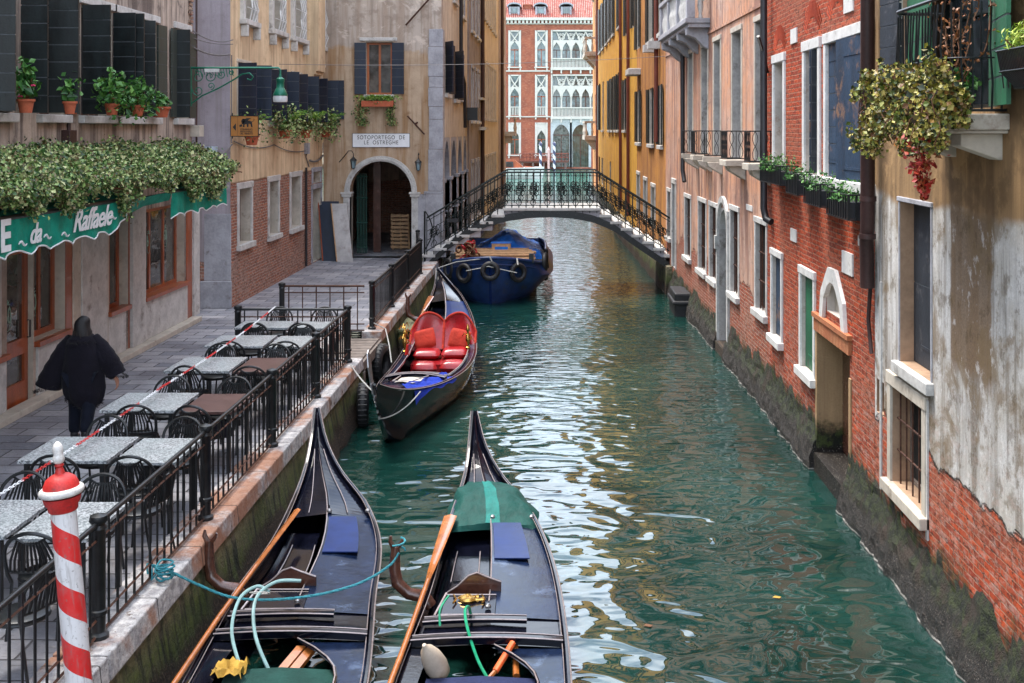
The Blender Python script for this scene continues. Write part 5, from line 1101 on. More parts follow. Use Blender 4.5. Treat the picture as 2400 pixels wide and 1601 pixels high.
mb = MB(); fbox(mb, fr, 21, 36.4, 7.30, 7.36, 0, .03); mb.build('string_course', pl_pink, pk)
mb = MB()
for (a, b_) in ((1600, 1626), (1628, 1648), (1650, 1681), (1690, 1738), (1744, 1796)):
    u0, u1 = fr.u(b_, .1), fr.u(a, .38); fbox(mb, fr, u0, u1, 4.28, 4.40, 0, .42)
    for u in (u0 + .1, u1 - .25): mb.prism([fr.p(u, 4.28, 0), fr.p(u, 4.28, .34), fr.p(u, 4.18, .30), fr.p(u, 4.0, 0)], fr.d * .14)
    mb.cut()
bl = mb.each('balcony', M['cream_stone'], pk, bevel=.01)
mb = MB()
for (a, b_) in ((1600, 1626), (1628, 1648), (1650, 1681), (1690, 1738), (1744, 1796)):
    u0, u1 = fr.u(b_, .1) + .04, fr.u(a, .38) - .04
    for z in (4.43, 4.98): mb.tube([fr.p(u0, z, 0), fr.p(u0, z, .38), fr.p(u1, z, .38), fr.p(u1, z, 0)], .012, 5)
    segs = [(fr.p(u0, 0, .02), fr.p(u0, 0, .38)), (fr.p(u0, 0, .38), fr.p(u1, 0, .38))]
    for p0, p1 in segs:
        ln = (Vector(p1) - Vector(p0)).length; nn_ = max(2, int(ln / .16))
        for i in range(nn_ + 1):
            c = Vector(p0).lerp(Vector(p1), i / nn_); dv_ = (Vector(p1) - Vector(p0)).normalized() * .05
            mb.tube([(c.x, c.y, 4.43), (c.x, c.y, 4.98)], .007, 4)
            if i < nn_:
                m_ = Vector(p0).lerp(Vector(p1), (i + .5) / nn_)
                mb.tube([(m_.x + dv_.x * math.sin(t * .9), m_.y + dv_.y * math.sin(t * .9), 4.43 + .55 * t / 7) for t in range(8)], .006, 4); mb.tube([(m_.x - dv_.x * math.sin(t * .9), m_.y - dv_.y * math.sin(t * .9), 4.43 + .55 * t / 7) for t in range(8)], .006, 4)
    mb.cut()
mb.each('railing', M['iron'], pk)
mb = MB(); u = fr.u(1790, .14)
mb.tube([fr.p(u, 13.9, .14), fr.p(u, 3.6, .14), fr.p(u - .1, 3.42, .12), fr.p(u - .22, 3.38, .05)], .062, 8); u = fr.u(1600, .12); mb.tube([fr.p(u, 7.6, .12), fr.p(u, 3.9, .12), fr.p(u - .2, 3.6, .1)], .06, 8); mb.build('downpipe', M['pipe_black'], pk, smooth=True)
mb = MB(); q = fr.rect(1750, 1764, 478, 491); fbox(mb, fr, q[0], q[1], q[2], q[3], 0, .015); np_ = mb.build('number_plate', M['white_paint'], pk)
# stone balcony above
mb = MB(); y0, y1, O = 27.5, 33.3, .56; fbox(mb, fr, y0, y1, 7.56, 7.68, 0, O + .04); fbox(mb, fr, y0 + .04, y1 - .04, 7.46, 7.56, 0, O - .04); fbox(mb, fr, y0, y1, 8.5, 8.62, O - .2, O + .02); fbox(mb, fr, y0, y0 + .2, 8.5, 8.62, 0, O - .2)
for u in (y0, y0 + 1.9, y0 + 3.8, y1 - .22): fbox(mb, fr, u, u + .22, 7.68, 8.5, O - .2, O)
for u in (y0 + .25, y0 + 1.9, y0 + 3.6, y1 - .5):
    mb.prism([fr.p(u, 7.46, 0), fr.p(u, 7.46, O - .02), fr.p(u, 7.30, O - .04), fr.p(u, 7.22, O - .25), fr.p(u, 7.02, .12), fr.p(u, 6.95, 0)], fr.d * .3)
b2 = mb.build('stone_balcony', M['grey_stone'], pk, bevel=.012)
mb = MB(); prof = [(.05, 0), (.05, .06), (.035, .1), (.075, .3), (.06, .42), (.03, .55), (.05, .72), (.055, .82)]
for i in range(26):
    u = y0 + .35 + i * .2
    if u < y1 - .3: mb.lathe(prof, fr.p(u, 7.68, O - .1), 8)
mb.lathe(prof, fr.p(y0 + .1, 7.68, .22), 10); mb.build('baluster', M['white_stone'], b2, smooth=True)

# ------------------------------------------------------------------ ochre, yellow and orange houses, heightened out of view to shape the reflected sky
fr = side((3.45, 36.5), (2.75, 88), LN)
def house_r(name, label, y0, y1, zt, mat, specs, pipes=(), toe_=True):
    r = thing(name, label, 'building', fr.p((y0 + y1) / 2, 0)); 
    wall(r, fr, y0, y1, -.6, zt, mat, [(*s_[0], .25) for s_ in specs], body=5)
    for rc, kw in specs: window(r, fr, rc, **{'depth': .25, 'glass': 'dark', **kw})
    if toe_: toe(r, fr, y0, y1, M['moss'], h=.7)
    for px, mt, zb_ in pipes:
        mb = MB(); u = fr.u(px, .1); mb.tube([fr.p(u, zt - .2, .1), fr.p(u, zb_, .1)], .075, 8); mb.build('downpipe', M[mt], r)
    return r
def R(a, b_, z0, z1): return (min(fr.u(a), fr.u(b_)), max(fr.u(a), fr.u(b_)), z0, z1)
SH = [(-1, 172, 'shutter_black', .45), (1, 174, 'shutter_black', .45)]
och = wallmat('ochre_plaster', ((.56, .25, .055), (.44, .19, .06), (.22, .09, .035)), None, moss=.8, streak=.8, mottle=.15)
yel = wallmat('yellow_plaster', ((.74, .40, .045), (.62, .31, .04), (.32, .15, .035)), None, moss=.8, streak=.45, hgrain=.5)
oc = house_r('ochre_house', 'streaky ochre orange house just behind the bridge on the right bank', 36.51, 47.5, 19.0, och,
    [(R(1494, 1502, 4.5, 6.6), dict(shut=SH, sill='white_stone', panes=(1, 1))), (R(1522, 1532, 4.5, 6.5), dict(shut=SH, sill='white_stone', panes=(1, 1))), (R(1546, 1553, 4.5, 6.5), dict(shut=SH, sill='white_stone', panes=(1, 1))),
     (R(1520, 1533, 8.2, 10.6), dict(shut=SH, sill='white_stone', panes=(1, 1))), (R(1542, 1552, 8.2, 10.6), dict(shut=SH, sill='white_stone', panes=(1, 1))), (R(1493, 1500, 8.3, 10.5), dict(shut=SH, panes=(1, 1))),
     (R(1494, 1500, 1.6, 3.2), dict(surround='white_stone', panes=(1, 1))), (R(1510, 1517, 1.6, 3.1), dict(surround='white_stone', panes=(1, 1))), (R(1528, 1536, 1.6, 3.0), dict(surround='white_stone', panes=(1, 1)))], [(1538, 'pipe_red', 4.6)])
mb = MB(); fbox(mb, fr, fr.u(1502), fr.u(1494), 7.2, 7.45, 0, .5); mb.build('chimney_stub', M['white_stone'], oc, bevel=.02)
mb = MB()
for z0 in (7.7,):
    for u in (fr.u(1536), fr.u(1548)): fbox(mb, fr, u, u + .45, z0, z0 + .25, 0, .4); mb.cut()
mb.each('corbel', M['white_stone'], oc)
ye = house_r('yellow_house', 'bright yellow canal house with black shutters beyond the bridge on the right', 47.51, 79.0, 22.5, yel,
    [(R(1403.5, 1407, 5.0, 8.1), dict(shut=SH, panes=(1, 1))), (R(1412, 1415, 5.0, 8.1), dict(panes=(1, 1), sill='white_stone'))] + [(R(a, a + 4, 5.0, 7.9), dict(shut=SH, sill='white_stone', panes=(1, 1))) for a in (1427, 1434, 1442, 1448)] + [(R(1462, 1468, 5.0, 7.4), dict(shut=SH, sill='white_stone', panes=(1, 1)))] +
    [(R(a, a + 4, 10.2, 13.2), dict(shut=SH, sill='white_stone', panes=(1, 1))) for a in (1405, 1412, 1420, 1428, 1436, 1449)] + [(R(a, a + 4, 9.4, 12.0), dict(shut=SH, panes=(1, 1))) for a in (1466, 1482)] + [(R(a, a + 3, 1.5, 3.2), dict(panes=(1, 1))) for a in (1403, 1410, 1429)], [(1454, 'pipe_red', 1.2), (1472, 'pipe_red', 1.2)])
org = wallmat('orange_plaster', ((.72, .33, .12), (.62, .27, .10), (.4, .16, .07)), None, moss=.8, streak=.3)
og = house_r('orange_house', 'slim orange house with three small stone balconies at the right end of the canal', 79.01, 88, 22.0, org, [((83.6, 84.6, 5.4, 7.6), dict(panes=(1, 1))), ((83.6, 84.6, 11.2, 13.4), dict(panes=(1, 1)))], [(1399, 'pipe_red', 1)])
mb = MB()
for z in (4.6, 10.6, 15.6):
    fbox(mb, fr, 82, 86.6, z - .3, z, 0, .85); fbox(mb, fr, 82, 86.6, z + .9, z + 1.05, .65, .85); fbox(mb, fr, 82, 82.2, z + .9, z + 1.05, 0, .65)
    for i in range(12): mb.lathe([(.06, 0), (.1, .3), (.05, .6), (.07, .9)], fr.p(82.2 + i * .38, z, .75), 6)
    mb.lathe([(.06, 0), (.1, .3), (.05, .6), (.07, .9)], fr.p(82.1, z, .3), 6)
    for u in (82.3, 85.8): mb.prism([fr.p(u, z - .3, 0), fr.p(u, z - .3, .75), fr.p(u, z - 1.1, 0)], fr.d * .4)
    mb.cut()
mb.each('balcony', M['cream_stone'], og)

# ------------------------------------------------------------------ palace across the wide canal
PYY = 150.0; kp = PYY / F; X = lambda px: (px - PX) * kp; Z = lambda py: CH - (py - PY) * kp
ff = Fr((0, PYY), (1, 0), FN, 0)
pal_ = thing('palace', 'red brick gothic palace with white traceried windows across the wide canal', 'building', (0, PYY, 0))
def brick_far():
    b = NB('palace_brick'); u, z, vec = uvz(b); n = b.noise(vec, 1.0, 5, .6); t = b.noise(b.comb(b.math('MULTIPLY', u, 1.2), b.math('MULTIPLY', z, 5.0), 0.0), 2.2, 4, .6)
    c = b.mixc(b.step(n, .35, .65), (.34, .095, .05), (.24, .065, .038)); c = b.mixc(b.math('MULTIPLY', b.step(t, .48, .68), .7), c, (.42, .19, .11)); return b.done(c, .85)
pbm = brick_far()
M['palace_white'] = basic('palace_white_stone', (.56, .52, .46), .6, 0, .1, 1.5, .004)
M['palace_glass'] = glass_mat('palace_glass', (.04, .07, .08), .06, (.22, .25, .24)); M['palace_glass_dark'] = glass_mat('palace_dark_glass', (.02, .03, .03), .05, (.12, .14, .10))
singles = [(1195, 1217.5), (1257.5, 1280)]; rows = [(158, 74, 'top'), (273, 178, 'mid'), (364, 290, 'low')]; hol = []
for a, b_ in singles:
    for yb, yt, k in rows: hol.append((X(a), X(b_), Z(yb - 3), Z(yt), .35))
ml = [(1296 + i * 22.7, 1313 + i * 22.7) for i in range(5)]
hol.append((X(1294), X(1406), Z(160), Z(74), .6)); hol.append((X(1294), X(1406), Z(272), Z(178), .6)); hol.append((X(1296), X(1335), Z(392), Z(288), .8)); hol.append((X(1341), X(1380), Z(392), Z(288), .8))
wall(pal_, ff, -16, 16, -.6, Z(45), pbm, hol, body=10, roof=False)
def tracery(mb, x0, x1, zs, zt, o0=-.2, o1=.02, pointed=1.0):
    archfill(mb, ff, x0, x1, zs, zt, o0, o1, 'ogee', 12, rise=(x1 - x0) * .95 * pointed)
for a, b_ in singles:
    for yb, yt, k in rows:
        x0, x1, z0, z1 = X(a), X(b_), Z(yb - 3), Z(yt); g = MB(); g.quad(ff.p(x0, z0, -.3), ff.p(x1, z0, -.3), ff.p(x1, z1, -.3), ff.p(x0, z1, -.3))
        mb = MB(); e = .2
        fbox(mb, ff, x0 - e, x0 + .08, z0 - .1, z1 + .15, -.2, .08); fbox(mb, ff, x1 - .08, x1 + e, z0 - .1, z1 + .15, -.2, .08); fbox(mb, ff, x0, x1, z1 - .02, z1 + .15, -.2, .08); fbox(mb, ff, x0 - .3, x1 + .3, z0 - .25, z0 - .1, -.1, .2)
        H_ = z1 - z0; zm = z0 + H_ * (.72 if k != 'low' else .8)
        if k == 'low': tracery(mb, x0 + .08, x1 - .08, z0 + H_ * .52, z1)
        else:
            zsp = z0 + H_ * .48; archfill(mb, ff, x0 + .08, x1 - .08, zsp, zm, -.2, .02, 'ogee', 12, rise=(x1 - x0) * .85)
            xm = (x0 + x1) / 2
            for sg_ in (-1, 1):
                mb.tube([ff.p(xm + sg_ * .55, zm - .25, -.08), ff.p(xm + sg_ * .2, zm + .1, -.08), ff.p(xm, zm + .35, -.08), ff.p(xm - sg_ * .3, zm + .75, -.08), ff.p(xm - sg_ * .6, z1, -.08)], .09, 5)
        if k == 'mid':
            fbox(mb, ff, x0, x1, z0 + 1.0, z0 + 1.12, -.15, .1)
            for i in range(6): uu = x0 + .1 + (x1 - x0 - .2) * i / 5; fbox(mb, ff, uu - .05, uu + .05, z0, z0 + 1.0, -.1, .04)
        for xx in (x0 - .2, x1 + .02): fbox(mb, ff, xx, xx + .18, z0 - .55, z0 - .25, 0, .15)
        wo_ = mb.build('window', M['palace_white'], pal_); g.build('pane', M['palace_glass' if k != 'low' else 'palace_glass_dark'], wo_)
        mb = MB(); xm = (x0 + x1) / 2; fbox(mb, ff, xm - .05, xm + .05, z0, z0 + H_ * .5, -.29, -.22); fbox(mb, ff, x0, x1, z0 + H_ * .46, z0 + H_ * .46 + .12, -.29, -.22); mb.build('sash', M['wood_red'], wo_)
for (yb, yt, k) in rows[:2]:
    z0, z1 = Z(yb), Z(yt); x0, x1 = X(1294), X(1406); mb = MB(); g = MB(); g.quad(ff.p(x0, z0, -.55), ff.p(x1, z0, -.55), ff.p(x1, z1, -.55), ff.p(x0, z1, -.55))
    fbox(mb, ff, x0 - .15, x0 + .05, z0 - .1, z1 + .2, -.3, .1); fbox(mb, ff, x0, x1, z1, z1 + .2, -.3, .1); fbox(mb, ff, x0 - .2, x1, z0 - .35, z0, -.3, .35); fbox(mb, ff, x0, x1, z0 + 1.05, z0 + 1.2, -.1, .3)
    H_ = z1 - z0; zsp = z0 + H_ * .50; zm = z0 + H_ * .76; xs = [X(a) for a, _ in ml] + [X(ml[-1][1])]
    for i, (a, b_) in enumerate(ml):
        a, b_ = X(a), X(b_); archfill(mb, ff, a + .02, b_ - .02, zsp, zm, -.28, .0, 'ogee', 12, rise=.95)
        if i < 4:
            xc = b_ + (X(22.7 + 1296) - X(1313)) / 2; mb.lathe([(.16, 0), (.11, .15), (.1, zsp - z0 - .3), (.18, zsp - z0)], ff.p(xc, z0, -.12), 8); fbox(mb, ff, b_ - .02, X(ml[i + 1][0]) + .02, zsp, zm, -.28, 0)
            # quatrefoil ring between the arch heads
            for rr_ in (.42,):
                for q in range(4): cx, cz = xc + .2 * math.cos(q * 1.571 + .785), zm + .45 + .2 * math.sin(q * 1.571 + .785); mb.tube([ff.p(cx + .24 * math.cos(t * .628), cz + .24 * math.sin(t * .628), -.1) for t in range(10)], .07, 5, closed=True)
            mb.tube([ff.p(xc, zm - .1, -.1), ff.p(xc - .4, zm + .55, -.1), ff.p(xc - .63, z1, -.1)], .08, 5); mb.tube([ff.p(xc, zm - .1, -.1), ff.p(xc + .4, zm + .55, -.1), ff.p(xc + .63, z1, -.1)], .08, 5)
    for i in range(34): uu = x0 + .1 + i * .18; fbox(mb, ff, uu - .05, uu + .05, z0, z0 + 1.05, .05, .15) if uu < x1 else None
    for i in range(5): fbox(mb, ff, X(1291 + 22.7 * i), X(1291 + 22.7 * i) + .2, z0 - .8, z0 - .35, 0, .3)
    lo = mb.build('loggia_window', M['palace_white'], pal_); g.build('pane', M['palace_glass'], lo)
    mb = MB()
    for a, b_ in ml: a, b_ = X(a), X(b_); fbox(mb, ff, a, b_, zsp - .1, zsp, -.54, -.45); fbox(mb, ff, (a + b_) / 2 - .05, (a + b_) / 2 + .05, z0, zsp, -.54, -.45)
    mb.build('sash', M['wood_dark'], lo)
mb = MB(); fbox(mb, ff, X(1291), 6, Z(392), Z(277), -.02, .12)
mb = MB()
for a, b_ in ((1296, 1335), (1341, 1380)):
    archfill(mb, ff, X(a), X(b_), Z(318), Z(286), -.5, .1, 'point', 14, rise=1.45); 
    fbox(mb, ff, X(a) - .3, X(a) + .02, Z(392), Z(286), -.3, .12); fbox(mb, ff, X(b_) - .02, X(b_) + .3, Z(392), Z(286), -.3, .12)
fbox(mb, ff, X(1291), 6, Z(286), Z(276), -.02, .12); gw = mb.build('water_gate', basic('palace_grey_stone', (.42, .45, .45), .7, 0, .2, 1, .004), pal_)
mb = MB()
for a, b_ in ((1296, 1335), (1341, 1380)): mb.quad(ff.p(X(a), Z(392), -.7), ff.p(X(b_), Z(392), -.7), ff.p(X(b_), Z(288), -.7), ff.p(X(a), Z(288), -.7))
mb.build('pane', M['palace_glass_dark'], gw)
mb = MB()
for a, b_ in ((1296, 1335), (1341, 1380)): m_ = X((a + b_) / 2); fbox(mb, ff, m_ - .05, m_ + .05, Z(392), Z(318), -.68, -.58); fbox(mb, ff, X(a), X(b_), Z(318), Z(315.5), -.68, -.58)
mb.build('sash', M['wood_dark'], gw)
mb = MB(); fbox(mb, ff, -16, 16, Z(57), Z(55), 0, .2); fbox(mb, ff, -16, 16, Z(48), Z(42), 0, .55); fbox(mb, ff, -16, X(1290), Z(168), Z(165), 0, .12); fbox(mb, ff, -16, X(1290), Z(275), Z(272.5), 0, .15)
for i in range(64): fbox(mb, ff, -16 + i * .5, -16 + i * .5 + .28, Z(55), Z(48), 0, .38)
mb.build('cornice', M['palace_white'], pal_)
def rooftile2():
    b = NB('palace_roof_tiles'); P = b.sep(b.obj); wv = b.math('SINE', b.math('MULTIPLY', P[0], 26.0)); n = b.noise(b.obj, 2.5, 5, .7)
    c = b.mixc(b.step(wv, -.4, .5), (.16, .035, .025), b.mixc(b.step(n, .4, .6), (.42, .10, .07), (.55, .27, .22))); return b.done(c, .85, b.bump(wv, .05))
mb = MB(); ze, zr_ = Z(42), Z(42) + 5.5; mb.prism([(-16.4, PYY - .5, ze), (-16.4, PYY + 8, zr_), (-16.4, PYY + 16, ze)], (32.8, 0, 0)); mb.build('roof', rooftile2(), pal_)
for px in (1205, 1267, 1327):
    mb = MB(); x = X(px); archfill(mb, ff, x - .75, x + .75, ze + .9, ze + 1.5, -1.8, -.1, 'round', 8, rise=.5); 
    mb = MB(); mb.box(x - .7, x - .45, PYY + .2, PYY + 2.2, ze, ze + 1.5); mb.box(x + .45, x + .7, PYY + .2, PYY + 2.2, ze, ze + 1.5); mb.box(x - .45, x + .45, PYY + .4, PYY + 2.2, ze + 1.3, ze + 1.5)
    for i in range(8): a, b2_ = math.pi * i / 8, math.pi * (i + 1) / 8; mb.hexa([(x + .85 * math.cos(a), PYY, ze + 1.45 + .4 * math.sin(a)), (x + .85 * math.cos(b2_), PYY, ze + 1.45 + .4 * math.sin(b2_)), (x + .85 * math.cos(b2_), PYY + 3, ze + 1.45 + .4 * math.sin(b2_)), (x + .85 * math.cos(a), PYY + 3, ze + 1.45 + .4 * math.sin(a)), (x + .95 * math.cos(a), PYY, ze + 1.55 + .5 * math.sin(a)), (x + .95 * math.cos(b2_), PYY, ze + 1.55 + .5 * math.sin(b2_)), (x + .95 * math.cos(b2_), PYY + 3, ze + 1.55 + .5 * math.sin(b2_)), (x + .95 * math.cos(a), PYY + 3, ze + 1.55 + .5 * math.sin(a))])
    d_ = mb.build('dormer', M['grey_stone'], pal_); mb = MB(); mb.quad((x - .45, PYY + .45, ze), (x + .45, PYY + .45, ze), (x + .45, PYY + .45, ze + 1.3), (x - .45, PYY + .45, ze + 1.3)); mb.build('pane', M['palace_glass'], d_)
mb = MB(); mb.box(X(1226), X(1245), PYY + 1.5, PYY + 2.6, ze + .3, Z(10)); mb.box(X(1224), X(1247), PYY + 1.4, PYY + 2.7, Z(10), Z(7)); mb.build('chimney', pbm, pal_)
for i, (xa, xb, zt, lab, mt) in enumerate(((-40, -16.6, 17, 'plain cream canal house left of the gothic palace', pl_pale), (16.6, 40, 16, 'plain salmon canal house right of the gothic palace', pl_pink))):
    r = thing('canal_house', lab, 'building', ((xa + xb) / 2, 151, 0)); f2 = Fr((0, 151), (1, 0), FN, 0); hs = [(x, x + 1.1, z, z + 2.2) for x in np.arange(xa + 2, xb - 2, 3.2) for z in (2, 7, 12)]
    wall(r, f2, xa, xb, -.6, zt, mt, [(*h, .3) for h in hs], body=12)
    for h in hs: window(r, f2, h, .3, 'glass', None, 'white_stone', sw=.15)
# landing stage, striped poles and water taxi in front of the palace
pr = thing('landing_stage', 'dark red railed landing stage in front of the palace', 'jetty', (X(1275), 146, 0)); k2 = 146 / F; X2 = lambda px: (px - PX) * k2; Z2 = lambda py: CH - (py - PY) * k2
mb = MB(); mb.box(X2(1219), X2(1332), 144, 149.9, Z2(381), Z2(377)); 
for px in (1225, 1250, 1275, 1300, 1325): mb.tube([(X2(px), 144.2, -.6), (X2(px), 144.2, Z2(378))], .14, 6)
mb.build('deck', M['wood_dark'], pr)
mb = MB(); z0, z1 = Z2(377), Z2(359)
for z in (z0, z0 + .45, z1): mb.tube([(X2(1219), 144, z), (X2(1332), 144, z)], .05, 5)
for i in range(15):
    x = X2(1219) + i * (X2(1332) - X2(1219)) / 14; mb.tube([(x, 144, z0), (x, 144, z1)], .04, 4)
    if i < 14: x2 = X2(1219) + (i + 1) * (X2(1332) - X2(1219)) / 14; mb.tube([(x, 144, z0 + .45), (x2, 144, z1)], .025, 4); mb.tube([(x2, 144, z0 + .45), (x, 144, z1)], .025, 4)
mb.build('railing', M['pipe_red'], pr)
def pole_mat(name, c1, c2, freq):
    b = NB(name); P = b.sep(b.obj); ang = b.math('ARCTAN2', P[1], P[0]); f = b.math('FRACT', b.math('ADD', b.math('MULTIPLY', ang, 1 / (2 * math.pi)), b.math('MULTIPLY', P[2], freq)))
    n = b.noise(b.obj, 9, 5, .6); n2 = b.noise(b.obj, 30, 4, .7); c = b.mixc(b.math('GREATER_THAN', f, .5), c1, c2); c = b.mixc(b.math('MULTIPLY', b.step(n, .45, .75), .35), c, b.mixc(.5, c, (.3, .27, .27))); c = b.mixc(b.math('MULTIPLY', b.step(n2, .60, .66), .55), c, (.17, .14, .13)); c = b.mixc(b.math('MULTIPLY', b.step(b.noise(b.map(b.obj, (1, 1, .12)), 34, 4, .7), .52, .66), .4), c, (.22, .18, .17)); return b.done(c, .42, b.bump(n, .003))
pm = pole_mat('blue_white_spiral', (.7, .7, .7), (.02, .03, .10), .9)
for px, yt, lab in ((1267, 335, 'blue and white spiral mooring pole, left of the two by the palace stage'), (1299, 335, 'blue and white spiral mooring pole right of the plain pale one')):
    r = thing('mooring_pole', lab, 'mooring pole', (X2(px) * .97, 141, 0), 0, 'mooring poles before the palace'); mb = MB(); zt = Z2(yt); mb.lathe([(.16, -.8), (.16, zt - .3), (.22, zt - .25), (.2, zt), (.05, zt + .2)], n=10); mb.build('shaft', pm, r, world=False)
r = thing('mooring_pole', 'plain pale pink mooring pole between the two spiral poles', 'mooring pole', (X2(1286) * .97, 141, 0), 0, 'mooring poles before the palace'); mb = MB(); zt = Z2(352); mb.lathe([(.14, -.8), (.14, zt), (.2, zt + .05), (.03, zt + .5)], n=10); mb.build('shaft', basic('pale_pink_paint', (.6, .38, .35)), r, world=False)
tx = thing('water_taxi', 'white water taxi with varnished wooden cabin on the wide canal', 'boat', (-5.9, 118, 0)); mb = MB(); rows = []
for i in range(15):
    t = i / 14; x = 4.6 - 9.5 * (1 - t) if False else -4.9 + 9.5 * t; hw = 1.15 * (1 - max(0, (t - .55) / .45) ** 2.2) + .02; zg = .95 + .3 * t; rows.append([(x, -hw, zg), (x - .1 * t, -hw * .85, .3), (x - .3 * t, 0, -.3), (x - .1 * t, hw * .85, .3), (x, hw, zg)])
mb.grid(rows); mb.grid([[r_[0], r_[4]] for r_ in rows]); mb.quad(*[rows[0][k] for k in (0, 1, 3, 4)]); mb.build('hull', M['white_paint'], tx, world=False, smooth=True)
mb = MB(); mb.hexa([(-2.6, -.9, 1.0), (2.7, -.8, 1.05), (2.7, .8, 1.05), (-2.6, .9, 1.0), (-2.4, -.75, 1.95), (1.6, -.7, 1.95), (1.6, .7, 1.95), (-2.4, .75, 1.95)]); mb.hexa([(2.7, -.8, 1.05), (3.9, -.4, 1.15), (3.9, .4, 1.15), (2.7, .8, 1.05), (2.6, -.7, 1.3), (3.8, -.3, 1.2), (3.8, .3, 1.2), (2.6, .7, 1.3)]); mb.build('cabin', M['wood_red'], tx, world=False)
mb = MB()
for a, b_ in ((-2.3, -1.1), (-.95, .2), (.35, 1.5)): mb.hexa([(a, -.91, 1.25), (b_, -.91, 1.25), (b_, -.8, 1.25), (a, -.8, 1.25), (a + .05, -.80, 1.8), (b_ - .05, -.80, 1.8), (b_ - .05, -.7, 1.8), (a + .05, -.7, 1.8)])
mb.build('cabin_window', M['glass'], tx, world=False)

# overhead wire across the canal
r = thing('overhead_wire', 'thin dark wire strung across the canal in front of the houses', 'cable', (0, 34, 6.6)); mb = MB(); mb.tube(sagline((-7.38, 30.6, 6.75), (3.5, 34.0, 7.2), .12, 24), .007, 4); mb.build('strand', M['cable'], r)

# ------------------------------------------------------------------ iron bridge
YB0, YB1 = 35.5, 38.0; kb = YB0 / F; X = lambda px: (px - PX) * kb; Z = lambda py: CH - (py - PY) * kb
br = thing('iron_footbridge', 'arched iron footbridge with white stone steps and ornate railings over the canal', 'bridge', (-.2, 36.7, 0))
archx = [X(p) for p in (975, 1000, 1050, 1100, 1145, 1190, 1240, 1290, 1340, 1390, 1440, 1480, 1530, 1575, 1592)]; archz = [Z(p) for p in (660, 634, 585, 550, 530, 518, 511, 509, 512, 521, 542, 572, 606, 636, 650)]
AZ = lambda x: float(np.interp(x, archx, archz))
steps = [(X(1181), X(1407), 2.60)]
for k in range(1, 8): steps.append((X(1181) - k * (X(1181) - X(991)) / 7.0, X(1181) - (k - 1) * (X(1181) - X(991)) / 7.0, 2.60 - k * .205)); steps.append((X(1407) + (k - 1) * (X(1582) - X(1407)) / 7.0, X(1407) + k * (X(1582) - X(1407)) / 7.0, 2.60 - k * .205))
mb = MB()
for a, b_, z in steps:
    mb.box(a - .03, b_ + .03, YB0 - .06, YB1 + .06, z - .085, z)
mb.build('tread', M['white_stone'], br, bevel=.012)
mb = MB()
for a, b_, z in steps: mb.box(a + .005, b_ - .005, YB0 + .02, YB1 - .02, z - .29, z - .09)
mb.build('riser', M['grey_stone'], br)
mb = MB(); xs = np.linspace(archx[0], archx[-1], 60)
for y0, y1 in ((YB0 - .05, YB0 + .05), (YB1 - .05, YB1 + .05), (36.3, 36.4), (37.1, 37.2)):
    for i in range(59):
        a, b_ = xs[i], xs[i + 1]; za, zb_ = AZ(a), AZ(b_); mb.hexa([(a, y0, za), (b_, y0, zb_), (b_, y1, zb_), (a, y1, za), (a, y0, za + .22), (b_, y0, zb_ + .22), (b_, y1, zb_ + .22), (a, y1, za + .22)])
for i in range(59):
    a, b_ = xs[i], xs[i + 1]; za, zb_ = AZ(a), AZ(b_)
    if i % 2 == 0: mb.tube([(a, YB0 - .06, za + .11), (a, YB0 - .08, za + .11)], .05, 6)
    mb.quad((a, YB0, za + .2), (b_, YB0, zb_ + .2), (b_, YB1, zb_ + .2), (a, YB1, za + .2))
mb.build('arch_rib', M['iron'], br)
mb = MB(); mb.box(-4.5, -3.9, YB0 + .02, YB1, -.6, .96); mb.cut(); mb.box(3.35, 4.1, YB0 + .02, YB1, -.6, 1.05); mb.each('abutment', M['moss'], br)
HX = [X(1003), X(1011), X(1183), X(1395), X(1580)]; 
def DZ(x): # base line of the railing
    return float(np.interp(x, [X(985), X(1181), X(1400), X(1585)], [1.14, 2.66, 2.66, 1.12]))
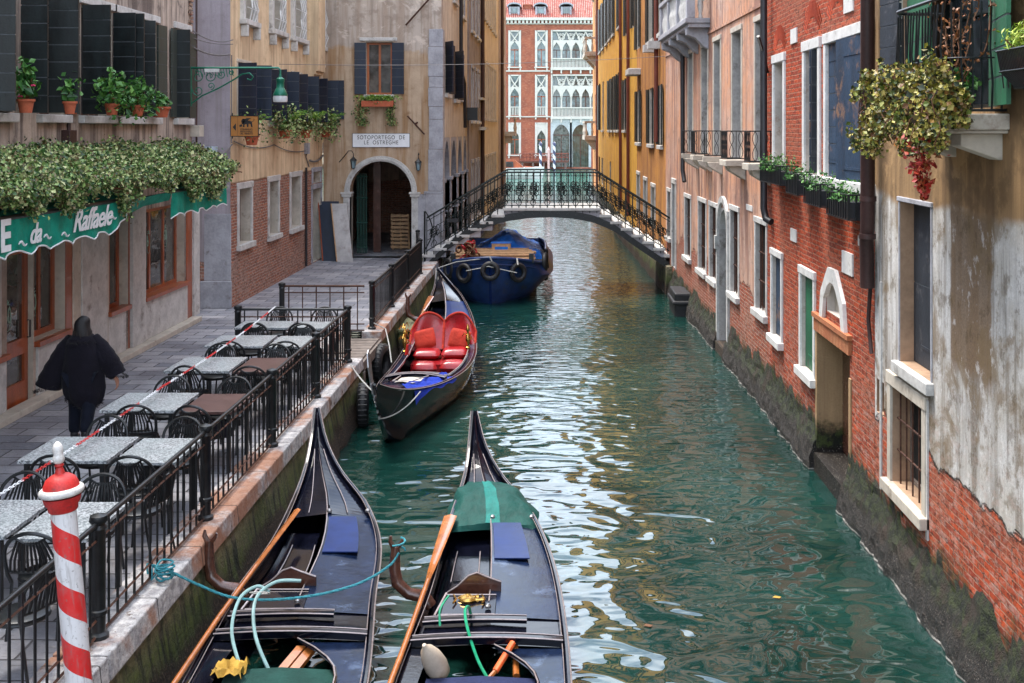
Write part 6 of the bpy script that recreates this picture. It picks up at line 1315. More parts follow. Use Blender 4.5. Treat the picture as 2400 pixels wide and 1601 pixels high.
def railing(y, xl, xr):
    n = int((xr - xl) / .213); base = MB(); med = MB(); top = MB()
    P = lambda x, z: (x, y, DZ(x) + z)
    xs = [xl + (xr - xl) * i / n for i in range(n + 1)]
    for z, r_ in ((1.04, .03), (.93, .012), (.02, .016), (.34, .010), (.62, .010)): top.tube([P(x, z) for x in sorted(set(xs + [X(1181), X(1400)]))], r_, 6)
    for i, x in enumerate(xs):
        base.tube([P(x, -.22), P(x, .02), P(x, .5), P(x, 1.02)], .0155, 5)
        for z, r_ in ((.0, .032), (.95, .030), (.2, .02), (.74, .02)): c = P(x, z); base.lathe([(.004, -r_), (r_, 0), (.004, r_)], c, 6)
        if i < n and i % 2 == 0:
            xm = x + (xr - xl) / n; q = []; R_ = .15
            for t in range(4): a = t * 1.571; q.append(P(xm + .13 * math.cos(a), .48 + .20 * math.sin(a)))
            med.tube(q, .0145, 4, closed=True)
            med.tube([P(xm + .075 * math.cos(t * .524), .48 + .085 * math.sin(t * .524)) for t in range(12)], .0145, 4, closed=True)
            for t in range(4):
                a = t * 1.571 + .785; cx, cz = xm + .10 * math.cos(a), .48 + .12 * math.sin(a); med.tube([P(cx + .035 * math.cos(s_ * 1.05), cz + .035 * math.sin(s_ * 1.05)) for s_ in range(6)], .0125, 4, closed=True)
            med.tube([P(xm - .1, .48), P(xm + .1, .48)], .0125, 4); med.tube([P(xm, .33), P(xm, .63)], .0125, 4)
            for s_ in (-1, 1): med.tube([P(xm + s_ * .03, .02), P(xm + s_ * .09, .1), P(xm + s_ * .05, .18), P(xm, .25)], .0115, 4)
        if i < n and i % 2 == 1:
            xm = x + (xr - xl) / (2 * n)
            for s_ in (-1, 1): med.tube([P(xm, .3), P(xm + s_ * .06, .38), P(xm + s_ * .04, .48), P(xm + s_ * .08, .56), P(xm, .64)], .0115, 4)
    o = top.build('handrail', M['iron_green'], br); base.build('baluster', M['iron_green'], o); med.build('medallion', M['iron_green'], o)
    return o
railing(YB0 + .02, X(1000), X(1582)); railing(YB1 - .02, X(1000), X(1582) - .05)
mb = MB()
for y in (YB0, YB1 - .05): mb.tube([(X(1003) - .1, y, .95), (X(1003) - .1, y, 2.5)], .03, 6); mb.tube([(X(1003) - .08 + .22 * math.sin(t * .35), y, 2.5 - .16 * t + .03 * t) for t in range(10)], .02, 6); mb.cut()
mb.each('end_scroll', M['iron_green'], br)
r = thing('canal_sign', 'small dark blank plate fixed to the left side of the bridge railing', 'sign', (X(1062), YB0 - .1, Z(514))); mb = MB(); mb.box(X(1048), X(1074), YB0 - .05, YB0 - .03, Z(521), Z(512)); mb.tube([(X(1061), YB0 - .02, Z(521)), (X(1061), YB0 - .02, Z(512))], .015, 4); mb.build('plate', M['pipe_black'], r)
# low landing wall and fender block by the right foot of the bridge
r = thing('landing_wall', 'low mossy stone landing ledge along the right bank under the bridge', 'wall', (3.1, 45, 0)); mb = MB(); n = 24; rows = []
for i in range(n + 1): t = i / n; y = 34.9 + t * 22; x = 3.32 - .5 * t + .03 * math.sin(i * 2.1); rows.append([(x - .06, y, -.5), (x, y, .4), (x + .02, y, .85), (x + .6, y, .87)])
mb.grid(rows); mb.quad(*rows[0]); mb.build('wall_face', M['moss'], r)
r = thing('mooring_block', 'dark wet mooring block at the water line right of the bridge foot', 'fender', (3.25, 31, 0)); mb = MB(); mb.box(3.16, 3.62, 30.9, 32.4, -.5, .62); mb.box(3.1, 3.66, 30.8, 32.5, .3, .42); mb.build('body', M['rubber'], r, bevel=.05)
r = thing('mooring_block', 'small green topped block against the left quay behind the red seats', 'fender', (-3.3, 25.6, 0)); mb = MB(); mb.box(-3.50, -2.98, 25.4, 26.9, -.5, .52); mb.box(-3.52, -2.94, 25.35, 26.95, .52, .62); mb.build('body', M['moss'], r, bevel=.04)
# ------------------------------------------------------------------ railings on the quay
def torus(mb, c, nrm, R_, r_, n=18, k=8, sc=(1, 1), m=0):
    nrm = Vector(nrm).normalized(); u = nrm.orthogonal().normalized() if abs(nrm.z) > .9 else nrm.cross(Vector((0, 0, 1))).normalized(); v = nrm.cross(u); c = Vector(c)
    mb.tube([c + u * (R_ * sc[0] * math.cos(2 * math.pi * i / n)) + v * (R_ * sc[1] * math.sin(2 * math.pi * i / n)) for i in range(n)], r_, k, m, closed=True)
def post(par, x, y, z, h=.98, r_=.055, mat='iron'):
    mb = MB(); mb.lathe([(r_ * 1.5, 0), (r_ * 1.5, .05), (r_, .07), (r_, .2), (r_ * 1.25, .21), (r_ * 1.25, .24), (r_, .25), (r_, h - .1), (r_ * 1.2, h - .09), (r_ * .9, h - .06), (r_ * 1.35, h - .03), (r_ * 1.2, h + .01), (.004, h + .03)], (x, y, z), 12); return mb.build('post', M[mat], par, smooth=True)
def railing_run(name, label, p0, p1, posts, group='quay railings', square=False, mat='iron', dense=.19):
    c = ((p0[0] + p1[0]) / 2, (p0[1] + p1[1]) / 2, QZ); r = thing(name, label, 'railing', c, 0, group); zt = QZ + .93; P = lambda t, z: (p0[0] + (p1[0] - p0[0]) * t, p0[1] + (p1[1] - p0[1]) * t, z)
    ln = math.hypot(p1[0] - p0[0], p1[1] - p0[1])
    mb = MB(); mb.tube([P(0, zt), P(1, zt)], .022, 8); mb.build('handrail', M[mat], r, smooth=True)
    mb = MB(); 
    for z, rr_ in ((zt - .13, .012), (QZ + .17, .013), (QZ + .045, .014)): mb.tube([P(0, z), P(1, z)], rr_, 4)
    mb.build('rail', M['iron_rust' if mat == 'iron' else mat], r)
    mb = MB(); n = int(ln / dense)
    for i in range(n + 1):
        t = (i + .5) / (n + 1); mb.tube([P(t, QZ + .04), P(t, zt)], .011 if i % 2 else .0125, 4)
    mb.build('bar', M[mat], r)
    for t in posts:
        q = P(t, QZ)
        if square: mb = MB(); mb.box(q[0] - .045, q[0] + .045, q[1] - .045, q[1] + .045, QZ - .1, QZ + 1.0); mb.build('post', M['iron_rust'], r)
        else: post(r, q[0], q[1], QZ)
    return r
PYS = [20.05, 17.4, 14.72, 11.94, 9.15, 6.35]
railing_run('terrace_railing', 'long black iron railing on the kerb beside the cafe tables', (-3.64, 3.4), (-3.64, 20.05), [(y - 3.4) / 16.65 for y in PYS])
railing_run('terrace_railing', 'short black railing closing the far end of the cafe terrace', (-5.55, 20.05), (-3.70, 20.05), [0], dense=.26)
railing_run('quay_railing', 'black railing along the quay from the timber landing to the bridge foot', (-3.75, 23.35), (-3.83, 32.3), [0.003, .33, .66, 1], square=False)
railing_run('quay_railing', 'rusty cross railing behind the terrace running back from the quay edge', (-5.5, 23.05), (-3.85, 23.05), [0], dense=.3, mat='iron_rust')
railing_run('quay_railing', 'last short dark railing between the quay and the first bridge steps', (-3.9, 32.6), (-4.25, 35.2), [0, 1], dense=.2)

# ------------------------------------------------------------------ tables and chairs
def table(proto, x0, x1, y0, y1, label, top='granite'):
    r = thing('cafe_table', label, 'table', ((x0 + x1) / 2, (y0 + y1) / 2, QZ), 0, 'cafe tables in two rows behind the railing'); w2, d2 = (x1 - x0) / 2, (y1 - y0) / 2
    mb = MB(); mb.box(-w2, w2, -d2, d2, .71, .745); mb.build('tabletop', M[top], r, world=False, bevel=.004)
    for sx in (-1, 1):
        for sy in (-1, 1): mb = MB(); cx, cy = sx * (w2 - .07), sy * (d2 - .07); mb.box(cx - .022, cx + .022, cy - .022, cy + .022, 0, .71); mb.build('leg', M['iron'], r, world=False)
    mb = MB(); mb.box(-w2 + .05, w2 - .05, -d2 + .05, d2 - .05, .68, .709); mb.build('apron', M['iron'], r, world=False); return r
rowsY = [(9.38, 10.30), (11.52, 12.42), (13.58, 14.50), (15.80, 16.78), (17.62, 18.56), (19.26, 19.95)]
nth = ['nearest', 'second', 'third', 'fourth', 'fifth', 'farthest']
for i, (a, b_) in enumerate(rowsY):
    table(None, -5.40, -4.50, a, b_, f'speckled grey granite table, {nth[i]} in the row away from the railing')
    br_ = i in (2, 3); table(None, -4.43, -3.80, a - .06, b_ - .06, f'{"brown" if br_ else "pale granite"} topped table, {nth[i]} in the row against the railing', 'table_brown' if br_ else 'granite')
def chair_proto():
    r = empty('cafe_chair', (0, 0, 0)); r['category'] = 'chair'; r['group'] = 'black cafe chairs'
    mb = MB(); mb.lathe([(.01, .455), (.19, .458), (.205, .45), (.205, .435), (.19, .43), (.01, .43)], n=20); mb.build('seat', M['iron'], r, smooth=True, world=False)
    mb = MB(); torus(mb, (0, 0, .425), (0, 0, 1), .2, .012, 20, 6); mb.build('seat_ring', M['iron'], r, smooth=True, world=False)
    B = lambda x, z: (x, -.19 - (z - .45) * .20 - .10 * (1 - min(1, (abs(x) / .23)) ** 2) * .35, z)      # curved, raked back plane
    mb = MB(); hoop = [B(-.19, .44)] + [B(-.215, .5), B(-.228, .6)] + [B(-.228 * math.cos(a), .66 + .205 * math.sin(a)) for a in np.linspace(0, math.pi, 15)] + [B(.228, .6), B(.215, .5), B(.19, .44)]
    mb.tube(hoop, .016, 7); mb.tube([B(-.222, .535), B(-.1, .53), B(.1, .53), B(.222, .535)], .011, 6); mb.build('back_frame', M['iron'], r, smooth=True, world=False)
    mb = MB(); mb.tube([B(-.12 + .24 * t / 8, .80 + .022 - .05 * math.sin(math.pi * t / 8)) for t in range(9)], .010, 5)
    for k in range(-5, 6):
        xt, xb = k * .021, k * .038; mb.tube([B(xt, .79 + .0006 * k * k), B(xt * 1.35, .72), B(xb * .93, .63), B(xb, .535)], .0105, 5)
    mb.build('back_slats', M['iron'], r, smooth=True, world=False)
    for sx in (-1, 1):
        mb = MB(); mb.tube([(sx * .17, .12, .43), (sx * .19, .16, .36), (sx * .2, .19, 0)], .012, 6); mb.build('leg', M['iron'], r, smooth=True, world=False)
        mb = MB(); mb.tube([(sx * .19, -.19, .44), (sx * .19, -.21, .3), (sx * .2, -.27, 0)], .012, 6); mb.build('leg', M['iron'], r, smooth=True, world=False)
    return r
proto = chair_proto(); used = False
def chair(x, y, ang, label):
    global used
    o = copy_tree(proto) if used else proto; used = True
    o.location = (x, y, QZ); o.rotation_euler = (0, 0, math.radians(ang)); o['label'] = label
cx1, cx2 = -4.97, -4.17; rr = random.Random(11)
for i, (a, b_) in enumerate(rowsY):
    j = lambda s=.04: rr.uniform(-s, s)
    chair(cx1 + j(), a + .05, j(8), f'black chair on the near side of the {nth[i]} outer granite table')
    if i < 5: chair(cx1 + .0 + j(), b_ + .13, 180 + j(8), f'black chair on the far side of the {nth[i]} outer granite table')
    chair(cx2 + j(), a + .02, j(8), f'black chair on the near side of the {nth[i]} table by the railing')
    if i < 5: chair(cx2 + j(), b_ + .06, 180 + j(8), f'black chair on the far side of the {nth[i]} table by the railing')
chair(cx1, 20.42, 180, 'black chair beyond the farthest outer granite table'); chair(cx2, 20.42, 180, 'black chair beyond the farthest table in the railing row')
chair(-3.98, 10.95, 78, 'black chair turned sideways against the railing near the blue rope'); chair(-4.0, 8.6, 70, 'black chair turned sideways at the lower left behind the striped pole')
# bags on chairs
for x, y, lab in ((-4.55, 13.05, 'dark slouched bag on the paving under the third granite table'), (-4.5, 15.25, 'dark folded bag on the paving by the fourth granite table')):
    r = thing('bag', lab, 'bag', (x, y, QZ)); mb = MB(); rows = []
    for i in range(9):
        z = .42 * i / 8; k = 1 - (i / 8) ** 2 * .75; rows.append([(.2 * k * math.cos(t * .524) + .01 * math.sin(t * 2 + i), .13 * k * math.sin(t * .524), z) for t in range(12)])
    mb.grid(rows, closed=True); mb.add(rows[-1], [tuple(range(12))]); mb.build('pouch', M['coat'], r, smooth=True, world=False)

# red and white plastic chain
chn = thing('barrier_chain', 'red and white plastic chain hung along the cafe terrace', 'chain', (-4.9, 14, 1.9)); ch = MB(); N = 300
hooks = [(-4.9, 20.05, 1.93), (-4.92, 14.4, 1.80), (-4.9, 7.5, 1.86)]
pts = []
for a, b_ in zip(hooks, hooks[1:]): pts += sagline(a, b_, .05, N // 2)
for i in range(len(pts) - 1):
    p, q = Vector(pts[i]), Vector(pts[i + 1]); t = (q - p).normalized(); s_ = Vector((0, 0, 1)) if i % 2 else Vector((1, 0, 0)); s_ = (s_ - t * s_.dot(t)).normalized(); c = (p + q) / 2; L_ = .028; W_ = .014
    ring = [c + t * (L_ * math.cos(a)) + s_ * (W_ * math.sin(a)) for a in np.linspace(0, 2 * math.pi, 9)[:-1]]; ch.tube(ring, .0042, 4, m=(i // 13) % 2, closed=True)
ch.build('links', [M['text_white'], M['red_paint']], chn, smooth=True)

# striped mooring pole in the foreground
sp_ = thing('striped_pole', 'red and white spiral mooring pole with white egg finial at the lower left', 'mooring pole', (-2.965, 7.6, -.70))
pm = pole_mat('red_white_spiral', (.64, .63, .64), (.60, .018, .018), 2.65)
mb = MB(); mb.lathe([(.092, -.4), (.091, 1.0), (.089, 2.2), (.086, 3.22)], n=28); mb.build('shaft', pm, sp_, smooth=True, world=False)
mb = MB(); mb.lathe([(.088, 3.200), (.10, 3.210), (.102, 3.240), (.12, 3.260), (.13, 3.300)], n=28); mb.lathe([(.125, 3.345), (.12, 3.378), (.10, 3.417), (.07, 3.437), (.035, 3.450), (.028, 3.477), (.022, 3.490), (.032, 3.503), (.026, 3.516), (.01, 3.516)], n=28); mb.build('cap', M['pole_cap_red'], sp_, smooth=True, world=False)
mb = MB(); torus(mb, (0, 0, 3.335), (0, 0, 1), .128, .026, 32, 10); mb.build('collar', M['pole_cap_white'], sp_, smooth=True, world=False)
mb = MB(); mb.lathe([(.012, 3.510), (.035, 3.523), (.041, 3.543), (.036, 3.566), (.03, 3.576), (.036, 3.596), (.036, 3.619), (.027, 3.642), (.012, 3.658), (.001, 3.662)], n=20); mb.build('finial', M['pole_cap_white'], sp_, smooth=True, world=False)
sp_.rotation_euler = (0, math.radians(-5.2), 0); sp_.scale = (.93, .93, 1)

# ------------------------------------------------------------------ the walking person, seen from behind
def skin_obj(name, verts, edges, radii, mat, parent, root=0, sub=2):
    me = bpy.data.meshes.new(name); me.from_pydata(verts, edges, []); me.materials.append(mat); o = bpy.data.objects.new(name, me); C.objects.link(o)
    if parent: o.parent = parent
    sk = o.modifiers.new('skin', 'SKIN'); sk.use_smooth_shade = True
    sv = me.skin_vertices
    if not sv: 
        try: me.attributes
        except Exception: pass
    for i, r_ in enumerate(radii):
        r2 = r_ if isinstance(r_, tuple) else (r_, r_); me.skin_vertices[0].data[i].radius = r2
    me.skin_vertices[0].data[root].use_root = True
    ss = o.modifiers.new('sub', 'SUBSURF'); ss.levels = sub; ss.render_levels = sub; return o
V = [(0, 0, .86), (0, 0, 1.05), (0, -.01, 1.25), (0, -.01, 1.36), (0, .0, 1.43), (0, .015, 1.50), (0, .02, 1.57),
     (-.09, .0, .82), (-.10, .04, .46), (-.10, -.03, .09), (-.10, .12, .04), (.09, .0, .82), (.10, -.10, .47), (.10, -.26, .14), (.10, -.17, .05),
     (-.14, -.01, 1.29), (-.25, -.02, 1.08), (-.36, .03, .88), (-.40, .06, .80), (.14, -.01, 1.29), (.25, -.04, 1.08), (.36, .0, .86), (.42, .03, .79)]
E = [(0, 1), (1, 2), (2, 3), (3, 4), (4, 5), (5, 6), (0, 7), (7, 8), (8, 9), (9, 10), (0, 11), (11, 12), (12, 13), (13, 14), (2, 15), (15, 16), (16, 17), (17, 18), (2, 19), (19, 20), (20, 21), (21, 22)]
Rr = [.15, .14, .15, .08, .055, .085, .075, .1, .065, .045, .04, .1, .065, .045, .04, .045, .04, .034, .028, .045, .04, .034, .028]
# hand: palm and five curled fingers continue the right wrist
def add_hand(base, d, side_):
    i0 = base; p = Vector(V[base]); d = Vector(d).normalized(); sx = Vector((0, 1, 0)); n0 = len(V)
    V.append(tuple(p + d * .05)); E.append((i0, n0)); Rr.append((.030, .016)); palm = n0
    for k in range(4):
        a = len(V); o_ = sx * (-.028 + .019 * k); ln = (.034, .04, .038, .028)[k]
        q1 = p + d * .088 + o_; q2 = q1 + d * ln * .8 + Vector((-side_ * .010, 0, 0)); q3 = q2 + d * ln * .5 + Vector((-side_ * .022, 0, 0)); V.extend([tuple(q1), tuple(q2), tuple(q3)]); E.extend([(palm, a), (a, a + 1), (a + 1, a + 2)]); Rr.extend([.0095, .0085, .0075])
    a = len(V); q1 = p + d * .03 + sx * .035; q2 = q1 + d * .035 + sx * .018; V.extend([tuple(q1), tuple(q2)]); E.extend([(palm, a), (a, a + 1)]); Rr.extend([.010, .0085])
add_hand(22, (.05, .1, -1), 1); add_hand(18, (-.05, .1, -1), -1)
pe = skin_obj('person', V, E, Rr, M['skin'], None); pe.location = (-6.17, 15.0, QZ); pe.rotation_euler = (0, 0, math.radians(6))
tag(pe, 'person in a black fur trimmed poncho and dark trousers walking away past the restaurant', 'person')
skin_obj('trousers', [(0, 0, .84), (-.09, 0, .80), (-.10, .045, .46), (-.10, -.03, .10), (.09, 0, .80), (.10, -.10, .47), (.10, -.255, .15)], [(0, 1), (1, 2), (2, 3), (0, 4), (4, 5), (5, 6)], [.17, .13, .095, .075, .13, .095, .075], M['denim'], pe)
skin_obj('sleeve', [(.15, -.01, 1.32), (.25, -.04, 1.08), (.35, .0, .87), (.40, .02, .81)], [(0, 1), (1, 2), (2, 3)], [.085, .08, .075, .06], M['coat'], pe); skin_obj('sleeve', [(-.15, -.01, 1.32), (-.25, -.02, 1.08), (-.35, .03, .89), (-.39, .05, .82)], [(0, 1), (1, 2), (2, 3)], [.085, .08, .075, .06], M['coat'], pe)
for x, y, z, r_ in ((-.10, -.03, .05, 0), (.10, -.25, .10, 1)):
    skin_obj('boot', [(x, y, z + .12), (x, y - .01, z + .02), (x, y + .16, z - .01 - r_ * .04)], [(0, 1), (1, 2)], [.055, .055, .042], M['rubber'], pe)
mb = MB(); rows = []; na = 40
for z, rx, ry, oy in ((1.42, .075, .08, .0), (1.39, .13, .11, -.01), (1.34, .19, .14, -.01), (1.26, .225, .16, -.01), (1.12, .24, .17, -.01), (.98, .245, .175, -.01), (.84, .26, .18, -.01), (.70, .27, .185, -.01), (.58, .25, .175, -.01), (.50, .215, .15, 0)):
    row = []
    for i in range(na):
        a = 2 * math.pi * i / na; k = max(0, 1.3 - z); fold = 1 + (.045 * math.sin(a * 7 + z * 3) + .03 * math.sin(a * 13 - z * 5)) * k * 1.5
        row.append((rx * math.cos(a) * fold + .02 * k, oy + ry * math.sin(a) * fold, z + .05 * k * math.sin(a * 2 + 1) - .04 * k * math.cos(a)))
    rows.append(row)
hemline = rows[-1]; mb.grid(rows, closed=True); mb.build('coat_body', M['coat'], pe, smooth=True, world=False)
def bell(pts, rad, sq):
    m = MB(); P_ = spline(pts, 4); R_ = np.interp(np.linspace(0, 1, len(P_)), np.linspace(0, 1, len(rad)), rad); m.tube(P_, [float(x) * (1 + .04 * math.sin(i * 2.1)) for i, x in enumerate(R_)], 16, caps=False); m.v = [(a, b2 * sq, c) for a, b2, c in m.v]; return m
bell([(-.12, 0, 1.34), (-.22, .0, 1.20), (-.31, .02, 1.02), (-.40, .03, .84), (-.44, .04, .72)], [.085, .115, .135, .15, .165], .8).build('sleeve', M['coat'], pe, smooth=True, world=False)
bell([(.12, 0, 1.34), (.23, -.02, 1.22), (.32, -.02, 1.08), (.38, .0, .96), (.41, .01, .87)], [.085, .105, .115, .12, .13], .8).build('sleeve', M['coat'], pe, smooth=True, world=False)
pts = []
for i in range(1500): a = rng.uniform(0, 6.28); s_ = rng.normal(0, .016, 3); pts.append((.165 * math.cos(a) + s_[0], .13 * math.sin(a) - .03 + s_[1], 1.35 - .05 * (math.sin(a) < 0) + s_[2]))
for i in range(1000): q = hemline[rng.integers(0, na)]; s_ = rng.normal(0, .014, 3); pts.append((q[0] + s_[0], q[1] + s_[1], q[2] + s_[2]))
for cx_, cz_, rr_ in ((-.45, .70, .165), (.415, .86, .13)):
    for i in range(500): a = rng.uniform(0, 6.28); s_ = rng.normal(0, .008, 3); pts.append((cx_ + rr_ * math.cos(a) + s_[0], .04 + rr_ * .8 * math.sin(a) + s_[1], cz_ - .3 * rr_ * math.cos(a) * (1 if cx_ < 0 else -1) * -1 + s_[2]))
leaf_mesh('fur_trim', pts, .026, M['hair'], pe, world=False, aspect=.18)
mb = MB(); rows = []
for k in range(12):
    t = (k / 11) ** 1.6; z = 1.635 - .56 * t; cap = math.sqrt(max(.02, 1 - (1 - min(1, t / .2)) ** 2)); rx = .098 * cap * (1 + .25 * math.sin(min(1, max(0, (t - .25) / .6)) * math.pi)); ry = .105 * cap * (1 if t < .3 else 1 - .55 * min(1, (t - .3) * 2))
    rows.append([(rx * math.cos(q * .393) * (1 + .06 * math.sin(q * 5 + k * .8)) + .012 * math.sin(k * 1.1), -.01 - .10 * max(0, t - .2) - .06 * (t > .5) * (t - .5) + ry * math.sin(q * .393) * (1 + .08 * math.sin(q * 4 + k * .6)), z) for q in range(16)])
mb.grid(rows, closed=True); mb.add(rows[0], [tuple(range(16))]); mb.build('hair', M['hair'], pe, smooth=True, world=False)
hp = []
for i in range(900):
    q = rows[rng.integers(6, 12)][rng.integers(0, 16)]; hp.append((q[0] * 1.0 + rng.normal(0, .003), q[1] * 1.0 + rng.normal(0, .003), q[2] - rng.uniform(.0, .05)))
hs = leaf_mesh('hair_strands', hp, .085, basic('dark_brown_hair', (.028, .018, .014), .35, 0, .4, 30, 0), pe, world=False, aspect=.07); 
for i, v in enumerate(hs.data.vertices):
    c0 = Vector(hp[i // 4]); d_ = v.co - c0; k4 = i % 4
    v.co = c0 + (Vector((d_.x * .08, d_.y * .08, .045 if k4 == 0 else -.05)) if k4 in (0, 2) else Vector((.004 if k4 == 1 else -.004, d_.y * .3, 0)))
mb = MB(); mb.lathe([(.001, .012), (.006, .01), (.010, 0), (.006, -.008)], (0, .105, 1.50), 8)     # nose and eyes on the far side
mb.lathe([(.001, .01), (.012, 0), (.001, -.01)], (-.03, .088, 1.535), 8); mb.lathe([(.001, .01), (.012, 0), (.001, -.01)], (.03, .088, 1.535), 8); mb.build('face_features', M['skin'], pe, smooth=True, world=False)

# ------------------------------------------------------------------ gondolas
def crom(tab, y):
    tab = sorted(tab); ys = [t[0] for t in tab]; i = max(0, min(len(tab) - 2, int(np.searchsorted(ys, y)) - 1)); t = (y - ys[i]) / (ys[i + 1] - ys[i]); t = max(0, min(1, t))
    p0, p1, p2, p3 = tab[max(0, i - 1)], tab[i], tab[i + 1], tab[min(len(tab) - 1, i + 2)]; out = []
    for k in range(1, 4):
        m1 = (p2[k] - p0[k]) / max(1e-6, (p2[0] - p0[0])) * (p2[0] - p1[0]); m2 = (p3[k] - p1[k]) / max(1e-6, (p3[0] - p1[0])) * (p2[0] - p1[0])
        out.append((2 * t**3 - 3 * t**2 + 1) * p1[k] + (t**3 - 2 * t**2 + t) * m1 + (-2 * t**3 + 3 * t**2) * p2[k] + (t**3 - t**2) * m2)
    return out
class Gon:
    def __init__(s, label, tab, loc):
        s.tab = tab; s.y0, s.y1 = min(t[0] for t in tab), max(t[0] for t in tab); s.r = thing('gondola', label, 'gondola', loc, 0, 'black gondolas moored by the quay')
    def P(s, y, t, dz=0.0): c, h, z = crom(s.tab, y); return (c + h * t, y, z + dz)
    def hull(s):
        mb = MB(); rows = []; n = 90
        for i in range(n + 1):
            y = s.y0 + (s.y1 - s.y0) * i / n; c, h, z = crom(s.tab, y); h = max(h, .012); d = .13 + .60 * min(1, h / .5); d = min(z + .1, .3 + (y - 17.55) * .6) if getattr(s, 'deep', 0) and y < s.deep else d; k = z - d
            rows.append([(c - h, y, z), (c - h * .98, y, z - d * .25), (c - h * .86, y, z - d * .6), (c - h * .55, y, k + d * .1), (c, y, k), (c + h * .55, y, k + d * .1), (c + h * .86, y, z - d * .6), (c + h * .98, y, z - d * .25), (c + h, y, z)])
        mb.grid(rows); h_ = mb.build('hull', M['lacquer'], s.r, smooth=True)
        for sd_ in (-1, 1):
            ys = np.linspace(s.y0 + .05, s.y1 - .02, 80); mb = MB(); mb.tube([s.P(y, sd_, .012) for y in ys], .022, 6); g = mb.build('gunwale', M['lacquer'], s.r, smooth=True)
            mb = MB(); mb.tube([tuple(Vector(s.P(y, sd_, .018)) + Vector((sd_ * .022, 0, 0))) for y in ys], .0065, 4); mb.tube([tuple(Vector(s.P(y, sd_ * .95, .03))) for y in ys[4:-4]], .004, 4); mb.build('trim_line', M['trim'], g)
        return h_
    def surf(s, name, ya, yb, ta, tb, dz, mat, nt_=4, camber=0.0, n=24, bevel=0, th=0.0):
        mb = MB(); rows = []
        for i in range(n + 1):
            y = ya + (yb - ya) * i / n; f = (lambda v: v(i / n)) ; a = ta(y) if callable(ta) else ta; b_ = tb(y) if callable(tb) else tb; z = dz(y) if callable(dz) else dz
            rows.append([s.P(y, a + (b_ - a) * j / nt_, z + camber * (1 - abs(a + (b_ - a) * j / nt_))) for j in range(nt_ + 1)])
        mb.grid(rows)
        if th:
            low_ = [[(p[0], p[1], p[2] - th) for p in r_] for r_ in rows]; mb.grid([[r_[0] for r_ in rows], [r_[0] for r_ in low_]]); mb.grid([[r_[-1] for r_ in rows], [r_[-1] for r_ in low_]]); mb.grid([rows[0], low_[0]]); mb.grid([rows[-1], low_[-1]])
        return mb.build(name, M[mat], s.r)
    def line(s, name, pts, r_=.008, mat='trim', par=None): mb = MB(); mb.tube([s.P(*p) for p in pts], r_, 5); return mb.build(name, M[mat], par or s.r)
    def beam(s, y, ta, tb, dz, wd=.10, h=.05, mat='lacquer', trim=True, arch=.0):
        mb = MB(); n = 8
        for i in range(n):
            a, b_ = ta + (tb - ta) * i / n, ta + (tb - ta) * (i + 1) / n; za, zb_ = dz + arch * (1 - a * a), dz + arch * (1 - b_ * b_)
            mb.hexa([s.P(y - wd / 2, a, za), s.P(y - wd / 2, b_, zb_), s.P(y + wd / 2, b_, zb_), s.P(y + wd / 2, a, za)] + [(p[0], p[1], p[2] + h) for p in (s.P(y - wd / 2, a, za), s.P(y - wd / 2, b_, zb_), s.P(y + wd / 2, b_, zb_), s.P(y + wd / 2, a, za))])
        o = mb.build('cross_beam', M[mat], s.r)
        if trim: s.line('trim_line', [(y - wd / 2, ta + (tb - ta) * i / 8, dz + h + .004 + arch * (1 - (ta + (tb - ta) * i / 8) ** 2)) for i in range(9)], .007, par=o); s.line('trim_line', [(y + wd / 2, ta + (tb - ta) * i / 8, dz + h + .004 + arch * (1 - (ta + (tb - ta) * i / 8) ** 2)) for i in range(9)], .005, par=o)
        return o
    def aft(s, yt, yd, yc):     # tip, end of the aft deck, end of the cockpit opening
        s.surf('stern_cover', yt - .03, yt - 1.75, -.96, .96, -.035, 'lacquer', camber=.06)
        rb_ = s.surf('aft_deck', yt - 1.7, yd, -.05, .97, -.03, 'lacquer_worn', camber=.05, th=.03)
        s.surf('rowing_floor', yt - 1.75, yd, -.95, -.05, -.20, 'lacquer', camber=.0)
        s.surf('footboard', yt - 2.2, yd + .95, -.72, -.30, -.185, 'lacquer', th=.02, n=8)
        mb = MB(); mb.quad(*[s.P(*q) for q in ((yt - 1.74, -.06, .02), (yd, -.06, .02), (yd, -.06, -.22), (yt - 1.74, -.06, -.22))]); mb.build('deck_side', M['lacquer'], s.r)
        s.line('trim_line', [(y, -.05, .025) for y in np.linspace(yt - .35, yd, 12)], .007); s.line('trim_line', [(y, -.75, -.175) for y in np.linspace(yt - 2.1, yd + .9, 8)], .006); s.line('trim_line', [(y, -.28, -.175) for y in np.linspace(yt - 2.1, yd + .9, 8)], .006)
        for sd_ in (-.5, .45): s.line('trim_line', [(y, sd_ * (1 if y < yt - .8 else 1), .012) for y in np.linspace(yt - .5, yt - 1.7, 6)], .005)
        s.surf('hatch', yt - 1.85, yt - 2.75, .0, .62, .035, 'deck_blue', th=.012, n=6)
        # carved board, crest panel and beams in front of the cockpit
        mb = MB(); yy = yd + .25; prof = [(-.70, .0), (-.55, .06), (-.38, .16), (-.25, .19), (-.1, .15), (.12, .10)]
        mb.grid([[s.P(yy, t, z) for t, z in prof], [s.P(yy, t, -.2) for t, z in prof]]); mb.grid([[s.P(yy + .03, t, z) for t, z in prof], [s.P(yy + .03, t, -.2) for t, z in prof]]); mb.grid([[s.P(yy, t, z) for t, z in prof], [s.P(yy + .03, t, z) for t, z in prof]])
        cbd = mb.build('carved_board', M['wood_dark'], s.r); s.line('trim_line', [(yy - .003, t, z + .004) for t, z in prof], .008, par=cbd)
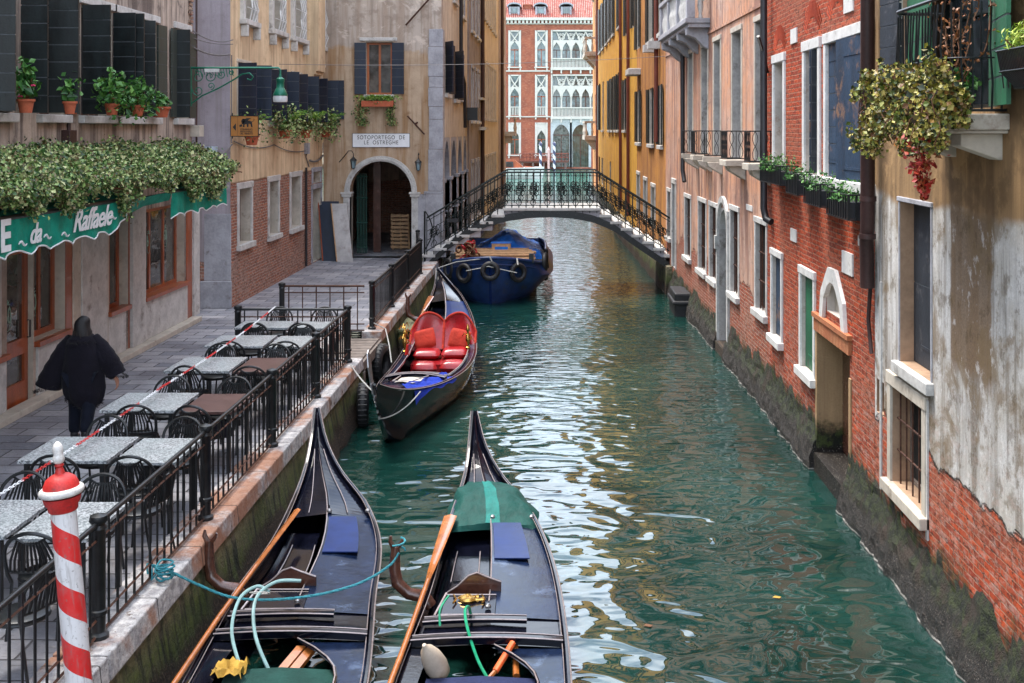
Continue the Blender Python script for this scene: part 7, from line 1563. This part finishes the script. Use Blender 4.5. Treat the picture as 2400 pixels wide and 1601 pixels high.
        pb = s.surf('crest_panel', yd + .15, yd - .28, -.70, .05, lambda y: .02 + (y - yd) * .05, 'lacquer', n=4, th=.02); s.line('trim_line', [(yd + .15, -.7, .035), (yd - .3, -.78, .02)], .012, par=pb); s.line('trim_line', [(yd + .12, -.7, .035), (yd + .12, .05, .035)], .007, par=pb); s.line('trim_line', [(yd - .27, -.74, .015), (yd - .27, .05, .02)], .010, par=pb)
        s.surf('side_locker', yd + .15, yd - .3, .06, .95, -.02, 'lacquer_worn', n=4, camber=.04)
        s.beam(yd - .42, -.9, .5, .0, .10, .03, 'lacquer', arch=.03); s.surf('fore_shelf', yd - .3, yc, -.93, .95, -.03, 'lacquer', n=5, camber=.03); s.beam(yc, -.95, .96, -.01, .09, .06, 'lacquer', arch=.03)
    def cockpit(s, ya, yb, cover, cmat):
        s.surf('cockpit_floor', ya, yb, -.72, .72, -.42, 'dark', n=8)
        cut = lambda y: .62 + .36 * max(0, (y - (ya - .75)) / .75) ** 2 * -1
        s.surf('side_deck', ya, yb, lambda y: .66 - .55 * max(0, (y - (ya - .7)) / .7) ** 2, .96, -.01, 'lacquer_worn', n=20); s.surf('side_deck', ya, yb, -.96, lambda y: -.72 + .1 * max(0, (y - (ya - .5)) / .5) ** 2, -.01, 'lacquer', n=20)
        s.line('coaming', [(y, .66 - .55 * max(0, (y - (ya - .7)) / .7) ** 2, .015) for y in np.linspace(ya, yb, 24)], .014, 'lacquer'); s.line('coaming_trim', [(y, .65 - .55 * max(0, (y - (ya - .7)) / .7) ** 2, .03) for y in np.linspace(ya, yb, 24)], .006)
        s.surf('seat_cover', cover, cover - 1.1, -.66, .62, -.09, cmat, n=8, camber=.04, th=.2)
    def forcola(s, y, lift=.45, out=.34, side_=-1):
        b_ = Vector(s.P(y, side_ * .97, .0)); k = side_
        pts = [b_ + Vector((0, 0, -.12)), b_ + Vector((k * .06, 0, -.02)), b_ + Vector((k * .2, 0, .0)), b_ + Vector((k * out * .92, .01, .10)), b_ + Vector((k * out, .02, .24)), b_ + Vector((k * out * .97, .02, lift))]
        mb = MB(); mb.tube(pts, [.075, .07, .06, .062, .058, .04], 8); q = pts[-1]; mb.tube([q + Vector((0, 0, -.05)), q + Vector((k * .05, 0, .05)), q + Vector((k * .045, 0, .10))], [.03, .024, .012], 6); mb.tube([q + Vector((0, 0, -.04)), q + Vector((-k * .055, 0, .03)), q + Vector((-k * .07, 0, .07))], [.03, .02, .01], 6)
        return mb.build('oarlock', M['wood_dark'], s.r, smooth=True)
def oar(label, pts, bw=.05, r_=.026):
    r = thing('oar', label, 'oar', pts[len(pts) // 2], 0, 'long wooden oars'); mb = MB(); mb.tube(pts, r_, 8); mb.build('shaft', M['wood_oar'], r, smooth=True)
    a, b_ = Vector(pts[0]), Vector(pts[1]); d = (b_ - a).normalized(); sx = Vector((1, 0, 0)); e = a - d * .1; f_ = a + d * 1.5
    mb = MB(); rows = []
    for i in range(9):
        t = i / 8; c = e.lerp(f_, t); w_ = bw * (1 - t) ** .7 + .022; rows.append([tuple(c - sx * w_ + Vector((0, 0, .012))), tuple(c + Vector((0, 0, .03))), tuple(c + sx * w_ + Vector((0, 0, .012))), tuple(c + Vector((0, 0, -.006)))])
    mb.grid(rows, closed=True); mb.add(rows[0], [(0, 1, 2, 3)]); mb.build('blade', M['wood_oar'], r, smooth=True); return r

g1 = Gon('black gondola at the lower left nearest the quay with green rug seat cover', [(14.78, -3.08, .015, 1.44), (14.4, -2.98, .085, 1.12), (14.0, -2.85, .20, .88), (13.3, -2.63, .42, .68), (12.3, -2.47, .57, .58), (11, -2.42, .67, .53), (9.27, -2.28, .73, .5), (7, -2.18, .72, .5), (5.6, -2.2, .52, .56), (4.4, -2.26, .22, .85), (3.75, -2.3, .02, 1.3)], (-2.4, 9.3, 0))
g2 = Gon('black gondola at the bottom centre with teal canvas bundle on its stern', [(14.62, -1.05, .015, 1.44), (14.25, -.99, .085, 1.12), (13.9, -.90, .19, .88), (13.25, -.76, .40, .68), (12.3, -.67, .55, .58), (11, -.61, .64, .53), (9.27, -.62, .72, .5), (7, -.62, .72, .5), (5.6, -.66, .52, .56), (4.4, -.72, .22, .85), (3.75, -.76, .02, 1.3)], (-.65, 9.3, 0))
for g, dy in ((g1, 0), (g2, -.12)):
    g.hull(); g.aft(g.y1, 11.0 + dy, 10.18 + dy); g.cockpit(10.12 + dy, 6.2, 9.75 if g is g1 else 9.6, 'green_rug' if g is g1 else 'navy_cloth'); g.forcola(11.25 if g is g1 else 11.1)
    g.surf('fore_deck', 6.2, 4.2, -.95, .95, -.02, 'lacquer', camber=.08)
    mb = MB(); c = g.P(g.y1 - .25, 0, 0); mb.tube([g.P(y, 0, .04) for y in np.linspace(g.y1 - .1, g.y1 - 1.6, 10)], .012, 5); mb.build('deck_ridge', M['lacquer'], g.r)
    mb = MB()
    for y, t in ((g.y1 - 1.72, 0.0), (g.y1 - 1.72, .93), (10.85 + dy, -.05), (10.2 + dy, .1)): mb.lathe([(.03, 0), (.028, .02), (.012, .035)], g.P(y, t, .03), 8); mb.cut()
    mb.each('fitting', M['steel'], g.r)
    prow = MB(); fy = [(3.75, 1.3), (3.62, 1.5), (3.66, 1.62), (3.78, 1.55), (3.86, 1.2), (4.3, .75), (4.7, .3), (4.55, .25), (4.1, .6), (3.72, 1.05)]
    cx = g.tab[-1][1]; prow.prism([(cx - .006, a, b_) for a, b_ in fy], (.012, 0, 0)); prow.build('bow_iron', M['steel'], g.r)
# crest on the second gondola: two gold fishes
mb = MB(); yd = 10.88
def fish(cx, cy, s_, flip):
    for k in range(2):
        pts = [g2.P(yd + cy + .012 * math.sin(t * .5 + k * 3) + t * .004 * flip, cx + s_ * (t - 5) / 10, .04) for t in range(11)]; mb.tube(pts, [.006, .014, .02, .024, .026, .024, .02, .016, .012, .01, .018], 6)
fish(-.36, .03, .30, 1); fish(-.30, -.03, .34, 1); fish(-.34, .075, .2, -1)
for t in (-.56, -.14): mb.tube([g2.P(yd - .08, t, .04), g2.P(yd + .0, t + .03, .045), g2.P(yd + .10, t - .02, .04)], .010, 5)
mb.build('gold_crest', M['brass'], g2.r, smooth=True)
oar('varnished oar lying along the left rim of the leftmost gondola', [(-2.93, 12.9, .70), (-3.02, 11.6, .62), (-3.06, 10.4, .59), (-3.06, 9.0, .57), (-2.98, 7.6, .56)], .012)
oar('varnished oar with broad blade along the left rim of the centre gondola', [(-1.19, 12.75, .68), (-1.26, 11.2, .60), (-1.31, 9.8, .575), (-1.35, 8.8, .57), (-1.36, 7.6, .56)])
# contents of the gondolas
r = thing('canvas_bundle', 'dark teal canvas cover bundled over the stern of the centre gondola', 'canvas cover', (-.8, 13.2, .75)); mb = MB(); rows = []
for i in range(15):
    t = i / 14; y = 13.72 - .92 * t; c, h, z = crom(g2.tab, y); hw = h + .05 + .12 * t + .04 * math.sin(t * 5); row = []
    for j in range(25):
        a = math.pi * j / 24; f = 1 + .05 * math.sin(a * 8 + t * 9) + .04 * math.sin(a * 15 - t * 13) + .03 * math.sin(a * 3 + t * 21)
        drop = .22 * max(0, abs(math.cos(a)) - .7) * 3.3; row.append((c - hw * math.cos(a) * f, y - .12 * abs(math.cos(a)) ** 2 * t, z - .06 - drop * (.5 + 1.1 * t * (a < 1.6)) + (.07 + .14 * math.sin(math.pi * min(1, t * 1.05))) * math.sin(a) ** .7 * f))
    rows.append(row)
mb.grid(rows); c, h, z = crom(g2.tab, 12.76); mb.grid([rows[-1], [(p[0] * .9 + c * .1, p[1] - .02, z - .05) for p in rows[-1]]]); mb.build('canvas', M['teal_cover'], r, smooth=True)
mb = MB(); mb.grid([[(p[0], p[1], p[2] + .006) for p in row[11:14]] for row in rows]); mb.build('seam_band', cloth_mat('lighter_teal_canvas', (.012, .16, .14), .5), r, smooth=True)
r = thing('boat_fender', 'dirty white bulb fender with a green hose hanging in the centre gondola', 'fender', (-1.0, 9.72, .45)); mb = MB(); mb.lathe([(.015, .34), (.03, .30), (.06, .26), (.09, .16), (.10, .05), (.09, -.04), (.05, -.08), (.01, -.085)], n=18); o = mb.build('bulb', M['buoy'], r, smooth=True, world=False); o.rotation_euler = (.5, -.35, 0)
mb = MB(); mb.tube(spline([(0, .15, .30), (-.01, .22, .40), (.02, .32, .44), (.05, .42, .45)]), .010, 6); mb.build('strap', M['hose_green'], r, smooth=True, world=False)
r = thing('green_hose', 'bright green hose curling over the beam into the centre gondola cockpit', 'hose', (-.7, 10.2, .6)); mb = MB(); mb.tube(spline([(-.78, 10.55, .52), (-.80, 10.48, .66), (-.82, 10.30, .70), (-.78, 10.1, .62), (-.68, 9.9, .45), (-.58, 9.75, .35)]), .014, 7); mb.build('tube', M['hose_green'], r, smooth=True)
mb = MB(); mb.tube([(-.98, 9.98, .25), (-.9, 9.8, .3), (-.78, 9.65, .38)], .012, 6); mb.build('tube', M['lamp_green'], r)
r = thing('wooden_tiller', 'short orange handled wooden stick leaning in the centre gondola', 'pole', (-.45, 9.9, .5)); mb = MB(); mb.tube([(-.38, 10.0, .55), (-.52, 9.75, .42)], .028, 8); mb.build('grip', basic('orange_grip', (.75, .12, .03), .4), r); mb = MB(); mb.tube([(-.36, 10.08, .48), (-.34, 9.7, .40)], .03, 8); mb.tube([(-.52, 9.75, .42), (-.62, 9.62, .36)], .02, 6); mb.build('stick', M['wood_oar'], r)
r = thing('plastic_hoops', 'two looped pale green hoses tied to the rim of the leftmost gondola', 'hose', (-2.85, 10.2, .7)); mb = MB()
mb.tube(spline([(-2.62, 9.7, .35), (-2.82, 10.0, .62), (-2.84, 10.3, .80), (-2.72, 10.45, .86), (-2.60, 10.42, .82)]), .016, 7); mb.tube(spline([(-2.38, 9.72, .34), (-2.60, 9.95, .62), (-2.68, 10.25, .82), (-2.56, 10.5, .88), (-2.35, 10.58, .86)]), .016, 7); mb.build('tube', basic('pale_hose', (.22, .36, .36), .4), r, smooth=True)
mb = MB(); torus(mb, (-2.68, 10.4, .82), (0, .5, 1), .09, .006, 14, 4); mb.build('tie', M['rope_white'], r)
r = thing('folded_planks', 'two varnished wooden slats crossing the cockpit of the leftmost gondola', 'plank', (-2.2, 9.9, .4)); mb = MB(); mb.hexa([(-2.5, 9.55, .28), (-2.42, 9.55, .28), (-2.2, 10.1, .44), (-2.28, 10.1, .44), (-2.5, 9.55, .32), (-2.42, 9.55, .32), (-2.2, 10.1, .48), (-2.28, 10.1, .48)]); mb.hexa([(-2.40, 9.55, .28), (-2.31, 9.55, .28), (-2.1, 10.1, .44), (-2.18, 10.1, .44), (-2.40, 9.55, .32), (-2.31, 9.55, .32), (-2.1, 10.1, .48), (-2.18, 10.1, .48)]); mb.build('slat', M['wood_oar'], r)
r = thing('yellow_cloth', 'crumpled yellow cloth at the edge of the green rug', 'cloth', (-2.72, 9.6, .5)); mb = MB(); rows = []
for i in range(10): rows.append([(-2.86 + .028 * j + .01 * math.sin(i * 2 + j), 9.5 + .03 * i + .012 * math.sin(j * 1.7), .50 + .035 * math.sin(i * 1.3 + j * .9) * math.sin(j * 1.9) + .03 * math.sin(i * .35 * math.pi)) for j in range(10)])
mb.grid(rows); mb.build('fabric', M['yellow_cloth'], r, smooth=True)
# blue rope from the kerb over both boats
rp = thing('mooring_rope', 'turquoise rope sagging from the kerb across two gondolas', 'rope', (-2.6, 10.6, .9)); mb = MB()
pts = [(-3.45, 10.25, 1.08), (-3.2, 10.4, .88), (-2.95, 10.5, .74), (-2.6, 10.6, .68), (-2.2, 10.75, .67), (-1.85, 10.9, .72), (-1.6, 11.0, .84), (-1.52, 11.08, .93)]
pl = spline(pts, 9)
for ph_ in (0, 2.1, 4.2): mb.tube([(p[0], p[1] + .006 * math.cos(i * 1.1 + ph_), p[2] + .006 * math.sin(i * 1.1 + ph_)) for i, p in enumerate(pl)], .008, 5)
mb.tube([(-1.52 + .06 * math.cos(t * .7), 11.1 + .05 * math.sin(t * .7), .95 + .01 * t) for t in range(12)], .010, 5); mb.build('strand', M['rope_blue'], rp, smooth=True)
mb = MB(); rr = random.Random(3)
for i in range(5): mb.tube(spline([(-3.5 + .07 * math.cos(k * 1.1 + i) + rr.uniform(-.02, .02), 10.28 + .09 * math.sin(k * 1.1 + i) + rr.uniform(-.02, .02), 1.0 + .03 * i + rr.uniform(-.01, .02)) for k in range(8)], 4), .009, 5)
for i in range(5): p = Vector((-3.5 + rr.uniform(-.03, .03), 10.28, 1.06)); mb.tube(spline([tuple(p), tuple(p + Vector((rr.uniform(-.1, .12), rr.uniform(-.1, .1), rr.uniform(-.02, .05)))), tuple(p + Vector((rr.uniform(-.16, .16), rr.uniform(-.16, .16), -.07)))], 5), .007, 5)
mb.tube(spline([(-3.52, 10.28, 1.02), (-3.60, 10.34, 1.07), (-3.66, 10.3, 1.12), (-3.64, 10.25, 1.05)], 5), .009, 5)
mb.build('knot', M['rope_blue'], rp, smooth=True)
# gondola with the red seats
g3 = Gon('gondola with red heart shaped seat and toothed bow iron, moored behind the others', [(29.8, -3.1, .015, 1.42), (29.3, -2.9, .18, 1.12), (28.4, -2.72, .36, .92), (26.2, -2.48, .56, .70), (24, -2.40, .71, .54), (22.7, -2.36, .73, .52), (21.4, -2.40, .69, .53), (19.9, -2.52, .54, .62), (18.7, -2.62, .30, .78), (18.0, -2.70, .13, .95), (17.55, -2.76, .02, 1.12)], (-2.45, 23.5, 0))
g3.deep = 19.9; g3.hull(); g3.surf('stern_cover', 29.75, 27.9, -.96, .96, -.035, 'lacquer', camber=.06); g3.surf('aft_deck', 28.0, 25.4, -.1, .96, -.03, 'deck_blue', camber=.04, th=.03); g3.surf('rowing_floor', 28.0, 25.4, -.95, -.1, -.18, 'lacquer'); g3.line('trim_line', [(y, -.1, .02) for y in np.linspace(29.3, 25.4, 12)], .012)
mb = MB(); yy = 25.55; prof = [(-.78, .0), (-.6, .06), (-.4, .16), (-.25, .18), (-.1, .13), (.15, .10)]; mb.grid([[g3.P(yy, t, z) for t, z in prof], [g3.P(yy, t, -.2) for t, z in prof]]); mb.grid([[g3.P(yy, t, z) for t, z in prof], [g3.P(yy + .04, t, z) for t, z in prof]]); mb.build('carved_board', M['wood_orange'], g3.r)
g3.surf('side_locker', 25.4, 24.7, -.95, .96, -.03, 'lacquer_worn', n=4, camber=.03); g3.beam(24.95, -.95, .96, -.01, .12, .05, 'lacquer'); g3.surf('cockpit_floor', 24.7, 20.0, -.8, .8, -.40, 'dark', n=10)
for sd_ in (-1, 1): g3.surf('side_deck', 24.7, 20.3, sd_ * .80, sd_ * .97, -.005, 'lacquer_worn', n=14); g3.line('coaming', [(y, sd_ * .8, .02) for y in np.linspace(24.7, 20.3, 12)], .02, 'lacquer'); g3.line('trim_line', [(y, sd_ * .79, .045) for y in np.linspace(24.7, 20.3, 12)], .010)
g3.surf('fore_deck', 20.25, 18.0, -.94, .94, -.02, 'lacquer_worn', camber=.10); fp = g3.surf('pale_panel', 19.9, 19.1, -.3, .5, .06, 'palace_white', n=6, camber=.06); g3.line('trim_line', [(19.95, -.34, .13), (19.05, -.34, .13), (19.05, .54, .13), (19.95, .54, .13)], .01, par=fp); g3.beam(20.25, -.9, .92, .02, .16, .04, 'lacquer', arch=.08); g3.beam(20.55, -.85, .9, .02, .10, .03, 'lacquer', arch=.06); g3.forcola(26.2, .5, .38)  # the fore deck panel has a plain pale colour
mb = MB(); FX = lambda y: -2.76 - .10 * (17.55 - y) / 1.0 * 0
out_ = [(18.95, -.05), (18.35, .12), (17.95, .45), (17.62, .85), (17.48, 1.15), (17.46, 1.4), (17.52, 1.60), (17.62, 1.64), (17.68, 1.45), (17.64, 1.2), (17.74, .95), (17.95, .72), (18.2, .45), (18.55, .22), (19.0, .08)]
def bx_(y, z): return -2.68 - .17 * max(0, (z)) / 1.0 * .75 + (y - 17.5) * .05
mb.add([(bx_(a, b_) - .009, a, b_) for a, b_ in out_] + [(bx_(a, b_) + .009, a, b_) for a, b_ in out_], [tuple(range(15)), tuple(range(29, 14, -1))] + [(i, (i + 1) % 15, 15 + (i + 1) % 15, 15 + i) for i in range(15)]); bi = mb.build('bow_iron', M['steel'], g3.r)
mb = MB()
for k in range(6): z = .55 + k * .11; y = 17.86 - k * .055; mb.box(bx_(y, z) - .012, bx_(y, z) + .012, y - .16, y + .02, z, z + .05)
mb.build('bow_tooth', M['steel'], bi)
# red love seat: heart-shaped back, cushions
mb = MB(); ys = 23.95; rows = []; cx0 = -2.38; hw = .68
def bk_(x, t): # seat back surface
    k = abs(x) / hw; top = .99 + .15 * math.sin(min(1, k * 2.0) * math.pi / 2) - .30 * max(0, k - .5) ** 2 * 5; top -= .04 * max(0, 1 - k * 6)
    z = .42 + (top - .42) * t; return (cx0 + x, ys + .12 + .42 * t * .75 - .16 * k ** 2 + .05 * math.sin(math.pi * t) * math.sin(min(1, k * 1.3) * math.pi), z)
for i in range(9): rows.append([bk_(-hw + 2 * hw * j / 28, i / 8) for j in range(29)])
mb.grid(rows); mb.grid([rows[-1], [(p[0], p[1] + .08, p[2] - .03) for p in rows[-1]]]); mb.grid([[(p[0], p[1] + .08, p[2] - .03) for p in r_] for r_ in rows]); st_ = mb.build('seat_back', M['red_leather'], g3.r, smooth=True)
mb = MB(); mb.tube([rows[i][0] for i in range(9)] + rows[-1][1:-1] + [rows[8 - i][-1] for i in range(9)], .028, 8); mb.tube([rows[i][14] for i in range(9)], .03, 8); mb.build('seat_piping', M['red_brocade'], st_, smooth=True)
def cushion(par, c, sx, sy, sz, mat, name, rot=(0, 0, 0)):
    mb = MB(); n = 12; mt_ = Matrix.Rotation(rot[2], 3, 'Z') @ Matrix.Rotation(rot[1], 3, 'Y') @ Matrix.Rotation(rot[0], 3, 'X')
    for s_ in (-1, 1):
        rows_ = []
        for i in range(n + 1):
            row = []
            for j in range(n + 1):
                u, v = -1 + 2 * i / n, -1 + 2 * j / n; e = (1 - u ** 4) * (1 - v ** 4); p = mt_ @ Vector((u * sx * (1 - .06 * v * v), v * sy * (1 - .06 * u * u), s_ * sz * max(0, e) ** .5)); row.append((c[0] + p.x, c[1] + p.y, c[2] + p.z))
            rows_.append(row)
        mb.grid(rows_)
    return mb.build(name, M[mat], par, smooth=True)
cushion(g3.r, (cx0 - .29, 23.72, .40), .28, .27, .10, 'red_leather', 'seat_cushion'); cushion(g3.r, (cx0 + .29, 23.72, .42), .28, .27, .11, 'red_leather', 'seat_cushion'); cushion(g3.r, (cx0 - .27, 23.2, .22), .26, .2, .12, 'red_leather', 'footstool'); cushion(g3.r, (cx0 + .3, 23.15, .25), .27, .22, .13, 'red_leather', 'footstool')
mb = MB(); mb.box(cx0 - .55, cx0 + .55, 23.1, 24.0, .1, .3); mb.build('seat_base', M['red_leather'], g3.r)
for k, (x, lab) in enumerate(((cx0 - .36, 'red brocade cushion leaning on the left half of the heart seat'), (cx0 + .36, 'red brocade cushion leaning on the right half of the heart seat'))):
    r = thing('brocade_cushion', lab, 'cushion', (x, 23.98, .66), 0, 'brocade cushions on the red seat'); cushion(r, (x, 23.95, .66), .22, .21, .06, 'red_brocade', 'pad', (math.radians(62), math.radians(-14 if k == 0 else 14), 0))
# gilt ornaments either side
for x, y, k, lab in ((-3.02, 22.9, 1, 'gilt seahorse figure and red tassels on the left rim of the red seated gondola'), (-1.80, 23.3, 0, 'small gilt figure on the right rim of the red seated gondola')):
    r = thing('brass_ornament', lab, 'ornament', (x, y, .58), 0, 'gilt gondola ornaments'); mb = MB(); mb.lathe([(.05, 0), (.05, .03), (.02, .05), (.035, .12), (.05, .2), (.03, .28), (.02, .33), (.04, .38), (.03, .44), (.005, .5)], n=10)
    for q in range(14 if k else 4): a = q * .9; mb.tube([(0, 0, .15 + q * .03), (.08 * math.cos(a), .08 * math.sin(a), .22 + q * .03), (.13 * math.cos(a), .15 * math.sin(a), .15 + q * .03)], .009, 5)
    mb.build('figure', M['brass'], r, smooth=True, world=False)
    if k: mb = MB(); [mb.tube([(.12, -.5, .25), (.1 + .02 * math.cos(q), -.5 + .04 * math.sin(q), .05)], .02, 5) for q in range(5)]; mb.build('tassel', M['red_paint'], r, world=False)
r = thing('blue_cloth', 'royal blue cloth draped over the fore deck rim of the red seated gondola', 'cloth', (-2.3, 19.6, .8)); mb = MB(); rows = []
for i in range(22):
    t = i / 21; y = 20.6 - 1.9 * t; c, h, z = crom(g3.tab, y); rows.append([(c + h * (.72 + .30 * j / 7) + (.03 if j > 5 else 0) - .5 * t * (1 - j / 7) * h, y + .02 * math.sin(j + i), z + .10 - .015 * j + .02 * math.sin(i * .9 + j * 1.3) - (.22 * max(0, t - .75) * 4 + .03) * (j > 6)) for j in range(8)])
mb.grid(rows); mb.build('fabric', M['blue_cloth'], r, smooth=True)
oar('oar resting at the stern of the red seated gondola', [(-3.05, 27.8, .95), (-3.08, 26.6, .82), (-3.12, 25.2, .70), (-3.1, 24.4, .66)])
r = thing('mooring_rope', 'pale rope tying the toothed bow to the quay', 'rope', (-3.3, 18.4, .9)); mb = MB(); mb.tube(sagline((-3.5, 19.6, 1.0), (-2.75, 17.95, .85), .06), .012, 5); mb.tube(sagline((-2.75, 17.75, .55), (-2.2, 18.6, .78), .1), .010, 5); mb.build('strand', M['rope_white'], r)
r = thing('mooring_rope', 'pale rope hanging from the far quay railing post', 'rope', (-3.4, 22.6, .7)); mb = MB(); mb.tube([(-3.7, 23.3, 1.1), (-3.45, 23.2, 1.0), (-3.3, 22.7, .75), (-3.2, 22.3, .5)], .012, 5); mb.build('strand', M['rope_white'], r)
# tyre fenders on the quay wall
for c, nrm, R_, lab in (((-3.30, 19.6, .32), (1, .15, 0), .27, 'black tyre fender on the quay behind the toothed bow iron'), ((-3.42, 22.5, .45), (1, -.2, 0), .27, 'grey tyre fender under the timber landing')):
    r = thing('tyre_fender', lab, 'tyre', c, 0, 'tyre fenders on the quay'); mb = MB(); torus(mb, (0, 0, 0), nrm, R_, .10, 26, 10); 
    for i in range(26): a = 2 * math.pi * i / 26; nv = Vector(nrm).normalized(); u = nv.cross(Vector((0, 0, 1))).normalized(); v = nv.cross(u); q = u * math.cos(a) * (R_ + .095) + v * math.sin(a) * (R_ + .095); mb.tube([q - nv * .07, q + nv * .07], .010, 4)
    mb.build('ring', M['rubber'], r, smooth=True, world=False)

# ------------------------------------------------------------------ blue workboat under the bridge
wb = thing('work_boat', 'blunt bowed blue cargo barge with tyres moored under the bridge', 'boat', (-1.9, 37, 0)); tabw = [(32.95, -1.9, .02, 1.32), (33.15, -1.9, .48, 1.28), (33.6, -1.9, .95, 1.18), (34.4, -1.9, 1.33, 1.03), (35.6, -1.9, 1.50, .93), (38, -1.9, 1.52, .9), (42, -1.9, 1.45, .92), (43.2, -1.9, 1.2, .95)]
W = lambda y, t, dz=0.0: (lambda q: (q[0] + q[1] * t, y, q[2] + dz))(crom(tabw, y))
mb = MB(); rows = []
for y in np.concatenate([np.linspace(32.95, 34, 14), np.linspace(34.2, 43.2, 18)]):
    c, h, z = crom(tabw, y); k = max(0, 1 - (y - 32.95) / 1.8); f = .62 + .30 * (1 - k); rows.append([(c - h, y, z), (c - h * (f + .25), y + .05 * k, z * .66), (c - h * f, y + .12 * k, .25), (c - h * f * .6, y + .3 * k, -.3), (c, y + .3 * k, -.4), (c + h * f * .6, y + .3 * k, -.3), (c + h * f, y + .12 * k, .25), (c + h * (f + .25), y + .05 * k, z * .66), (c + h, y, z)])
mb.grid(rows); mb.add(rows[-1], [tuple(range(9))]); mb.build('hull', M['boat_blue'], wb, smooth=True)
mb = MB(); ys = list(np.linspace(32.97, 43, 40)); mb.tube([W(y, -1, .02) for y in ys[::-1]] + [W(y, 1, .02) for y in ys], .05, 8); mb.tube([W(y, -1.0, -.16) for y in ys[::-1]] + [W(y, 1.0, -.16) for y in ys], .03, 6); mb.build('gunwale', M['boat_blue'], wb, smooth=True)
mb = MB(); mb.tube([(-1.9, 32.93, 1.3), (-1.9, 33.0, .6), (-1.9, 33.18, 0), (-1.9, 33.3, -.3)], .045, 6); mb.build('stem_post', M['deck_blue'], wb)
mb = MB(); rows = [[W(y, t, -.06) for t in np.linspace(-.97, .97, 6)] for y in np.linspace(33.05, 35.0, 12)]; mb.grid(rows); mb.build('fore_deck', M['boat_blue'], wb)
mb = MB(); rows = [[W(y, t, -.25) for t in (-.97, .97)] for y in np.linspace(35, 43, 6)]; mb.grid(rows); mb.build('hold_floor', M['dark'], wb)
for c, nrm, R_ in (((-2.68, 33.32, .86), (-.75, -1, .1), .22), ((-1.9, 32.86, .98), (0, -1, .15), .21), ((-1.12, 33.32, .88), (.75, -1, .1), .22), ((-.36, 35.0, .98), (1, -.1, 0), .24), ((-.34, 35.3, .72), (1, -.1, 0), .26), ((-.34, 36.3, .95), (1, 0, 0), .25), ((-3.2, 34.2, .9), (-1, -.6, 0), .24)):
    mb = MB(); torus(mb, c, nrm, R_, .075, 24, 8); mb.build('tyre', M['rubber'], wb, smooth=True)
mb = MB(); mb.tube([(-2.6, 33.15, .95), (-2.2, 32.95, 1.05), (-1.95, 32.8, 1.12), (-1.6, 32.95, 1.02), (-1.15, 33.1, .9)], .014, 5); mb.tube([(-1.92, 32.88, 1.4), (-1.85, 32.85, 1.25)], .02, 5); mb.tube([(-1.15, 33.3, 1.3), (-1.12, 33.15, 1.12)], .02, 5); mb.tube([(-2.0, 33.0, 1.33), (-2.9, 33.2, 1.2), (-3.4, 33.0, 1.05)], .013, 5); mb.build('rope', M['rope_white'], wb)
mb = MB()
for x in (-3.05, -.75): mb.box(x - .07, x + .07, 33.9, 34.04, 1.1, 1.36)
mb.build('bollard', M['iron'], wb)
r = thing('timber_planks', 'stack of brown timber planks across the bow of the blue barge', 'planks', (-1.8, 35, 1.1)); mb = MB(); rr = random.Random(12)
for i in range(7):
    for z in range(3 if i > 1 else 2): y = 34.25 + i * .2; x0, x1 = -3.1 + rr.uniform(0, .2), -.72 + rr.uniform(-.15, .1); mb.box(x0, x1, y, y + .17, 1.02 + z * .07 + i * .025, 1.07 + z * .07 + i * .025)
mb.build('plank', M['wood_pale'], r)
r = thing('blue_tarpaulin', 'crumpled blue tarpaulin heaped over cargo on the barge under the arch', 'tarpaulin', (-1.6, 37, 1.4)); mb = MB(); rows = []
for i in range(21):
    t = i / 20; y = 35.75 + 2.9 * t; row = []
    for j in range(25):
        u = -1 + j / 12; x = -1.55 + u * (1.12 - .12 * t); hgt = .22 + .62 * math.exp(-((u + .05) / .55) ** 2) * (1 - math.exp(-t * 5)) * (1 - .3 * t); row.append((x + .02 * math.sin(i * 1.9 + j), y + .03 * math.sin(j * 1.3 + i), 1.02 + hgt * (1 if abs(u) < .98 else .2) + .025 * math.sin(j * 1.7 + i * .8) + .02 * math.sin(i * 2.3 - j * .9)))
    rows.append(row)
mb.grid(rows); mb.grid([rows[0], [(p[0], p[1] - .02, 1.0) for p in rows[0]]]); mb.build('sheet', M['blue_tarp'], r, smooth=True)
r = thing('crate', 'small pale crate with blue front on the barge planks', 'crate', (-1.72, 35.7, 1.35)); mb = MB(); mb.box(-2.0, -1.42, 35.35, 35.7, 1.27, 1.52); mb.build('box', M['wood_pale'], r, bevel=.01); mb = MB(); mb.box(-1.9, -1.5, 35.335, 35.349, 1.27, 1.42); mb.box(-2.02, -1.40, 35.33, 35.72, 1.521, 1.55); mb.build('lid', M['blue_tarp'], r)
r = thing('rope_coil', 'heap of dark red rope and netting on the left bow of the barge', 'rope', (-2.55, 34.1, 1.25)); mb = MB(); rr = random.Random(5)
for i in range(16): p = Vector((-2.6 + rr.gauss(0, .14), 34.3 + rr.gauss(0, .12), 1.18 + rr.uniform(0, .42))); torus(mb, p, (rr.uniform(-1, 1), rr.uniform(-1, 1), rr.uniform(-1, 1)), rr.uniform(.08, .17), .028, 12, 6, m=i % 2)
mb.build('coil', [M['red_leather'], M['twig']], r, smooth=True)
# moored plank bits afloat
for i, (x, y, lab) in enumerate(((.92, 11.6, 'brown leaf afloat beside the pale sky reflection'), (2.15, 9.75, 'dark leaf floating on the green water at the lower right'), (2.35, 12.3, 'pale yellow leaf floating near the mossy right wall'))):
    r = thing('floating_leaf', lab, 'leaf', (x, y, .012)); mb = MB(); mb.add([(-.05, 0, 0), (-.015, .03, .006), (.05, .01, .002), (.02, -.035, .004)], [(0, 1, 2, 3)]); mb.build('blade', M['yellow_cloth' if i == 2 else 'twig'], r, world=False)
